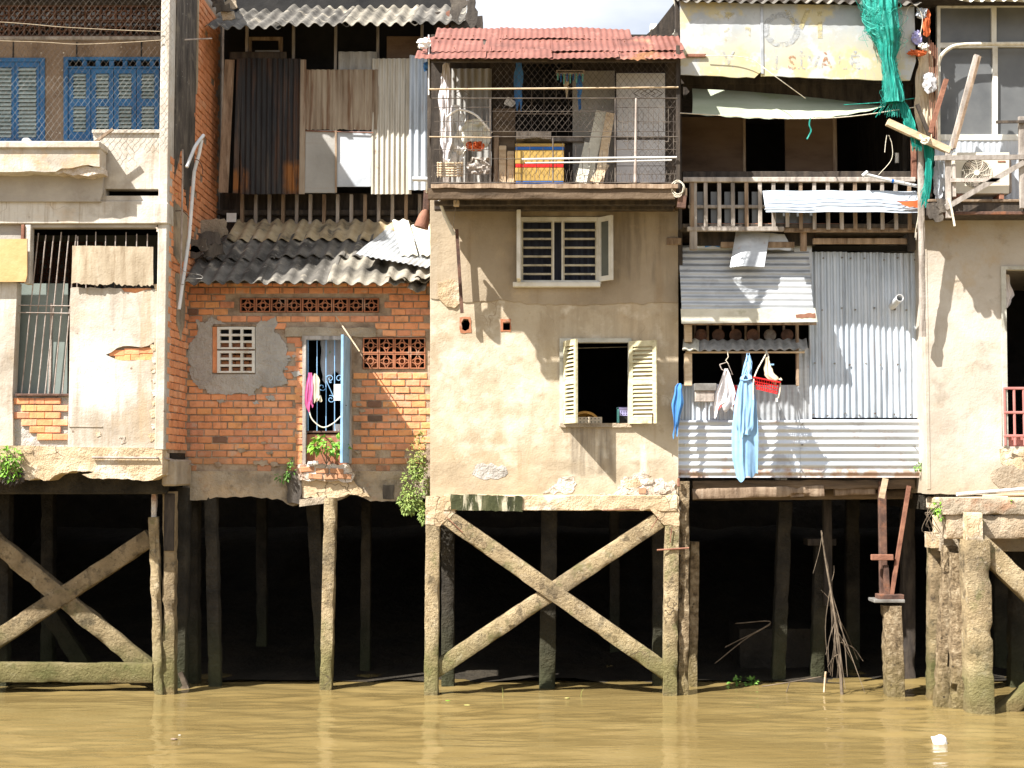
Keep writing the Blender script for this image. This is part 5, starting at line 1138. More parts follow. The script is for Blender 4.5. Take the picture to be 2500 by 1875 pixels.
tag(pl('paper', [(1232,248),(1240,236),(1262,250),(1250,262),(1230,254)], [], -.2, .004, M['foam']), 'pale tilted paper hanging inside the caged balcony', 'paper')
# heap of plastic and baskets at the left end
def crumple(name, cu, cv, w, h, Y, m, seed, lab, cat, n=14, amp=.05):
    vv = []; ff = []
    for side in (0, 1):
        for j in range(n+1):
            for i in range(n+1):
                a = i/n*2-1; b = j/n*2-1; k = 1-.28*a*a*b*b; p = P(cu+a*w/2*k+6*noise.noise(Vector((a*2,b*2,seed))), cv+b*h/2*k+6*noise.noise(Vector((a*2,b*2,seed+9))), Y)
                p.y += amp*(noise.noise(Vector((a*3,b*3,seed)))*1.6+abs(noise.noise(Vector((a*7,b*7,seed))))*1.2) + (.05 if side else -.02)*(1-a*a)*(1-b*b) + side*.004; vv.append(p)
    m_ = (n+1)**2
    for s in (0, 1):
        for j in range(n):
            for i in range(n): k = s*m_+j*(n+1)+i; ff.append((k,k+1,k+n+2,k+n+1))
    return mk(name, vv, ff, M[m], None, smooth=True, label=lab, cat=cat)
crumple('plastic_sheet', 1088, 270, 30, 240, -.55, 'cloth_white', 1, 'long crumpled white plastic sheet hanging at left of the cage', 'plastic sheet', 18, .03)
crumple('plastic_sheet', 1110, 330, 60, 150, -.45, 'foam', 2, 'wide crumpled white plastic heap behind the cage left end', 'plastic sheet', 18, .06)
crumple('sack', 1162, 330, 70, 80, -.60, 'fibre_white', 3, 'bulging whitish sack in the middle of the balcony heap', 'sack')
crumple('sack', 1160, 356, 46, 22, -.72, 'orange_cloth', 4, 'small orange printed bag on the balcony heap', 'bag')
crumple('sack', 1170, 405, 60, 44, -.72, 'wood_grey', 5, 'dark grey crumpled bag low in the balcony heap', 'bag')
ba = root('wicker_basket', 'pale wicker basket at the bottom left of the caged balcony', 'basket', P(1099,432,-.75))
g = G()
for k in range(6): v = 398+k*6; g.tube(curve_pts([P(1068,v,-.75), P(1084,v+1,-.86), P(1114,v+1,-.86), P(1130,v,-.75)],4), .011, 5)
g.build('weave', M['wood_pale'], ba, smooth=True)
for k in range(9): u = 1069+k*7.4; G().tube([P(u,395,-.8-.05*math.sin(k/8*3.14)), P(u,433,-.8-.05*math.sin(k/8*3.14))], .006, 4).build('stake', M['wood_pale'], ba)
tag(G().tube(curve_pts([P(1092,285,-.7), P(1120,268,-.75), P(1160,280,-.78), P(1190,312,-.75), P(1200,324,-.7)],6), .013, 6).build('hoop', M['foam'], None, smooth=True), 'white curved plastic hoop over the balcony heap', 'hoop')
crumple('plastic_bag', 1035, 105, 34, 26, -1.05, 'foam', 6, 'white plastic scrap caught at left end of red roof', 'plastic bag', 10, .02); crumple('plastic_bag', 1040, 162, 14, 22, -1.0, 'cloth_deep', 7, 'small dark blue scrap tied under left end of red roof', 'plastic bag', 10, .02)
# fittings under the balcony
tag(rod('pvc_pipe', [(1007,437,-.85),(1050,438,-.85)], .028, M['pvc'], None, n=14), 'short fat white pipe stub at left end of the balcony', 'pipe')
tag(G().tube([P(1072,488,-.7), P(1085,525,-.5), P(1108,572,-.3)], .018, 10, r1=.024).build('pvc_pipe', M['pvc'], None, smooth=True), 'slanting white pipe strut under the left of balcony', 'pipe')
tag(stick('iron_post', 1115, 560, 1128, 764, -.16, 8, M['iron'], None), 'thin rusty iron bar leaning on the tan wall', 'iron bar')
tag(pb('wooden_block', 1107, 1121, 488, 503, -.85, .05, M['wood_pale'], None), 'small pale wooden block hanging below the balcony', 'block')
tag(rod('hanging_string', [(1135,447,-1.02),(1113,495,-.86),(1106,560,-.5)], .003, M['wire_pale'], None), 'string tying the hanging wooden block to the balcony', 'string')
lp = root('bell_lamp', 'brown metal bell shaped horn hanging at left of the tan house', 'horn', P(1030,556,-.6))
c0 = P(1040,512,-.6); c1 = P(1028,556,-.6); g = G(); g.tube([c0, c0+(c1-c0)*.3, c1], .035, 14, r1=.09); g.build('bell', M['rust_red'], lp, smooth=True)
G().rbeam(P(1043,466,-.6), P(1040,514,-.6), .075, .07, .03, .01).build('bracket', M['iron'], lp, smooth=True); G().tube(curve_pts([P(1050,430,-.8), P(1046,446,-.75), P(1043,470,-.62)],4), .022, 6).build('strap', M['rope'], lp, smooth=True)
cw = root('cable_coil', 'loose white cable coil at right corner of the balcony', 'cable', P(1652,470,-1.05))
g = G(); pts = [P(1655+14*math.cos(a)*(1+.2*math.sin(a*2.3)), 455+18*math.sin(a)+a*.6, -1.06+.01*math.sin(a*3)) for a in [i*.45 for i in range(34)]]; g.tube(pts, .006, 5); g.build('coil', M['rope'], cw, smooth=True)
G().rbeam(P(1666,478,-1.0), P(1662,508,-1.0), .10, .09, .03, .015).build('junction_box', M['iron'], cw, smooth=True)
tag(pb('bracket_board', 1628, 1664, 580, 597, -.04, .05, M['wood'], None), 'short brown board fixed at right edge of tan house', 'board')
wb('corner_post', Xu(1657,600,0), Xu(1666,600,0), -.02, .06, Zv(668,0), Zv(500,0), M['wood_dark'], HC)
# stilts and cross brace
stilt(HC, 1058, 1236, 1053, 1694, -.0, 34, .19, 'concrete_light'); stilt(HC, 1640, 1230, 1635, 1696, -.0, 34, .19, 'concrete_light'); stilt(HC, 1670, 1175, 1667, 1694, .04, 25, .14, 'barnacle', .016)
stilt(HC, 1696, 1322, 1690, 1688, .7, 22, .15, 'barnacle'); stilt(HC, 1094, 1240, 1094, 1672, .75, 32); stilt(HC, 1341, 1246, 1336, 1671, .63, 40, .2); stilt(HC, 1606, 1246, 1606, 1672, .75, 28); stilt(HC, 1500, 1246, 1500, 1640, 3.2, 28)
brace(HC, 1082, 1256, 1628, 1641, -.02, 40, .15, 'concrete_light'); brace(HC, 1614, 1266, 1062, 1636, .02, 40, .15, 'concrete_light')
rod('tie_bar', [(1604,1343,-.12),(1682,1338,-.1)], .012, M['rust_red'], HC); pb('clamp', 1654, 1660, 1168, 1188, -.1, .04, M['rust_red'], HC)

for i, (a, b) in enumerate((((1090,1262),(1130,1300)),((1640,1288),(1636,1325)),((1470,1246),(1560,1243)),((1608,1262),(1590,1290)))): rod('rebar', [(a[0],a[1],-.12),(b[0],b[1],-.115)], .006, M['rust_red'], HC)
for i, (u, v, s) in enumerate(((1322,1430,9),(1355,1455,7),(1500,1560,8),(1180,1330,8),(1240,1520,9),(1560,1305,9))): pl('spall', jag([(u-s,v-s*.6),(u+s*.7,v-s),(u+s,v+s*.5),(u-s*.4,v+s)],3,5,True,500+i), [], -.099, .01, M['concrete_post'], HC)
# ================================================================ HOUSE D: corrugated tin house
YD = .16
HD = root('tin_house', 'silver corrugated tin house with faded sign board and wooden balcony', 'house', (3.2, 1.5, 0))
XD0, XD1 = Xu(1660,900,YD), Xu(2250,900,YD); zD0 = Zv(1167, YD)
wb('floor_deck', XD0, XD1+.1, YD+.05, 9, zD0+.02, zD0+.12, M['wood_dark'], HD)
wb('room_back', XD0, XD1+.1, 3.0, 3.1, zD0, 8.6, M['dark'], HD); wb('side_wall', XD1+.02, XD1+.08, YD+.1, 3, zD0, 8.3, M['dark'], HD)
# lower corrugated cladding
psheet('cladding_sheet', 1652, 1965, 1026, 1166, YD-.05, 17.6, .011, M['tin_low'], HD, horiz=True, seed=1, warp=.006)
psheet('cladding_sheet', 1955, 2262, 1024, 1166, YD-.062, 17.6, .011, M['tin_low'], HD, horiz=True, seed=2, warp=.006)
for i, (a, b) in enumerate(((1976,2072),(2066,2162),(2156,2256))):
    psheet('cladding_sheet', a, b, 615+i*1.5, 1020, YD-.004*(i % 2), 15.6, .013, M['tin'], HD, seed=5+i, nv=14, warp=.010, shape='trap', ragged0=.006)
psheet('cladding_sheet', 1656, 1760, 938, 1026, YD-.012, 15.6, .012, M['tin'], HD, seed=9, shape='trap'); psheet('cladding_sheet', 1756, 1964, 940, 1026, YD-.02, 15.0, .009, M['tin_grey'], HD, seed=10, shape='sin'); psheet('cladding_sheet', 1948, 1982, 850, 1026, YD-.008, 15.6, .010, M['tin_grey'], HD, seed=11)
g = G()
for (a, b, c) in ((2010,2240,632),(2010,2240,755),(1990,2250,888),(1990,2250,1012)):
    u = a
    while u < b: p = P(u+jit(5), c+jit(3), YD-.015); g.tube([p, p+Vector((0,-.022,0))], .011, 7); u += 38+jit(10)
for (u, v) in ((1672,1085),(1958,1035),(1958,1086),(1955,1146),(2232,1090),(1682,710),(1680,658),(1962,652),(1960,605)): p = P(u, v, YD-.06); g.tube([p, p+Vector((0,-.04,0))], .011, 7)
g.build('roofing_screws', M['wire_pale'], HD, kind='stuff')
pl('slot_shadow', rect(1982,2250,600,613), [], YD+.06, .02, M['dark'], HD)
tag(G().pipe(P(2178,748,YD), P(2197,727,YD-.32), .046, .005, 18).build('vent_pipe', M['pvc'], None, smooth=True), 'white PVC pipe stub poking out of the tin wall', 'pipe')
# sloping tin awning over the opening
zb = P(1662,756,-.22)
psheet('awning_sheet', 1664, 1986, 598, 756, -.22, 17.5, .009, M['tin_grey'], HD, horiz=True, Yt=.08, seed=12, warp=.01)
pl('awning_rim', [(1662,754),(1990,752),(1996,786),(1664,790)], [], -.24, .012, M['fibre_white'], HD)
pb('awning_batten', 1668, 1994, 787, 793, -.22, .04, M['wood'], HD)
pl('rust_mark', jag([(1942,768),(1990,764),(1991,776),(1944,776)],1.5,6,True,3), [], -.244, .003, M['rust_red'], HD)
O = P(1782,652,-.22); v_, f_ = sheet_geo(O, P(1866,652,-.26)-O, P(1796,568,-.12)-O, .5, .02, .003, 30, 10, .02, .004, .004, 6); tag(mk('tin_flap', v_, f_, M['tin_grey'], None, smooth=True), 'bent plain tin flap hanging over the tin awning', 'tin sheet')
pl('tin_piece', jag([(1796,566),(1915,572),(1932,604),(1930,612),(1868,608),(1798,600)],2,14,True,7), [], -.10, .004, M['tin_grey'], HD)
pl('tin_piece', [(1938,596),(1982,596),(1982,690),(1938,690)], [], .04, .004, M['tin_grey'], HD)
tag(pl('poster', [(1698,570),(1758,572),(1759,608),(1696,606)], [], -.02, .004, M['blue_board']), 'blue and white printed plastic scrap above the tin awning', 'poster')
tag(pl('poster_stripe', [(1712,584),(1756,576),(1757,604),(1740,600),(1722,604)], [], -.026, .003, M['cloth_deep']), 'dark blue torn corner of plastic scrap above the awning', 'poster')
# opening below the awning
for i in range(9): pb('back_slat', 1694+i*31, 1700+i*31, 794, 838, .32, .02, M['wood'], HD)
for i in range(6):
    c = P(1712+i*42, 818, .26); g = G(); g.tube([c, c+Vector((0,.05,0))], .075, 18); ring(g, (c.x, c.y-.006, c.z), .07, .012, .01, 20)
    tag(g.build('cooking_pan', M['iron' if i != 4 else 'wire_pale'], None, smooth=False), ['leftmost dark pan hung under tin awning','second dark pan from the left under tin awning','third dark pan from the left under tin awning','fourth dark pan hung beside the shiny pan','shiny grey pan hung under tin awning','rightmost dark pan hung under tin awning'][i], 'pan')
O = P(1668,857,-.06); sheet('shelf_roof', O, P(1972,853,-.06)-O, P(1668,832,.14)-O, .115, .013, M['corr_shade'], HD, thick=.006, nv=4, warp=.004, ragged0=.008, seed=4)
O = P(1666,856,-.08); sheet('shelf_roof', O, P(1706,856,-.08)-O, P(1668,830,.13)-O, .115, .013, M['fibre_white'], HD, thick=.006, nv=4, seed=5)
pb('shelf_batten', 1674, 1965, 857, 862, -.02, .04, M['wood_pale'], HD)
pb('post', 1671, 1690, 792, 835, -.0, .08, M['wood_pale'], HD); pb('post', 1671, 1690, 862, 942, -.0, .08, M['wood_pale'], HD); pb('post', 1944, 1951, 792, 942, .04, .06, M['wood'], HD); pb('post', 1812, 1830, 862, 942, .1, .05, M['wood_dark'], HD)
tag(pb('box', 1697, 1745, 938, 981, -.04, .05, M['wood_grey'], None), 'grey box hanging against the tin below the dark opening', 'box'); tag(pb('tray', 1695, 1750, 936, 954, -.06, .06, M['wire_pale'], None), 'pale tray resting on the grey box under dark opening', 'tray')
# balcony railing
YR = -.34
pb('top_rail', 1668, 2236, 432, 444, YR-.02, .07, M['wood_grey'], HD); pb('middle_rail', 1680, 1872, 500, 508, YR+.012, .03, M['wood_grey'], HD); pb('bottom_rail', 1678, 1915, 553, 564, YR-.0, .06, M['wood_grey'], HD); pb('bottom_rail', 1915, 2240, 556, 566, YR+.05, .06, M['wood'], HD)
for i in range(17):
    u = 1690+i*33.2
    pb('baluster', u-4.5, u+4.5, 444, 554 if i < 8 else 560, YR+jit(.004), .035, M['wood_grey' if i % 4 else 'wood'], HD, b=.003)
pb('rail_post', 1684, 1702, 444, 610, YR+.01, .06, M['wood_grey'], HD); pb('rail_post', 1955, 1970, 556, 612, YR+.12, .06, M['wood'], HD); pb('rail_post', 2218, 2236, 556, 612, YR+.12, .06, M['wood_dark'], HD)
pb('balcony_deck', 1665, 2240, 546, 556, YR+.03, 1.2, M['wood_dark'], HD)
for (a, b, v) in ((1985,2215,581),(1760,1940,590)): pb('lower_rail', a, b, v, v+14, YR+.22, .05, M['wood'], HD)
pb('backing_board', 1700, 1990, 556, 600, YR+.3, .02, M['wood_dark'], HD)
for i in range(5): pb('pane', 1702+i*33.4, 1728+i*33.4, 468, 546, YR+.08, .008, M['glass'], HD, b=.001)
for i in range(3): pb('pane', 1886+i*36, 1916+i*36, 520, 548, YR+.08, .008, M['glass'], HD, b=.001)
pb('skirting', 1700, 2050, 545, 552, YR+.06, .03, M['terracotta'], HD)
O = P(1870,518,-.52); tag(sheet('tin_strip', O, P(2248,519,-.52)-O, P(1862,466,-.40)-O, .6, .006, M['tin'], None, thick=.003, nv=4, warp=.01, seed=9, label=None), 'long white tin strip fixed across the wooden railing', 'tin sheet')
for v in (477, 489, 501, 511): rod('rib', [(1866,v,-.46-.05*(v-466)/52-.012),(2245,v+1,-.46-.05*(v-466)/52-.012)], .006, M['tin'], HD, n=6)
pl('rust_mark', jag([(2190,492),(2242,488),(2244,508),(2220,506)],2,8,True,5), [], -.545, .003, M['orange_cloth'], HD)
pv = root('pvc_pipe', 'white pipe with blue collar slanting across right end of railing', 'pipe', P(2180,450,-.45))
G().tube([P(2114,426,-.5), P(2178,442,-.48)], .020, 12).build('pipe', M['pvc'], pv, smooth=True); G().tube([P(2176,441,-.48), P(2182,443,-.48)], .022, 12).build('collar', M['blue_plastic'], pv, smooth=True); G().tube([P(2180,442,-.48), P(2242,455,-.46)], .020, 12).build('pipe', M['pvc'], pv, smooth=True); G().tube([P(2106,430,-.5), P(2118,420,-.5)], .024, 12).build('elbow', M['pvc'], pv, smooth=True)
# upper room
for (a, b, v0) in ((1664,1818,285),(1917,2038,288)): pb('plywood_panel', a, b, v0, 436, .55, .03, M['plywood'], HD)
pb('plywood_panel', 1664, 1816, 392, 436, .54, .008, M['plywood'], HD)
wb('upper_floor', XD0, XD1, YR+.1, 3, Zv(440,.3)-.08, Zv(440,.3), M['wood_dark'], HD); wb('upper_ceiling', XD0-.1, XD1+.1, -.2, 3, Zv(205,.3)+.15, Zv(205,.3)+.25, M['wood_dark'], HD)
pb('door_jamb', 1814, 1821, 285, 436, .53, .05, M['wood'], HD); pb('door_jamb', 2034, 2044, 288, 436, .53, .05, M['wood'], HD); pb('door_jamb', 2205, 2216, 320, 436, .1, .05, M['wood_dark'], HD)
tag(rod('lamp_tube', [(2190,374,.0),(2190,398,.0)], .025, M['foam'], None, n=10), 'white cylindrical lamp in the dark upper room', 'lamp')
pb('wall_post', 1656, 1664, 180, 560, YR, .06, M['wood_dark'], HD); pb('wall_post', 2226, 2238, 300, 440, YR, .06, M['rust_red'], HD)
# sign boards and their lettering
YS = -.62
def signboard(pts, seed, lab):
    o = pl('sign_board', pts, [], YS, .02, M['sign_tin']); return tag(o, lab, 'sign')
s1 = signboard([(1660,2)]+jag([(1660,2),(1862,9)],.8,30,seed=1)[1:]+[(1857,176),(1842,190)]+jag([(1842,190),(1662,182)],1.5,20,seed=2), 1, 'pale peeling tin sign board, left of the two under roof')
s2 = signboard([(1863,9)]+jag([(1863,9),(2150,14),(2232,16)],.8,30,seed=3)[1:]+[(2236,150),(2222,196)]+jag([(2222,196),(2050,193),(1950,188),(1858,186)],1.5,20,seed=4), 2, 'yellow peeling sign board with faded letters, right of the two')
pb('seam_strip', 1857, 1864, 9, 180, YS-.012, .012, M['tin_grey'], s2, b=.002)
def letter(ch, u, v, hpx, m, parent, wfac=1., dy=0.):
    cu = bpy.data.curves.new('letter', 'FONT'); cu.body = ch; cu.size = 1.; cu.align_x = 'CENTER'; cu.extrude = .0; cu.offset = .012
    ob = bpy.data.objects.new('tmp', cu); scene.collection.objects.link(ob); dg = bpy.context.evaluated_depsgraph_get(); me = bpy.data.meshes.new_from_object(ob.evaluated_get(dg))
    vs0 = [x.co.copy() for x in me.vertices]; fs0 = [tuple(p.vertices) for p in me.polygons]; bpy.data.objects.remove(ob); bpy.data.curves.remove(cu); bpy.data.meshes.remove(me)
    if not vs0: return
    s = hpx/200./.72; c = P(u, v, YS-.003-dy)
    mk('letter', [(c.x+p.x*s*wfac, c.y, c.z+p.y*s) for p in vs0], fs0, M[m], parent)
for (ch, u, m) in (('I',1896,'sign_grey'),('S',1934,'sign_rust'),('Ỉ',1957,'sign_grey'),('V',1988,'sign_grey'),('À',2017,'sign_rust'),('L',2056,'sign_grey'),('Ẻ',2088,'sign_grey')): letter(ch, u, 169, 34, m, s2)
for (ch, u, hp, v, m, par) in (('T',1774,76,104,'sign_yellow',s1),('I',1826,76,102,'sign_yellow',s1),('O',1908,84,112,'sign_grey',s2),('V',1948,70,92,'sign_yellow',s2),('I',2002,66,92,'sign_yellow',s2),('V',1778,34,158,'sign_grey',s1)): letter(ch, u, v, hp, m, par, 1., {'T':.001,'I':.0014,'O':.0018,'V':.0024}[ch])
wb('sign_beam', Xu(1660,0,YS), Xu(2240,0,YS), YS+.03, YS+.12, Zv(8,YS), Zv(-30,YS), M['wood_dark'], HD)
O = P(1840,4,YS-.1); sheet('eave_sheet', P(1655,3,YS-.12), P(2250,10,YS-.12)-P(1655,3,YS-.12), Vector((0,1.6,.7)), .13, .02, M['asbestos'], HD, thick=.006, nv=4, seed=3)
wb('upper_wall', XD0-.05, XD1+.05, .0, .06, Zv(205,.0), Zv(-40,0), M['wood_dark'], HD)
# dark gable beside the red roof
pl('gable_sheet', [(1562,98),(1600,66),(1645,8),(1662,0),(1664,186),(1656,186),(1655,110)], [], .3, .05, M['wood_dark'], HD)
O = P(1630,96,.1); pl('flashing', [(1642,-6),(1658,-6),(1664,30),(1650,90),(1628,96),(1646,78),(1654,40)], [], .05, .02, M['fibre_white'], HD)
pb('rust_bar', 1676, 1724, 131, 139, YS-.03, .02, M['rust_red'], HD)
tag(cable('loose_cable', [(1722,136,YS-.05),(1790,137,YS-.06),(1835,145,YS-.08),(1860,162,YS-.1),(1900,192,YS-.2),(1966,240,-.62)], .005, M['rope'], None), 'pale cable hanging diagonally across the sign boards', 'cable')
# tarpaulin blind
vv = []; ff = []; NU = 40; NV = 10
for side in (0, 1):
    for j in range(NV+1):
        for i in range(NU+1):
            s = i/NU; t = j/NV; u = 1690+s*470; vt = 216+ (22*s+22*s**2.2)*1.0; vb = 279+12*math.sin(s*2.9)-22*s**5; v = vt+(vb-vt)*t
            p = P(u, v, -.15-.38*t); p.y += -.05*math.sin(math.pi*t)*(1-.4*s)+.012*noise.noise(Vector((s*9,t*2,3)))+side*.004; p.z += .006*math.sin(s*60)*t*t; vv.append(p)
mm = (NU+1)*(NV+1)
for sd in (0, 1):
    for j in range(NV):
        for i in range(NU): k = sd*mm+j*(NU+1)+i; ff.append((k,k+1,k+NU+2,k+NU+1))
mk('tarpaulin', vv, ff, M['tarp'], None, smooth=True, label='pale green tarpaulin blind stretched below the sign boards', cat='tarpaulin')
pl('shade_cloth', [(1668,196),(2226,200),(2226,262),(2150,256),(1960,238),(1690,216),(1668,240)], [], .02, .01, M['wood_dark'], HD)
tag(cable('washing_line', [(1660,276,-.6),(1800,284,-.62),(1950,290,-.64),(2080,284,-.64),(2232,262,-.6)], .006, M['rope'], None), 'thick white line sagging below the tarpaulin blind', 'rope')
tag(cable('washing_line', [(2060,256,-.58),(2150,250,-.6),(2232,240,-.6)], .005, M['teal'], None), 'thin teal cord tied to the right end of tarpaulin', 'rope')
tag(cable('cord_scrap', [(1978,288,-.64),(1976,305,-.64),(1980,320,-.64),(1970,340,-.64)], .009, M['teal'], None), 'short frayed teal cord hanging from the white line', 'cord')
# hanging laundry
cloth('dress', [(868,1822,1832,-.2),(885,1817,1836,-.22),(922,1809,1834,-.25),(945,1803,1842,-.27),(985,1793,1848,-.29),(1050,1786,1850,-.30),(1120,1787,1853,-.30),(1166,1800,1851,-.30)], M['cloth_blue'], None, 2.4, .03, 2, label='long light blue dress hanging in front of tin wall', cat='dress')
dr = bpy.data.objects['dress']
cloth('bodice_panel', [(884,1818,1834,-.24),(912,1812,1833,-.27),(926,1808,1834,-.29)], M['cloth_blue'], dr, 2, .015, 21)
cloth('skirt_panel', [(926,1808,1834,-.29),(985,1800,1842,-.33),(1040,1797,1838,-.34),(1068,1800,1836,-.34)], M['cloth_blue'], dr, 2.2, .03, 22)
G().tube(curve_pts([P(1807,925,-.29), P(1820,929,-.31), P(1836,924,-.29)],4), .012, 6).build('waistband', M['cloth_blue'], dr, smooth=True)
for (a_, b_) in ((1820,1824),(1834,1829)): G().tube([P(a_,886,-.23), P(b_,862,-.18)], .005, 4).build('strap', M['cloth_blue'], dr)
cloth('shirt', [(900,1766,1778,-.2),(915,1762,1781,-.22),(960,1748,1795,-.24),(985,1744,1795,-.25),(1012,1742,1772,-.25)], M['cloth_white'], None, 3, .03, 3, label='white shirt hanging on the wire hanger', cat='shirt')
cloth('cloth', [(940,1760,1800,-.14),(970,1758,1800,-.15),(1004,1750,1790,-.15)], M['red_plastic'], None, 2, .012, 4, label='red cloth mostly hidden behind the white shirt', cat='cloth')
cloth('shirt', [(936,1656,1662,-.1),(950,1648,1664,-.12),(985,1642,1668,-.13),(1030,1643,1662,-.14),(1055,1642,1652,-.14)], M['cloth_deep'], None, 2, .02, 5, label='small deep blue garment at the left corner of tin wall', cat='garment')
hg = root('wire_hanger', 'bent wire hanger holding the white shirt', 'hanger', P(1775,900,-.2))
G().tube([P(*p) for p in ((1776,857,-.16),(1778,872,-.18),(1772,880,-.2),(1778,888,-.2))], .006, 5).build('hook', M['rope'], hg); G().tube([P(*p) for p in ((1757,890,-.2),(1776,884,-.2),(1789,915,-.2),(1762,902,-.2),(1757,890,-.2))], .006, 5).build('loop', M['bar_grey'], hg)
bk2 = root('plastic_basket', 'red plastic basket hanging from cream straps before tin wall', 'basket', P(1872,958,-.3))
def basket(cu, v0, v1, w0, w1, Y, d):
    def rg(v, w, dd): return [P(cu-w/2,v-6,Y-dd), P(cu+w/2,v+6,Y-dd), P(cu+w/2,v+6,Y+dd), P(cu-w/2,v-6,Y+dd)]
    a = rg(v0,w0,d); b = rg(v1,w1,d*.7); g = G()
    for i in range(4):
        j = (i+1)%4; n = 10 if i % 2 == 0 else 6
        for k in range(n+1): g.beam(a[i]+(a[j]-a[i])*k/n, b[i]+(b[j]-b[i])*k/n, .010, .006)
        for t in (.35,.6,.85): g.beam(a[i]+(b[i]-a[i])*t, a[j]+(b[j]-a[j])*t, .010, .006)
    g.build('lattice', M['red_plastic'], bk2); g = G()
    for i in range(4): g.beam(a[i], a[(i+1)%4], .03, .016, (0,0,1)); g.beam(b[i], b[(i+1)%4], .014, .012, (0,0,1))
    g.build('rim', M['red_plastic'], bk2); q = [p+Vector((0,0,-.004)) for p in b]; G().add(q+[p+Vector((0,0,.006)) for p in q], [(0,1,2,3),(7,6,5,4),(0,4,5,1),(1,5,6,2),(2,6,7,3),(3,7,4,0)]).build('base', M['red_plastic'], bk2)
basket(1872, 927, 955, 62, 50, -.3, .10)
for pts in (((1871,858,-.14),(1868,868,-.2),(1842,920,-.38),(1839,975,-.38)), ((1871,858,-.14),(1876,875,-.2),(1868,905,-.3),(1888,925,-.38)), ((1905,935,-.38),(1904,955,-.38),(1900,972,-.38))): G().tube(curve_pts([P(*p) for p in pts],5), .009, 5).build('strap', M['rope'], bk2, smooth=True)
cloth('cloth_bag', [(872,1870,1876,-.34),(895,1867,1882,-.36),(915,1866,1892,-.38),(930,1880,1904,-.38),(938,1896,1906,-.38)], M['cloth_cream'], None, 2, .02, 8, label='cream cloth bag hanging above the red basket', cat='bag')
tag(pb('tag_card', 1894, 1899, 972, 981, -.38, .004, M['foam'], None, b=.001), 'tiny white card at the end of basket strap', 'card')
tag(pb('clothes_peg', 1879, 1890, 888, 892, -.38, .012, M['cloth_blue'], None, b=.002), 'light blue clothes peg beside the cream bag', 'peg')
# joists and stilts below
for i, (v, Y, m) in enumerate(((1185,.25,'wood_beam'),(1210,.55,'wood_beam'))): G().rbeam(P(1690,v,Y), P(2230,v-4,Y), .12, .14, .1, .012).build('joist', M[m], HD, smooth=True)
G().rbeam(P(1690,1206,.22), P(2010,1198,.22), .13, .1, .08, .016).build('joist', M['wood'], HD, smooth=True); G().rbeam(P(2036,1200,.26), P(2135,1196,.26), .11, .1, .08, .012).build('joist', M['wood'], HD, smooth=True)
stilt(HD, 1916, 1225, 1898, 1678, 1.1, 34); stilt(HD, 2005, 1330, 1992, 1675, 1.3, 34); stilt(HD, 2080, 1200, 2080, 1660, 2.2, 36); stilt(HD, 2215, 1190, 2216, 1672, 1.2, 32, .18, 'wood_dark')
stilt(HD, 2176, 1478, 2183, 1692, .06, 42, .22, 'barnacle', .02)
for (a, b) in ((1.4, 1.5),): pb('beam_block', 1972, 2042, 1315, 1332, 1.15, .3, M['wood_dark'], HD)
pb('timber_post', 2012, 2032, 1190, 1480, 1.05, .1, M['wood_dark'], HD); pb('timber_post', 2148, 2166, 1175, 1460, .15, .08, M['iron'], HD)
stick('iron_prop', 2219, 1186, 2174, 1468, .06, 9, M['rust_red'], HD); pb('iron_plate', 2134, 2210, 1464, 1472, -.05, .3, M['wire_pale'], HD); stick('iron_prop', 2162, 1380, 2166, 1464, .08, 12, M['iron'], HD); pb('iron_bar', 2128, 2182, 1354, 1368, .0, .06, M['rust_red'], HD); pb('iron_shim', 2146, 2208, 1452, 1464, -.02, .2, M['iron'], HD)
stick('hanging_board', 2162, 1168, 2152, 1216, .0, 14, M['wood_pale'], HD, dep=.02)
pb('concrete_block', 1806, 1990, 1535, 1700, 1.9, 1., M['mud_shaded'], HD)
# ================================================================ HOUSE E: pale house at the right edge
YE = -.30
HE = root('plaster_house', 'pale plastered house with glazed upper storey at the right edge', 'house', (5.6, .8, 0))
XE0 = Xu(2262,900,YE); zE0 = Zv(1206, YE)
pl('wall', [(2262,512),(3132,512),(3132,1200)]+jag([(3132,1206),(2500,1204),(2380,1208),(2262,1206)],2,16,seed=2), [rect(2446,2640,654,1090)], YE, .2, M['plaster_pale'], HE)
wb('side_wall', XE0+.004, XE0+.14, YE+.2, 9, zE0, 8.6, M['plaster_pale'], HE)
wb('corner_strip', XE0-.02, XE0+.03, YE-.006, YE+.1, zE0+.05, Zv(520,YE), M['plaster_pale'], HE)
pl('orange_render', jag([(2440,1096),(3132,1092),(3132,1150),(2470,1150),(2444,1130)],3,12,True,4), [], YE-.008, .01, M['slab_tan'], HE)
pl('dark_stain', jag([(2420,1150),(2452,1132),(2480,1140),(2520,1150),(2520,1190),(2440,1192),(2424,1176)],4,9,True,5), [], YE-.01, .012, M['slab'], HE)
wb('room_back', XE0+.15, 9, 2.5, 2.6, zE0, 6.6, M['dark'], HE); wb('room_floor', XE0+.15, 9, YE+.2, 2.5, zE0-.1, Zv(1092,YE), M['slab'], HE); wb('room_ceiling', XE0+.15, 9, YE+.2, 2.5, Zv(640,YE), Zv(640,YE)+.1, M['plaster_grey'], HE)
pl('door_frame', [(2444,650),(2660,650),(2660,658),(2456,658),(2462,1090),(2450,1090)], [], YE-.02, .12, M['frame_grey'], HE)
cloth('curtain', [(670,2452,2462,YE+.3),(720,2454,2474,YE+.3),(745,2454,2464,YE+.3)], M['cloth_white'], None, 2, .01, 9, label='knotted white curtain inside the right house doorway', cat='curtain')
rl = root('door_railing', 'pinkish red metal railing across the right house doorway', 'railing', P(2500,1090,YE-.03))
for v in (948, 1007, 1064): pb('rail', 2451, 2640, v-3.2, v+3.2, YE-.04, .03, M['pink_paint'], rl)
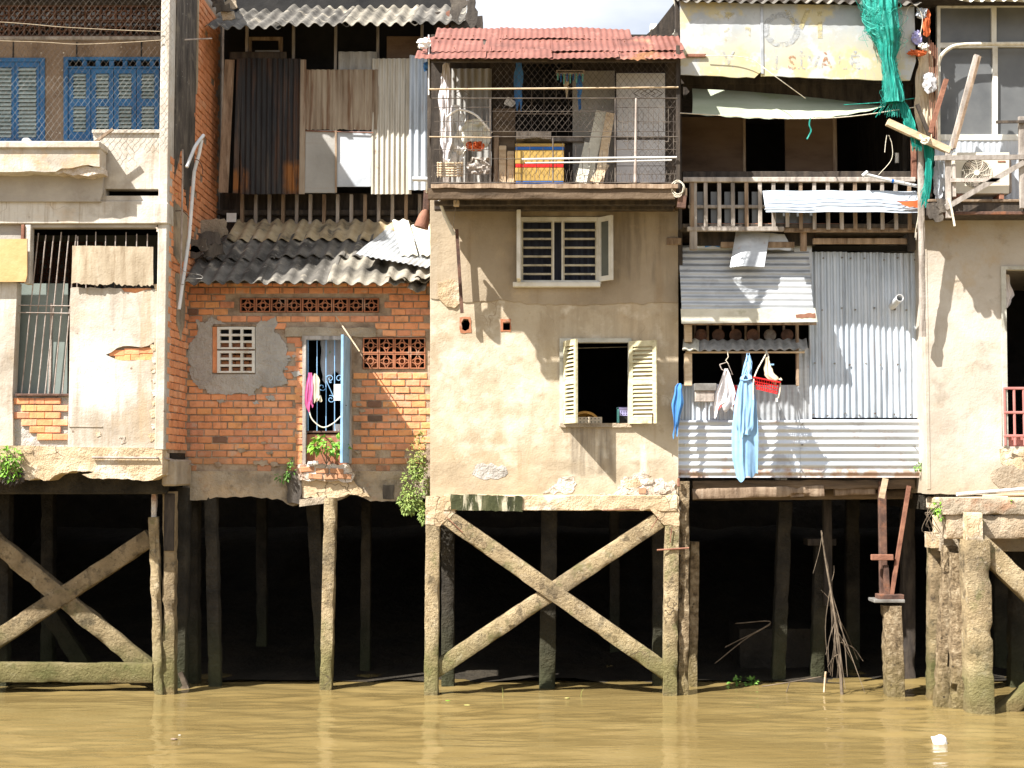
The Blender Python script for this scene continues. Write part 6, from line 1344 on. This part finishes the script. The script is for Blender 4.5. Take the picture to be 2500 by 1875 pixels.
for i in range(8): pb('baluster', 2451+i*23.5, 2457+i*23.5, 945, 1088, YE-.036, .022, M['pink_paint'], rl)
pb('bottom_board', 2452, 2640, 1062, 1090, YE+.02, .02, M['pink_paint'], rl)
# upper glazed storey
YG = -.42
pl('window_wall', rect(2288,3132,2,342), [rect(2296,2421,18,104), rect(2433,2620,16,104), rect(2296,2424,116,328), rect(2436,2620,114,328)], YG, .06, M['white_paint'], HE)
for (a, b, c, d) in ((2294,2424,16,106),(2431,2622,14,106),(2294,2427,113,331),(2434,2622,111,331)): pb('pane', a, b, c, d, YG+.035, .008, M['glass'], HE, b=.001)
wb('upper_side', XE0-.02, XE0+.10, YG+.08, 3, 6.0, 8.6, M['wood_dark'], HE); wb('upper_back', XE0, 9, .8, .85, 6.0, 8.6, M['dark'], HE)
psheet('white_sheet', 2284, 3132, 336, 500, YG+.02, 14, .004, M['blue_board'], HE, seed=3)
wb('roof_edge', XE0-.2, 9, -.75, 1, Zv(2,-.6), Zv(-40,-.6), M['wood_dark'], HE)
sheet('roof_sheet', P(2350,2,-.85), P(3132,-2,-.85)-P(2350,2,-.85), Vector((0,1.6,.6)), .13, .02, M['fibre_white'], HE, thick=.006, nv=4, seed=8)
pb('ledge_beam', 2270, 3132, 492, 522, -.80, .45, M['wood_dark'], HE); pb('ledge_lip', 2300, 3132, 516, 524, -.83, .03, M['iron'], HE); pb('ledge_deck', 2266, 3132, 486, 493, -.82, .5, M['wood'], HE)
tag(cable('conduit_pipe', [(2292,350,-.55),(2288,250,-.55),(2288,180,-.55),(2296,140,-.56),(2320,117,-.57),(2345,110,-.57),(2380,108,-.57),(2450,107,-.57),(2620,106,-.57)], .024, M['rope'], None, n=10), 'thick cream conduit bending round the right house window', 'pipe')
# stuff hung on the corner between the two houses
tag(G().rbeam(P(2247,350,-.72), P(2253,822,-.45), .065, .06, .08, .005).build('timber_pole', M['wood_grey'], None, smooth=True), 'tall weathered timber pole between tin house and right house', 'pole')
crumple('cloth_strip', 2258, 235, 46, 250, -.55, 'cloth_cream', 11, 'dirty cream cloth strip hanging at the house corner', 'cloth', 16, .03); crumple('cloth_strip', 2270, 202, 34, 50, -.66, 'grey_door', 12, 'grey rag hanging on the cream cloth strip', 'cloth', 10, .02)
for i in range(5): tag(rod('iron_rod', [(2268+i*5,92+i*6,-.62),(2272+i*4,345,-.6)], .005, M['rust_red'], None), ('leftmost','second','third','fourth','rightmost')[i]+' thin rusty rod beside the cream cloth strip', 'rod')
crumple('plastic_scrap', 2262, 55, 20, 70, -.66, 'orange_cloth', 13, 'upright orange plastic scrap at top of the house corner', 'plastic scrap', 10, .02); crumple('plastic_scrap', 2240, 128, 46, 14, -.68, 'orange_cloth', 14, 'flat orange plastic scrap below the upright one', 'plastic scrap', 10, .02)
crumple('plastic_scrap', 2238, 92, 26, 34, -.67, 'lilac_plastic', 15, 'faded violet plastic scrap beside upright orange scrap', 'plastic scrap', 10, .02); crumple('plastic_scrap', 2255, 112, 26, 14, -.7, 'foam', 16, 'small white plastic scrap between the orange scraps', 'plastic scrap', 10, .02); crumple('plastic_scrap', 2250, 32, 26, 26, -.68, 'blue_board', 17, 'pale blue plastic scrap at very top of house corner', 'plastic scrap', 10, .02)
tag(cable('wire_loop', [(2200,145,-.7),(2198,100,-.7),(2210,40,-.7),(2222,14,-.7),(2240,18,-.7),(2252,45,-.7),(2246,90,-.7)], .004, M['rope'], None), 'thin pale wire loop hung beside the teal net', 'wire')
for i, (a, b, w, m, Y, lb) in enumerate((((2166,298),(2318,368),15,'wood_pale',-.85,'pale sawn plank tied crosswise at the house corner'),((2239,255),(2268,330),8,'wood_dark',-.8,'short dark stick crossing the pale plank'),((2310,194),(2270,325),10,'rust_red',-.8,'rusty brown stick standing behind the pale plank'),((2384,135),(2322,365),11,'wood_grey',-.82,'long bluish grey stick leaning before the window'),((2392,138),(2330,362),6,'wood',-.86,'thin stick beside the long bluish grey stick'))): tag(stick('stick' if i else 'plank', a[0], a[1], b[0], b[1], Y, w, M[m], None), lb, 'stick' if i else 'plank')
tag(cable('knot', [(2246,330,-.9),(2256,344,-.94),(2268,336,-.9),(2262,350,-.94),(2250,346,-.92),(2262,338,-.95)], .014, M['rope'], None), 'cream rag knot tying the pale plank', 'knot')
# railing of thin timber in front of the air conditioner
rb = root('timber_railing', 'rough timber railing with diagonal brace before the air conditioner', 'railing', P(2400,500,-.86))
for (a, b, w) in (((2282,386),(3132,376),11),((2322,440),(2440,440),9),((2308,508),(2500,396),12)): G().beam(P(*a,-.90), P(*b,-.90), w/200., .03).build('rail', M['wood_grey'], rb)
for (u, v0, v1, w) in ((2316,368,532,13),(2496,284,508,13),(2330,400,480,8)): pb('rail_post', u-w/2, u+w/2, v0, v1, -.88, .04, M['wood_grey'], rb, b=.003)
for v in (298,): stick('rail', 2432, 298, 2520, 297, -.9, 6, M['wood_dark'], rb)
ac = root('air_conditioner', 'white outdoor air conditioner unit with round fan grille', 'air conditioner', P(2395,475,-.6))
pl('casing', rect(2328,2464,372,472), [[(2382+36*math.cos(a*math.pi/14), 423+36*math.sin(a*math.pi/14)) for a in range(28)]], -.72, .02, M['ac_white'], ac); xa, xb = Xu(2328,420,-.72), Xu(2464,420,-.72); za, zb_ = Zv(472,-.72), Zv(372,-.72)
wb('body', xa+.004, xb-.004, -.70, -.45, za+.003, zb_-.003, M['ac_white'], ac)
c = P(2382,423,-.70); g = G(); g.tube([c+Vector((0,-.004,0)), c+Vector((0,-.002,0))], .178, 28); g.build('fan_recess', M['ac_dark'], ac)
g = G()
for k in range(5):
    a = k*2*math.pi/5; pts = [c+Vector((math.cos(a+t*1.0)*r, -.012, math.sin(a+t*1.0)*r)) for t, r in ((0,.03),(.4,.09),(.8,.165))]; g.add([pts[0], pts[1], pts[2], c+Vector((math.cos(a+1.25)*.165,-.008,math.sin(a+1.25)*.165)), c+Vector((math.cos(a+.9)*.06,-.006,math.sin(a+.9)*.06))], [(0,1,2,3,4)])
g.build('fan_blades', M['bar_grey'], ac); g = G()
for k in range(9): ring(g, (c.x, -.735, c.z), .03+k*.0185, .004, .004, 36)
for k in range(10):
    a = k*math.pi/5; g.tube(curve_pts([Vector((c.x,-.737,c.z))+Vector((math.cos(a+t*.5)*r,0,math.sin(a+t*.5)*r)) for t, r in ((0,.02),(.5,.10),(1,.182))],4), .003, 4)
g.build('fan_grille', M['ac_white'], ac); g = G(); g.tube([Vector((c.x,-.745,c.z)), Vector((c.x,-.73,c.z))], .036, 18); g.build('hub', M['ac_white'], ac)
pb('badge', 2436, 2455, 392, 396, -.726, .004, M['rust_red'], ac, b=.001); pb('side_vent', 2464, 2470, 380, 470, -.66, .2, M['bar_grey'], ac)
for u in (2345, 2446): pb('bracket', u-6, u+6, 473, 487, -.72, .25, M['rust_red'], ac)
tag(cable('frayed_strip', [(2316,486,-.9),(2322,505,-.92),(2328,535,-.92),(2331,552,-.92)], .014, M['cloth_white'] if False else M['rope'], None), 'white frayed strip dangling below the ledge of right house', 'strip')
crumple('plastic_bag', 2292, 440, 26, 100, -.70, 'blue_board', 18, 'limp bluish plastic bag hanging left of the air conditioner', 'plastic bag', 12, .02)
for i, (u, v) in enumerate(((2278,512),(2292,520),(2300,500))): pl('torn_edge', jag([(u-14,v-16),(u+12,v-14),(u+10,v+18),(u-8,v+22)],4,8,True,300+i), [], -.84-.01*i, .02, M['soot'], HE)
# concrete platform of the right house
YP = -1.05
wb('platform', XE0+.05, 9, YP, YE+.3, Zv(1250,YP), Zv(1218,YP), M['slab_tan'], HE, b=.02)
G().rbeam(P(2296,1236,YP-.02), P(3132,1232,YP-.02), .19, .2, .06, .016).build('platform_edge', M['slab'], HE, smooth=True)
G().rbeam(P(2302,1284,YP+.06), P(3132,1284,YP+.06), .28, .3, .06, .014).build('platform_beam', M['slab'], HE, smooth=True); G().rbeam(P(2354,1285,YP-.14), P(2392,1285,YP-.14), .32, .2, .05, .014).build('beam_end', M['slab_tan'], HE, smooth=True)
G().rbeam(P(2266,1318,-.2), P(2310,1318,-.2), .18, .3, .05, .02).build('bearing_block', M['slab_tan'], HE, smooth=True); pb('timber_strut', 2281, 2298, 1258, 1304, -.6, .08, M['wood_pale'], HE)
wb('under_beam', XE0+.1, 9, -.4, -.1, Zv(1345,-.3), Zv(1300,-.3), M['slab'], HE)
wb('floor_slab', XE0+.02, 9, YE+.3, 9, zE0-.2, zE0-.02, M['mud_shaded'], HE)
stilt(HE, 2288, 1318, 2285, 1690, -.05, 40, .2, 'concrete_post', .014); stilt(HE, 2318, 1332, 2298, 1712, -.8, 30, .16, 'barnacle', .03); stilt(HE, 2338, 1350, 2338, 1730, -1.0, 34, .16, 'barnacle', .034)
stilt(HE, 2378, 1316, 2390, 1742, -1.2, 56, .26, 'concrete_light', .014); brace(HE, 2372, 1312, 2560, 1490, -1.18, 46, .18, 'concrete_light'); brace(HE, 2432, 1752, 2560, 1650, -1.1, 36, .18, 'concrete_post')
stilt(HE, 2480, 1300, 2480, 1680, .6, 36); stilt(HE, 2440, 1300, 2440, 1650, 2., 36)
for i, (a, b, m, r, lb) in enumerate((((2336,1207,-.85),(2520,1192,-.7),'pvc',.022,'long pale pipe lying on the right house platform'),((2400,1212,-.9),(2520,1206,-.85),'wood_pale',.02,'pale wooden stick lying on platform below the pipe'),((2340,1216,-.98),(2460,1214,-.95),'wood_pale',.012,'thin stick lying along the platform edge'))): tag(rod('pipe' if i == 0 else 'stick', [a, b], r, M[m], None, n=10), lb, 'pipe' if i == 0 else 'stick')
wp = root('wall_weed', 'straggly weed with dry roots at corner of right platform', 'plant', P(2290,1260,-1.05))
v_, f_ = leaf_cluster([(P(2288,1240,-1.1),.05,.05,.06),(P(2294,1260,-1.1),.04,.04,.04)], 60, .05, 14); mk('foliage', v_, f_, M['leaf_bright'], wp)
for k in range(7): G().tube(curve_pts([P(2300+jit(10),1228,-1.08), P(2270+jit(14),1242+jit(20),-1.12), P(2262+jit(12),1275+jit(22),-1.12), P(2282+jit(18),1300+jit(12),-1.1)],5), .004, 4).build('root', M['twig'], wp)
w6 = root('wall_weed', 'dry grass tuft hanging over the platform beam', 'plant', P(2392,1262,-1.2))
for k in range(12): G().tube(curve_pts([P(2392+jit(6),1258,-1.18), P(2392+jit(14),1268+jit(10),-1.24), P(2390+jit(18),1285+jit(12),-1.24)],4), .003, 4).build('blade', M['leaf_dry'], w6)
w7 = root('wall_weed', 'low green moss plant on top of the right platform', 'plant', P(2462,1226,-1.08)); v_, f_ = leaf_cluster([(P(2462,1224,-1.1),.08,.06,.025)], 70, .035, 15); mk('foliage', v_, f_, M['leaf_bright'], w7)
w8 = root('wall_weed', 'small weed at the lower right corner of tin wall', 'plant', P(2255,1150,.0)); v_, f_ = leaf_cluster([(P(2245,1140,.0),.06,.05,.04)], 50, .04, 16); mk('foliage', v_, f_, M['leaf'], w8)
stilt(HE, 2578, 1316, 2586, 1742, -1.2, 52, .24, 'concrete_light', .012); wb('end_wall', 9.0, 9.12, YE-.0, 3, zE0, 8.6, M['plaster_pale'], HE)
# teal fishing net
nt = root('fishing_net', 'teal fishing net bundle hanging at right end of the sign', 'fishing net', P(2190,480,-.75))
spine = [(2150,-20,46),(2152,30,48),(2158,75,44),(2168,110,28),(2168,140,18),(2174,180,19),(2180,220,24),(2182,250,26)]
def spine_at(t):
    x = t*(len(spine)-1); i = min(int(x), len(spine)-2); f = x-i; f = f*f*(3-2*f); return [spine[i][k]+(spine[i+1][k]-spine[i][k])*f for k in range(3)]
nn_ = 72; nr_ = 34
for q_, (w_, sd_, y_) in enumerate(((1.0, 3., 0.), (.8, 8., -.05), (.85, 14., .04))):
    g = G()
    for i in range(nr_+1):
        u, v, r = spine_at(i/nr_); c = P(u, v, -.80+y_)
        for k in range(nn_):
            a = 2*math.pi*k/nn_
            rr = r/200.*w_*(.84+.30*noise.noise(Vector((math.cos(a)*3.2, math.sin(a)*3.2, i*.09+sd_)))+.16*noise.noise(Vector((math.cos(a)*8, math.sin(a)*8, i*.16+sd_)))+.10*noise.noise(Vector((math.cos(a)*2, math.sin(a)*2, i*.5+sd_))))
            g.v.append(c+Vector((math.cos(a)*rr, math.sin(a)*rr*.7, 0)))
    for i in range(nr_):
        for k in range(nn_): g.f.append((i*nn_+k, i*nn_+(k+1)%nn_, (i+1)*nn_+(k+1)%nn_, (i+1)*nn_+k))
    g.build('net_fold', M['teal'], nt, smooth=True)
rnd = random.Random(5); g = G(); gl = G()
for k in range(240):
    t = rnd.random()*.95; a = rnd.uniform(0, 6.28); pts = []; da = rnd.uniform(-.5,.5)*(1 if t < .4 else .15); dt = rnd.uniform(.01,.05)*(1 if t < .4 else 1.3)
    for q in range(5):
        u, v, r = spine_at(min(1., t)); rr = r/200.*rnd.uniform(.9,1.08); p = P(u, v, -.80); pts.append(p+Vector((math.cos(a)*rr, math.sin(a)*rr*.72, 0))); t += dt; a += da
    (gl if k % 3 == 0 else g).tube(curve_pts(pts,3), rnd.uniform(.0012,.0028), 3, cap=False)
for k in range(26):
    a = rnd.uniform(-1,1); g.tube(curve_pts([P(2180+a*18,235,-.82), P(2176+a*28,255,-.83), P(2165+a*40,275+rnd.uniform(0,14),-.83)],4), .004, 3, cap=False)
for k in range(46):
    j = rnd.uniform(-1,1); g.tube(curve_pts([P(2198+j*9,252,-.8), P(2214+j*8,290,-.82), P(2234+j*10,330,-.84), P(2240+j*12,362+rnd.uniform(-8,8),-.84)],5), .0045, 3, cap=False)
for k in range(30):
    j = rnd.uniform(-1,1); g.tube(curve_pts([P(2262+j*8,352,-.78), P(2268+j*8,400,-.78), P(2266+j*10,450,-.78), P(2258+j*12,490+rnd.uniform(-20,20),-.78)],5), .005, 3, cap=False)
for k in range(16): u, v, r = spine_at(rnd.random()); g.tube(curve_pts([P(u+r*.8,v,-.85), P(u+r*rnd.uniform(1.,1.5),v+rnd.uniform(0,20),-.86), P(u+r*rnd.uniform(.6,1.1),v+rnd.uniform(20,46),-.85)] if k % 2 else [P(u-r*.8,v,-.85), P(u-r*rnd.uniform(1.,1.5),v+rnd.uniform(0,20),-.86), P(u-r*rnd.uniform(.6,1.1),v+rnd.uniform(20,46),-.85)],4), .0022, 3, cap=False)
g.build('strands', M['teal'], nt, smooth=True); gl.build('pale_strands', M['teal_light'], nt, smooth=True)
cloth('net_tail', [(352,2256,2276,-.76),(390,2258,2280,-.76),(430,2262,2278,-.76),(455,2264,2276,-.76)], M['teal'], nt, 4, .03, 12)
cloth('net_tail', [(246,2188,2210,-.79),(275,2198,2226,-.80),(310,2214,2236,-.81),(345,2228,2242,-.82)], M['teal'], nt, 4, .03, 13)
for i, pts in enumerate(([(2165,330,-.7),(2162,350,-.7),(2160,372,-.7)],[(2170,330,-.7),(2178,355,-.7),(2176,390,-.7),(2145,427,-.7)],[(2240,470,-.8),(2242,520,-.7),(2236,560,-.7),(2234,580,-.7)])): tag(cable('string', pts, .004, M['rope'], None), ('shortest pale string dangling in the dark upper room','long pale string curving over the railing of upper room','pale string dangling below the tin strip')[i], 'string')
# ================================================================ river debris
br = root('dead_branch', 'bare dead branch standing in the water under the tin house', 'branch', P(2050,1690,.15))
main = [P(2005,1295,.35), P(2016,1370,.3), P(2030,1450,.25), P(2042,1530,.2), P(2050,1600,.15), P(2056,1700,.1)]
G().tube(curve_pts(main,5), .010, 6, r1=.022).build('trunk', M['twig'], br, smooth=True)
rnd = random.Random(9)
for k in range(20):
    t = rnd.uniform(.35,.85); i = int(t*5); p = main[i]+(main[min(i+1,5)]-main[i])*(t*5-i); e = P(2050+rnd.uniform(-35,62), rnd.uniform(1590,1692), .15+rnd.uniform(-.2,.3)); G().tube(curve_pts([p, (p+e)/2+Vector((jit(.06),jit(.05),jit(.06))), e],4), .007, 4, r1=.003).build('twig', M['twig'], br, smooth=True)
for (a, b) in (((2008,1300),(1985,1400)),((2028,1430),(2036,1380)),((2040,1500),(2004,1440)),((2014,1360),(2022,1420))): G().tube(curve_pts([P(*a,.3), (P(*a,.3)+P(*b,.28))/2+Vector((.02,0,.03)), P(*b,.28)],4), .005, 4, r1=.002).build('twig', M['twig'], br, smooth=True)
for i, (pts, lb) in enumerate((([(1860,1676,.2),(1930,1665,.2),(2005,1652,.2)],'pale thin stick lying low in front of the dead branch'),([(1795,1522,1.),(1882,1520,1.),(1770,1580,1.)],'bent grey twig far back under the tin house'),([(1745,1620,1.),(1820,1560,1.),(1880,1525,1.)],'long thin grey twig rising under the tin house'),([(1920,1690,.2),(1928,1665,.2)],'short forked twig at waterline under the tin house'),([(2012,1690,.12),(2014,1660,.12),(2016,1640,.12)],'yellowish split stick beside foot of dead branch'))): tag(cable('twig', pts, .007 if i != 4 else .014, M['twig' if i < 4 else 'wood_pale'], None), lb, 'twig')
wq = root('water_plant', 'small dark green plant at the waterline under tin house', 'plant', P(1815,1680,.8)); v_, f_ = leaf_cluster([(P(1818,1668,.8),.18,.1,.07)], 120, .07, 17); mk('foliage', v_, f_, M['leaf'], wq)
def floater(name, u, v, s, m, lb, cat, seed, flat_=.5):
    x = (u-1300)/F; y = -(v-937.5)/F; dy = math.cos(TILT)-y*math.sin(TILT); dz = math.sin(TILT)+y*math.cos(TILT); k = -CAMPOS.z/dz; c = CAMPOS+Vector((x,dy,dz))*k
    bm = bmesh.new(); bmesh.ops.create_icosphere(bm, subdivisions=2, radius=s)
    for q in bm.verts: q.co = Vector((q.co.x, q.co.y*.7, q.co.z*flat_))*(1+.35*noise.noise(q.co*18+Vector((seed,0,0)))) + c + Vector((0,0,s*flat_*.45))
    bm.verts.index_update(); o = mk(name, [q.co.copy() for q in bm.verts], [[w.index for w in f.verts] for f in bm.faces], M[m], None, smooth=False, label=lb, cat=cat); bm.free(); return c
floater('foam_block', 2293, 1815, .085, 'foam', 'white foam lump floating on the river at lower right', 'foam', 3, .7)
c = floater('floating_debris', 1385, 1705, .03, 'leaf_dry', 'small yellow plant scrap floating before the middle cross brace', 'debris', 4, .3)
G_ = [(1092,1712,'leaf_bright','tiny green leaf floating at left below middle cross brace'),(425,1805,'wood','small brown scrap floating on the river at left'),(438,1795,'foam','tiny white speck floating beside the brown scrap'),(1140,1722,'leaf_dry','flat straw floating just right of the green leaf'),(1460,1641,'foam','white scrap floating in the dark behind cross brace')]
for i, (u, v, m, lb) in enumerate(G_): floater('floating_debris', u, v, .035 if i != 2 else .014, m, lb, 'debris', 5+i, .25)
for i, (u, v) in enumerate(((1418,1700),(1226,1705))):
    x = (u-1300)/F; y = -(v-937.5)/F; dy = math.cos(TILT)-y*math.sin(TILT); dz = math.sin(TILT)+y*math.cos(TILT); k = -CAMPOS.z/dz; c = CAMPOS+Vector((x,dy,dz))*k
    tag(G().tube(curve_pts([c+Vector((0,0,-.03)), c+Vector((.01,0,.05)), c+Vector((.035 if i == 0 else .0,0,.09 if i == 0 else .13))],4), .005, 4, r1=.002).build('grass_blade', M['leaf_dry'], None), ('bent pale grass blade sticking out of water before cross brace','straight thin grass blade standing in the water')[i], 'grass')
# far rooftop detail in the gap of sky
fb = root('roof_tank', 'tiny white tank and mast on a far rooftop', 'tank', P(1595,100,6)); pb('tank', 1588, 1604, 58, 72, 6, .2, M['foam'], fb); pb('stand', 1590, 1602, 72, 120, 6.02, .1, M['bar_grey'], fb)
print('OBJECTS', len(bpy.data.objects))
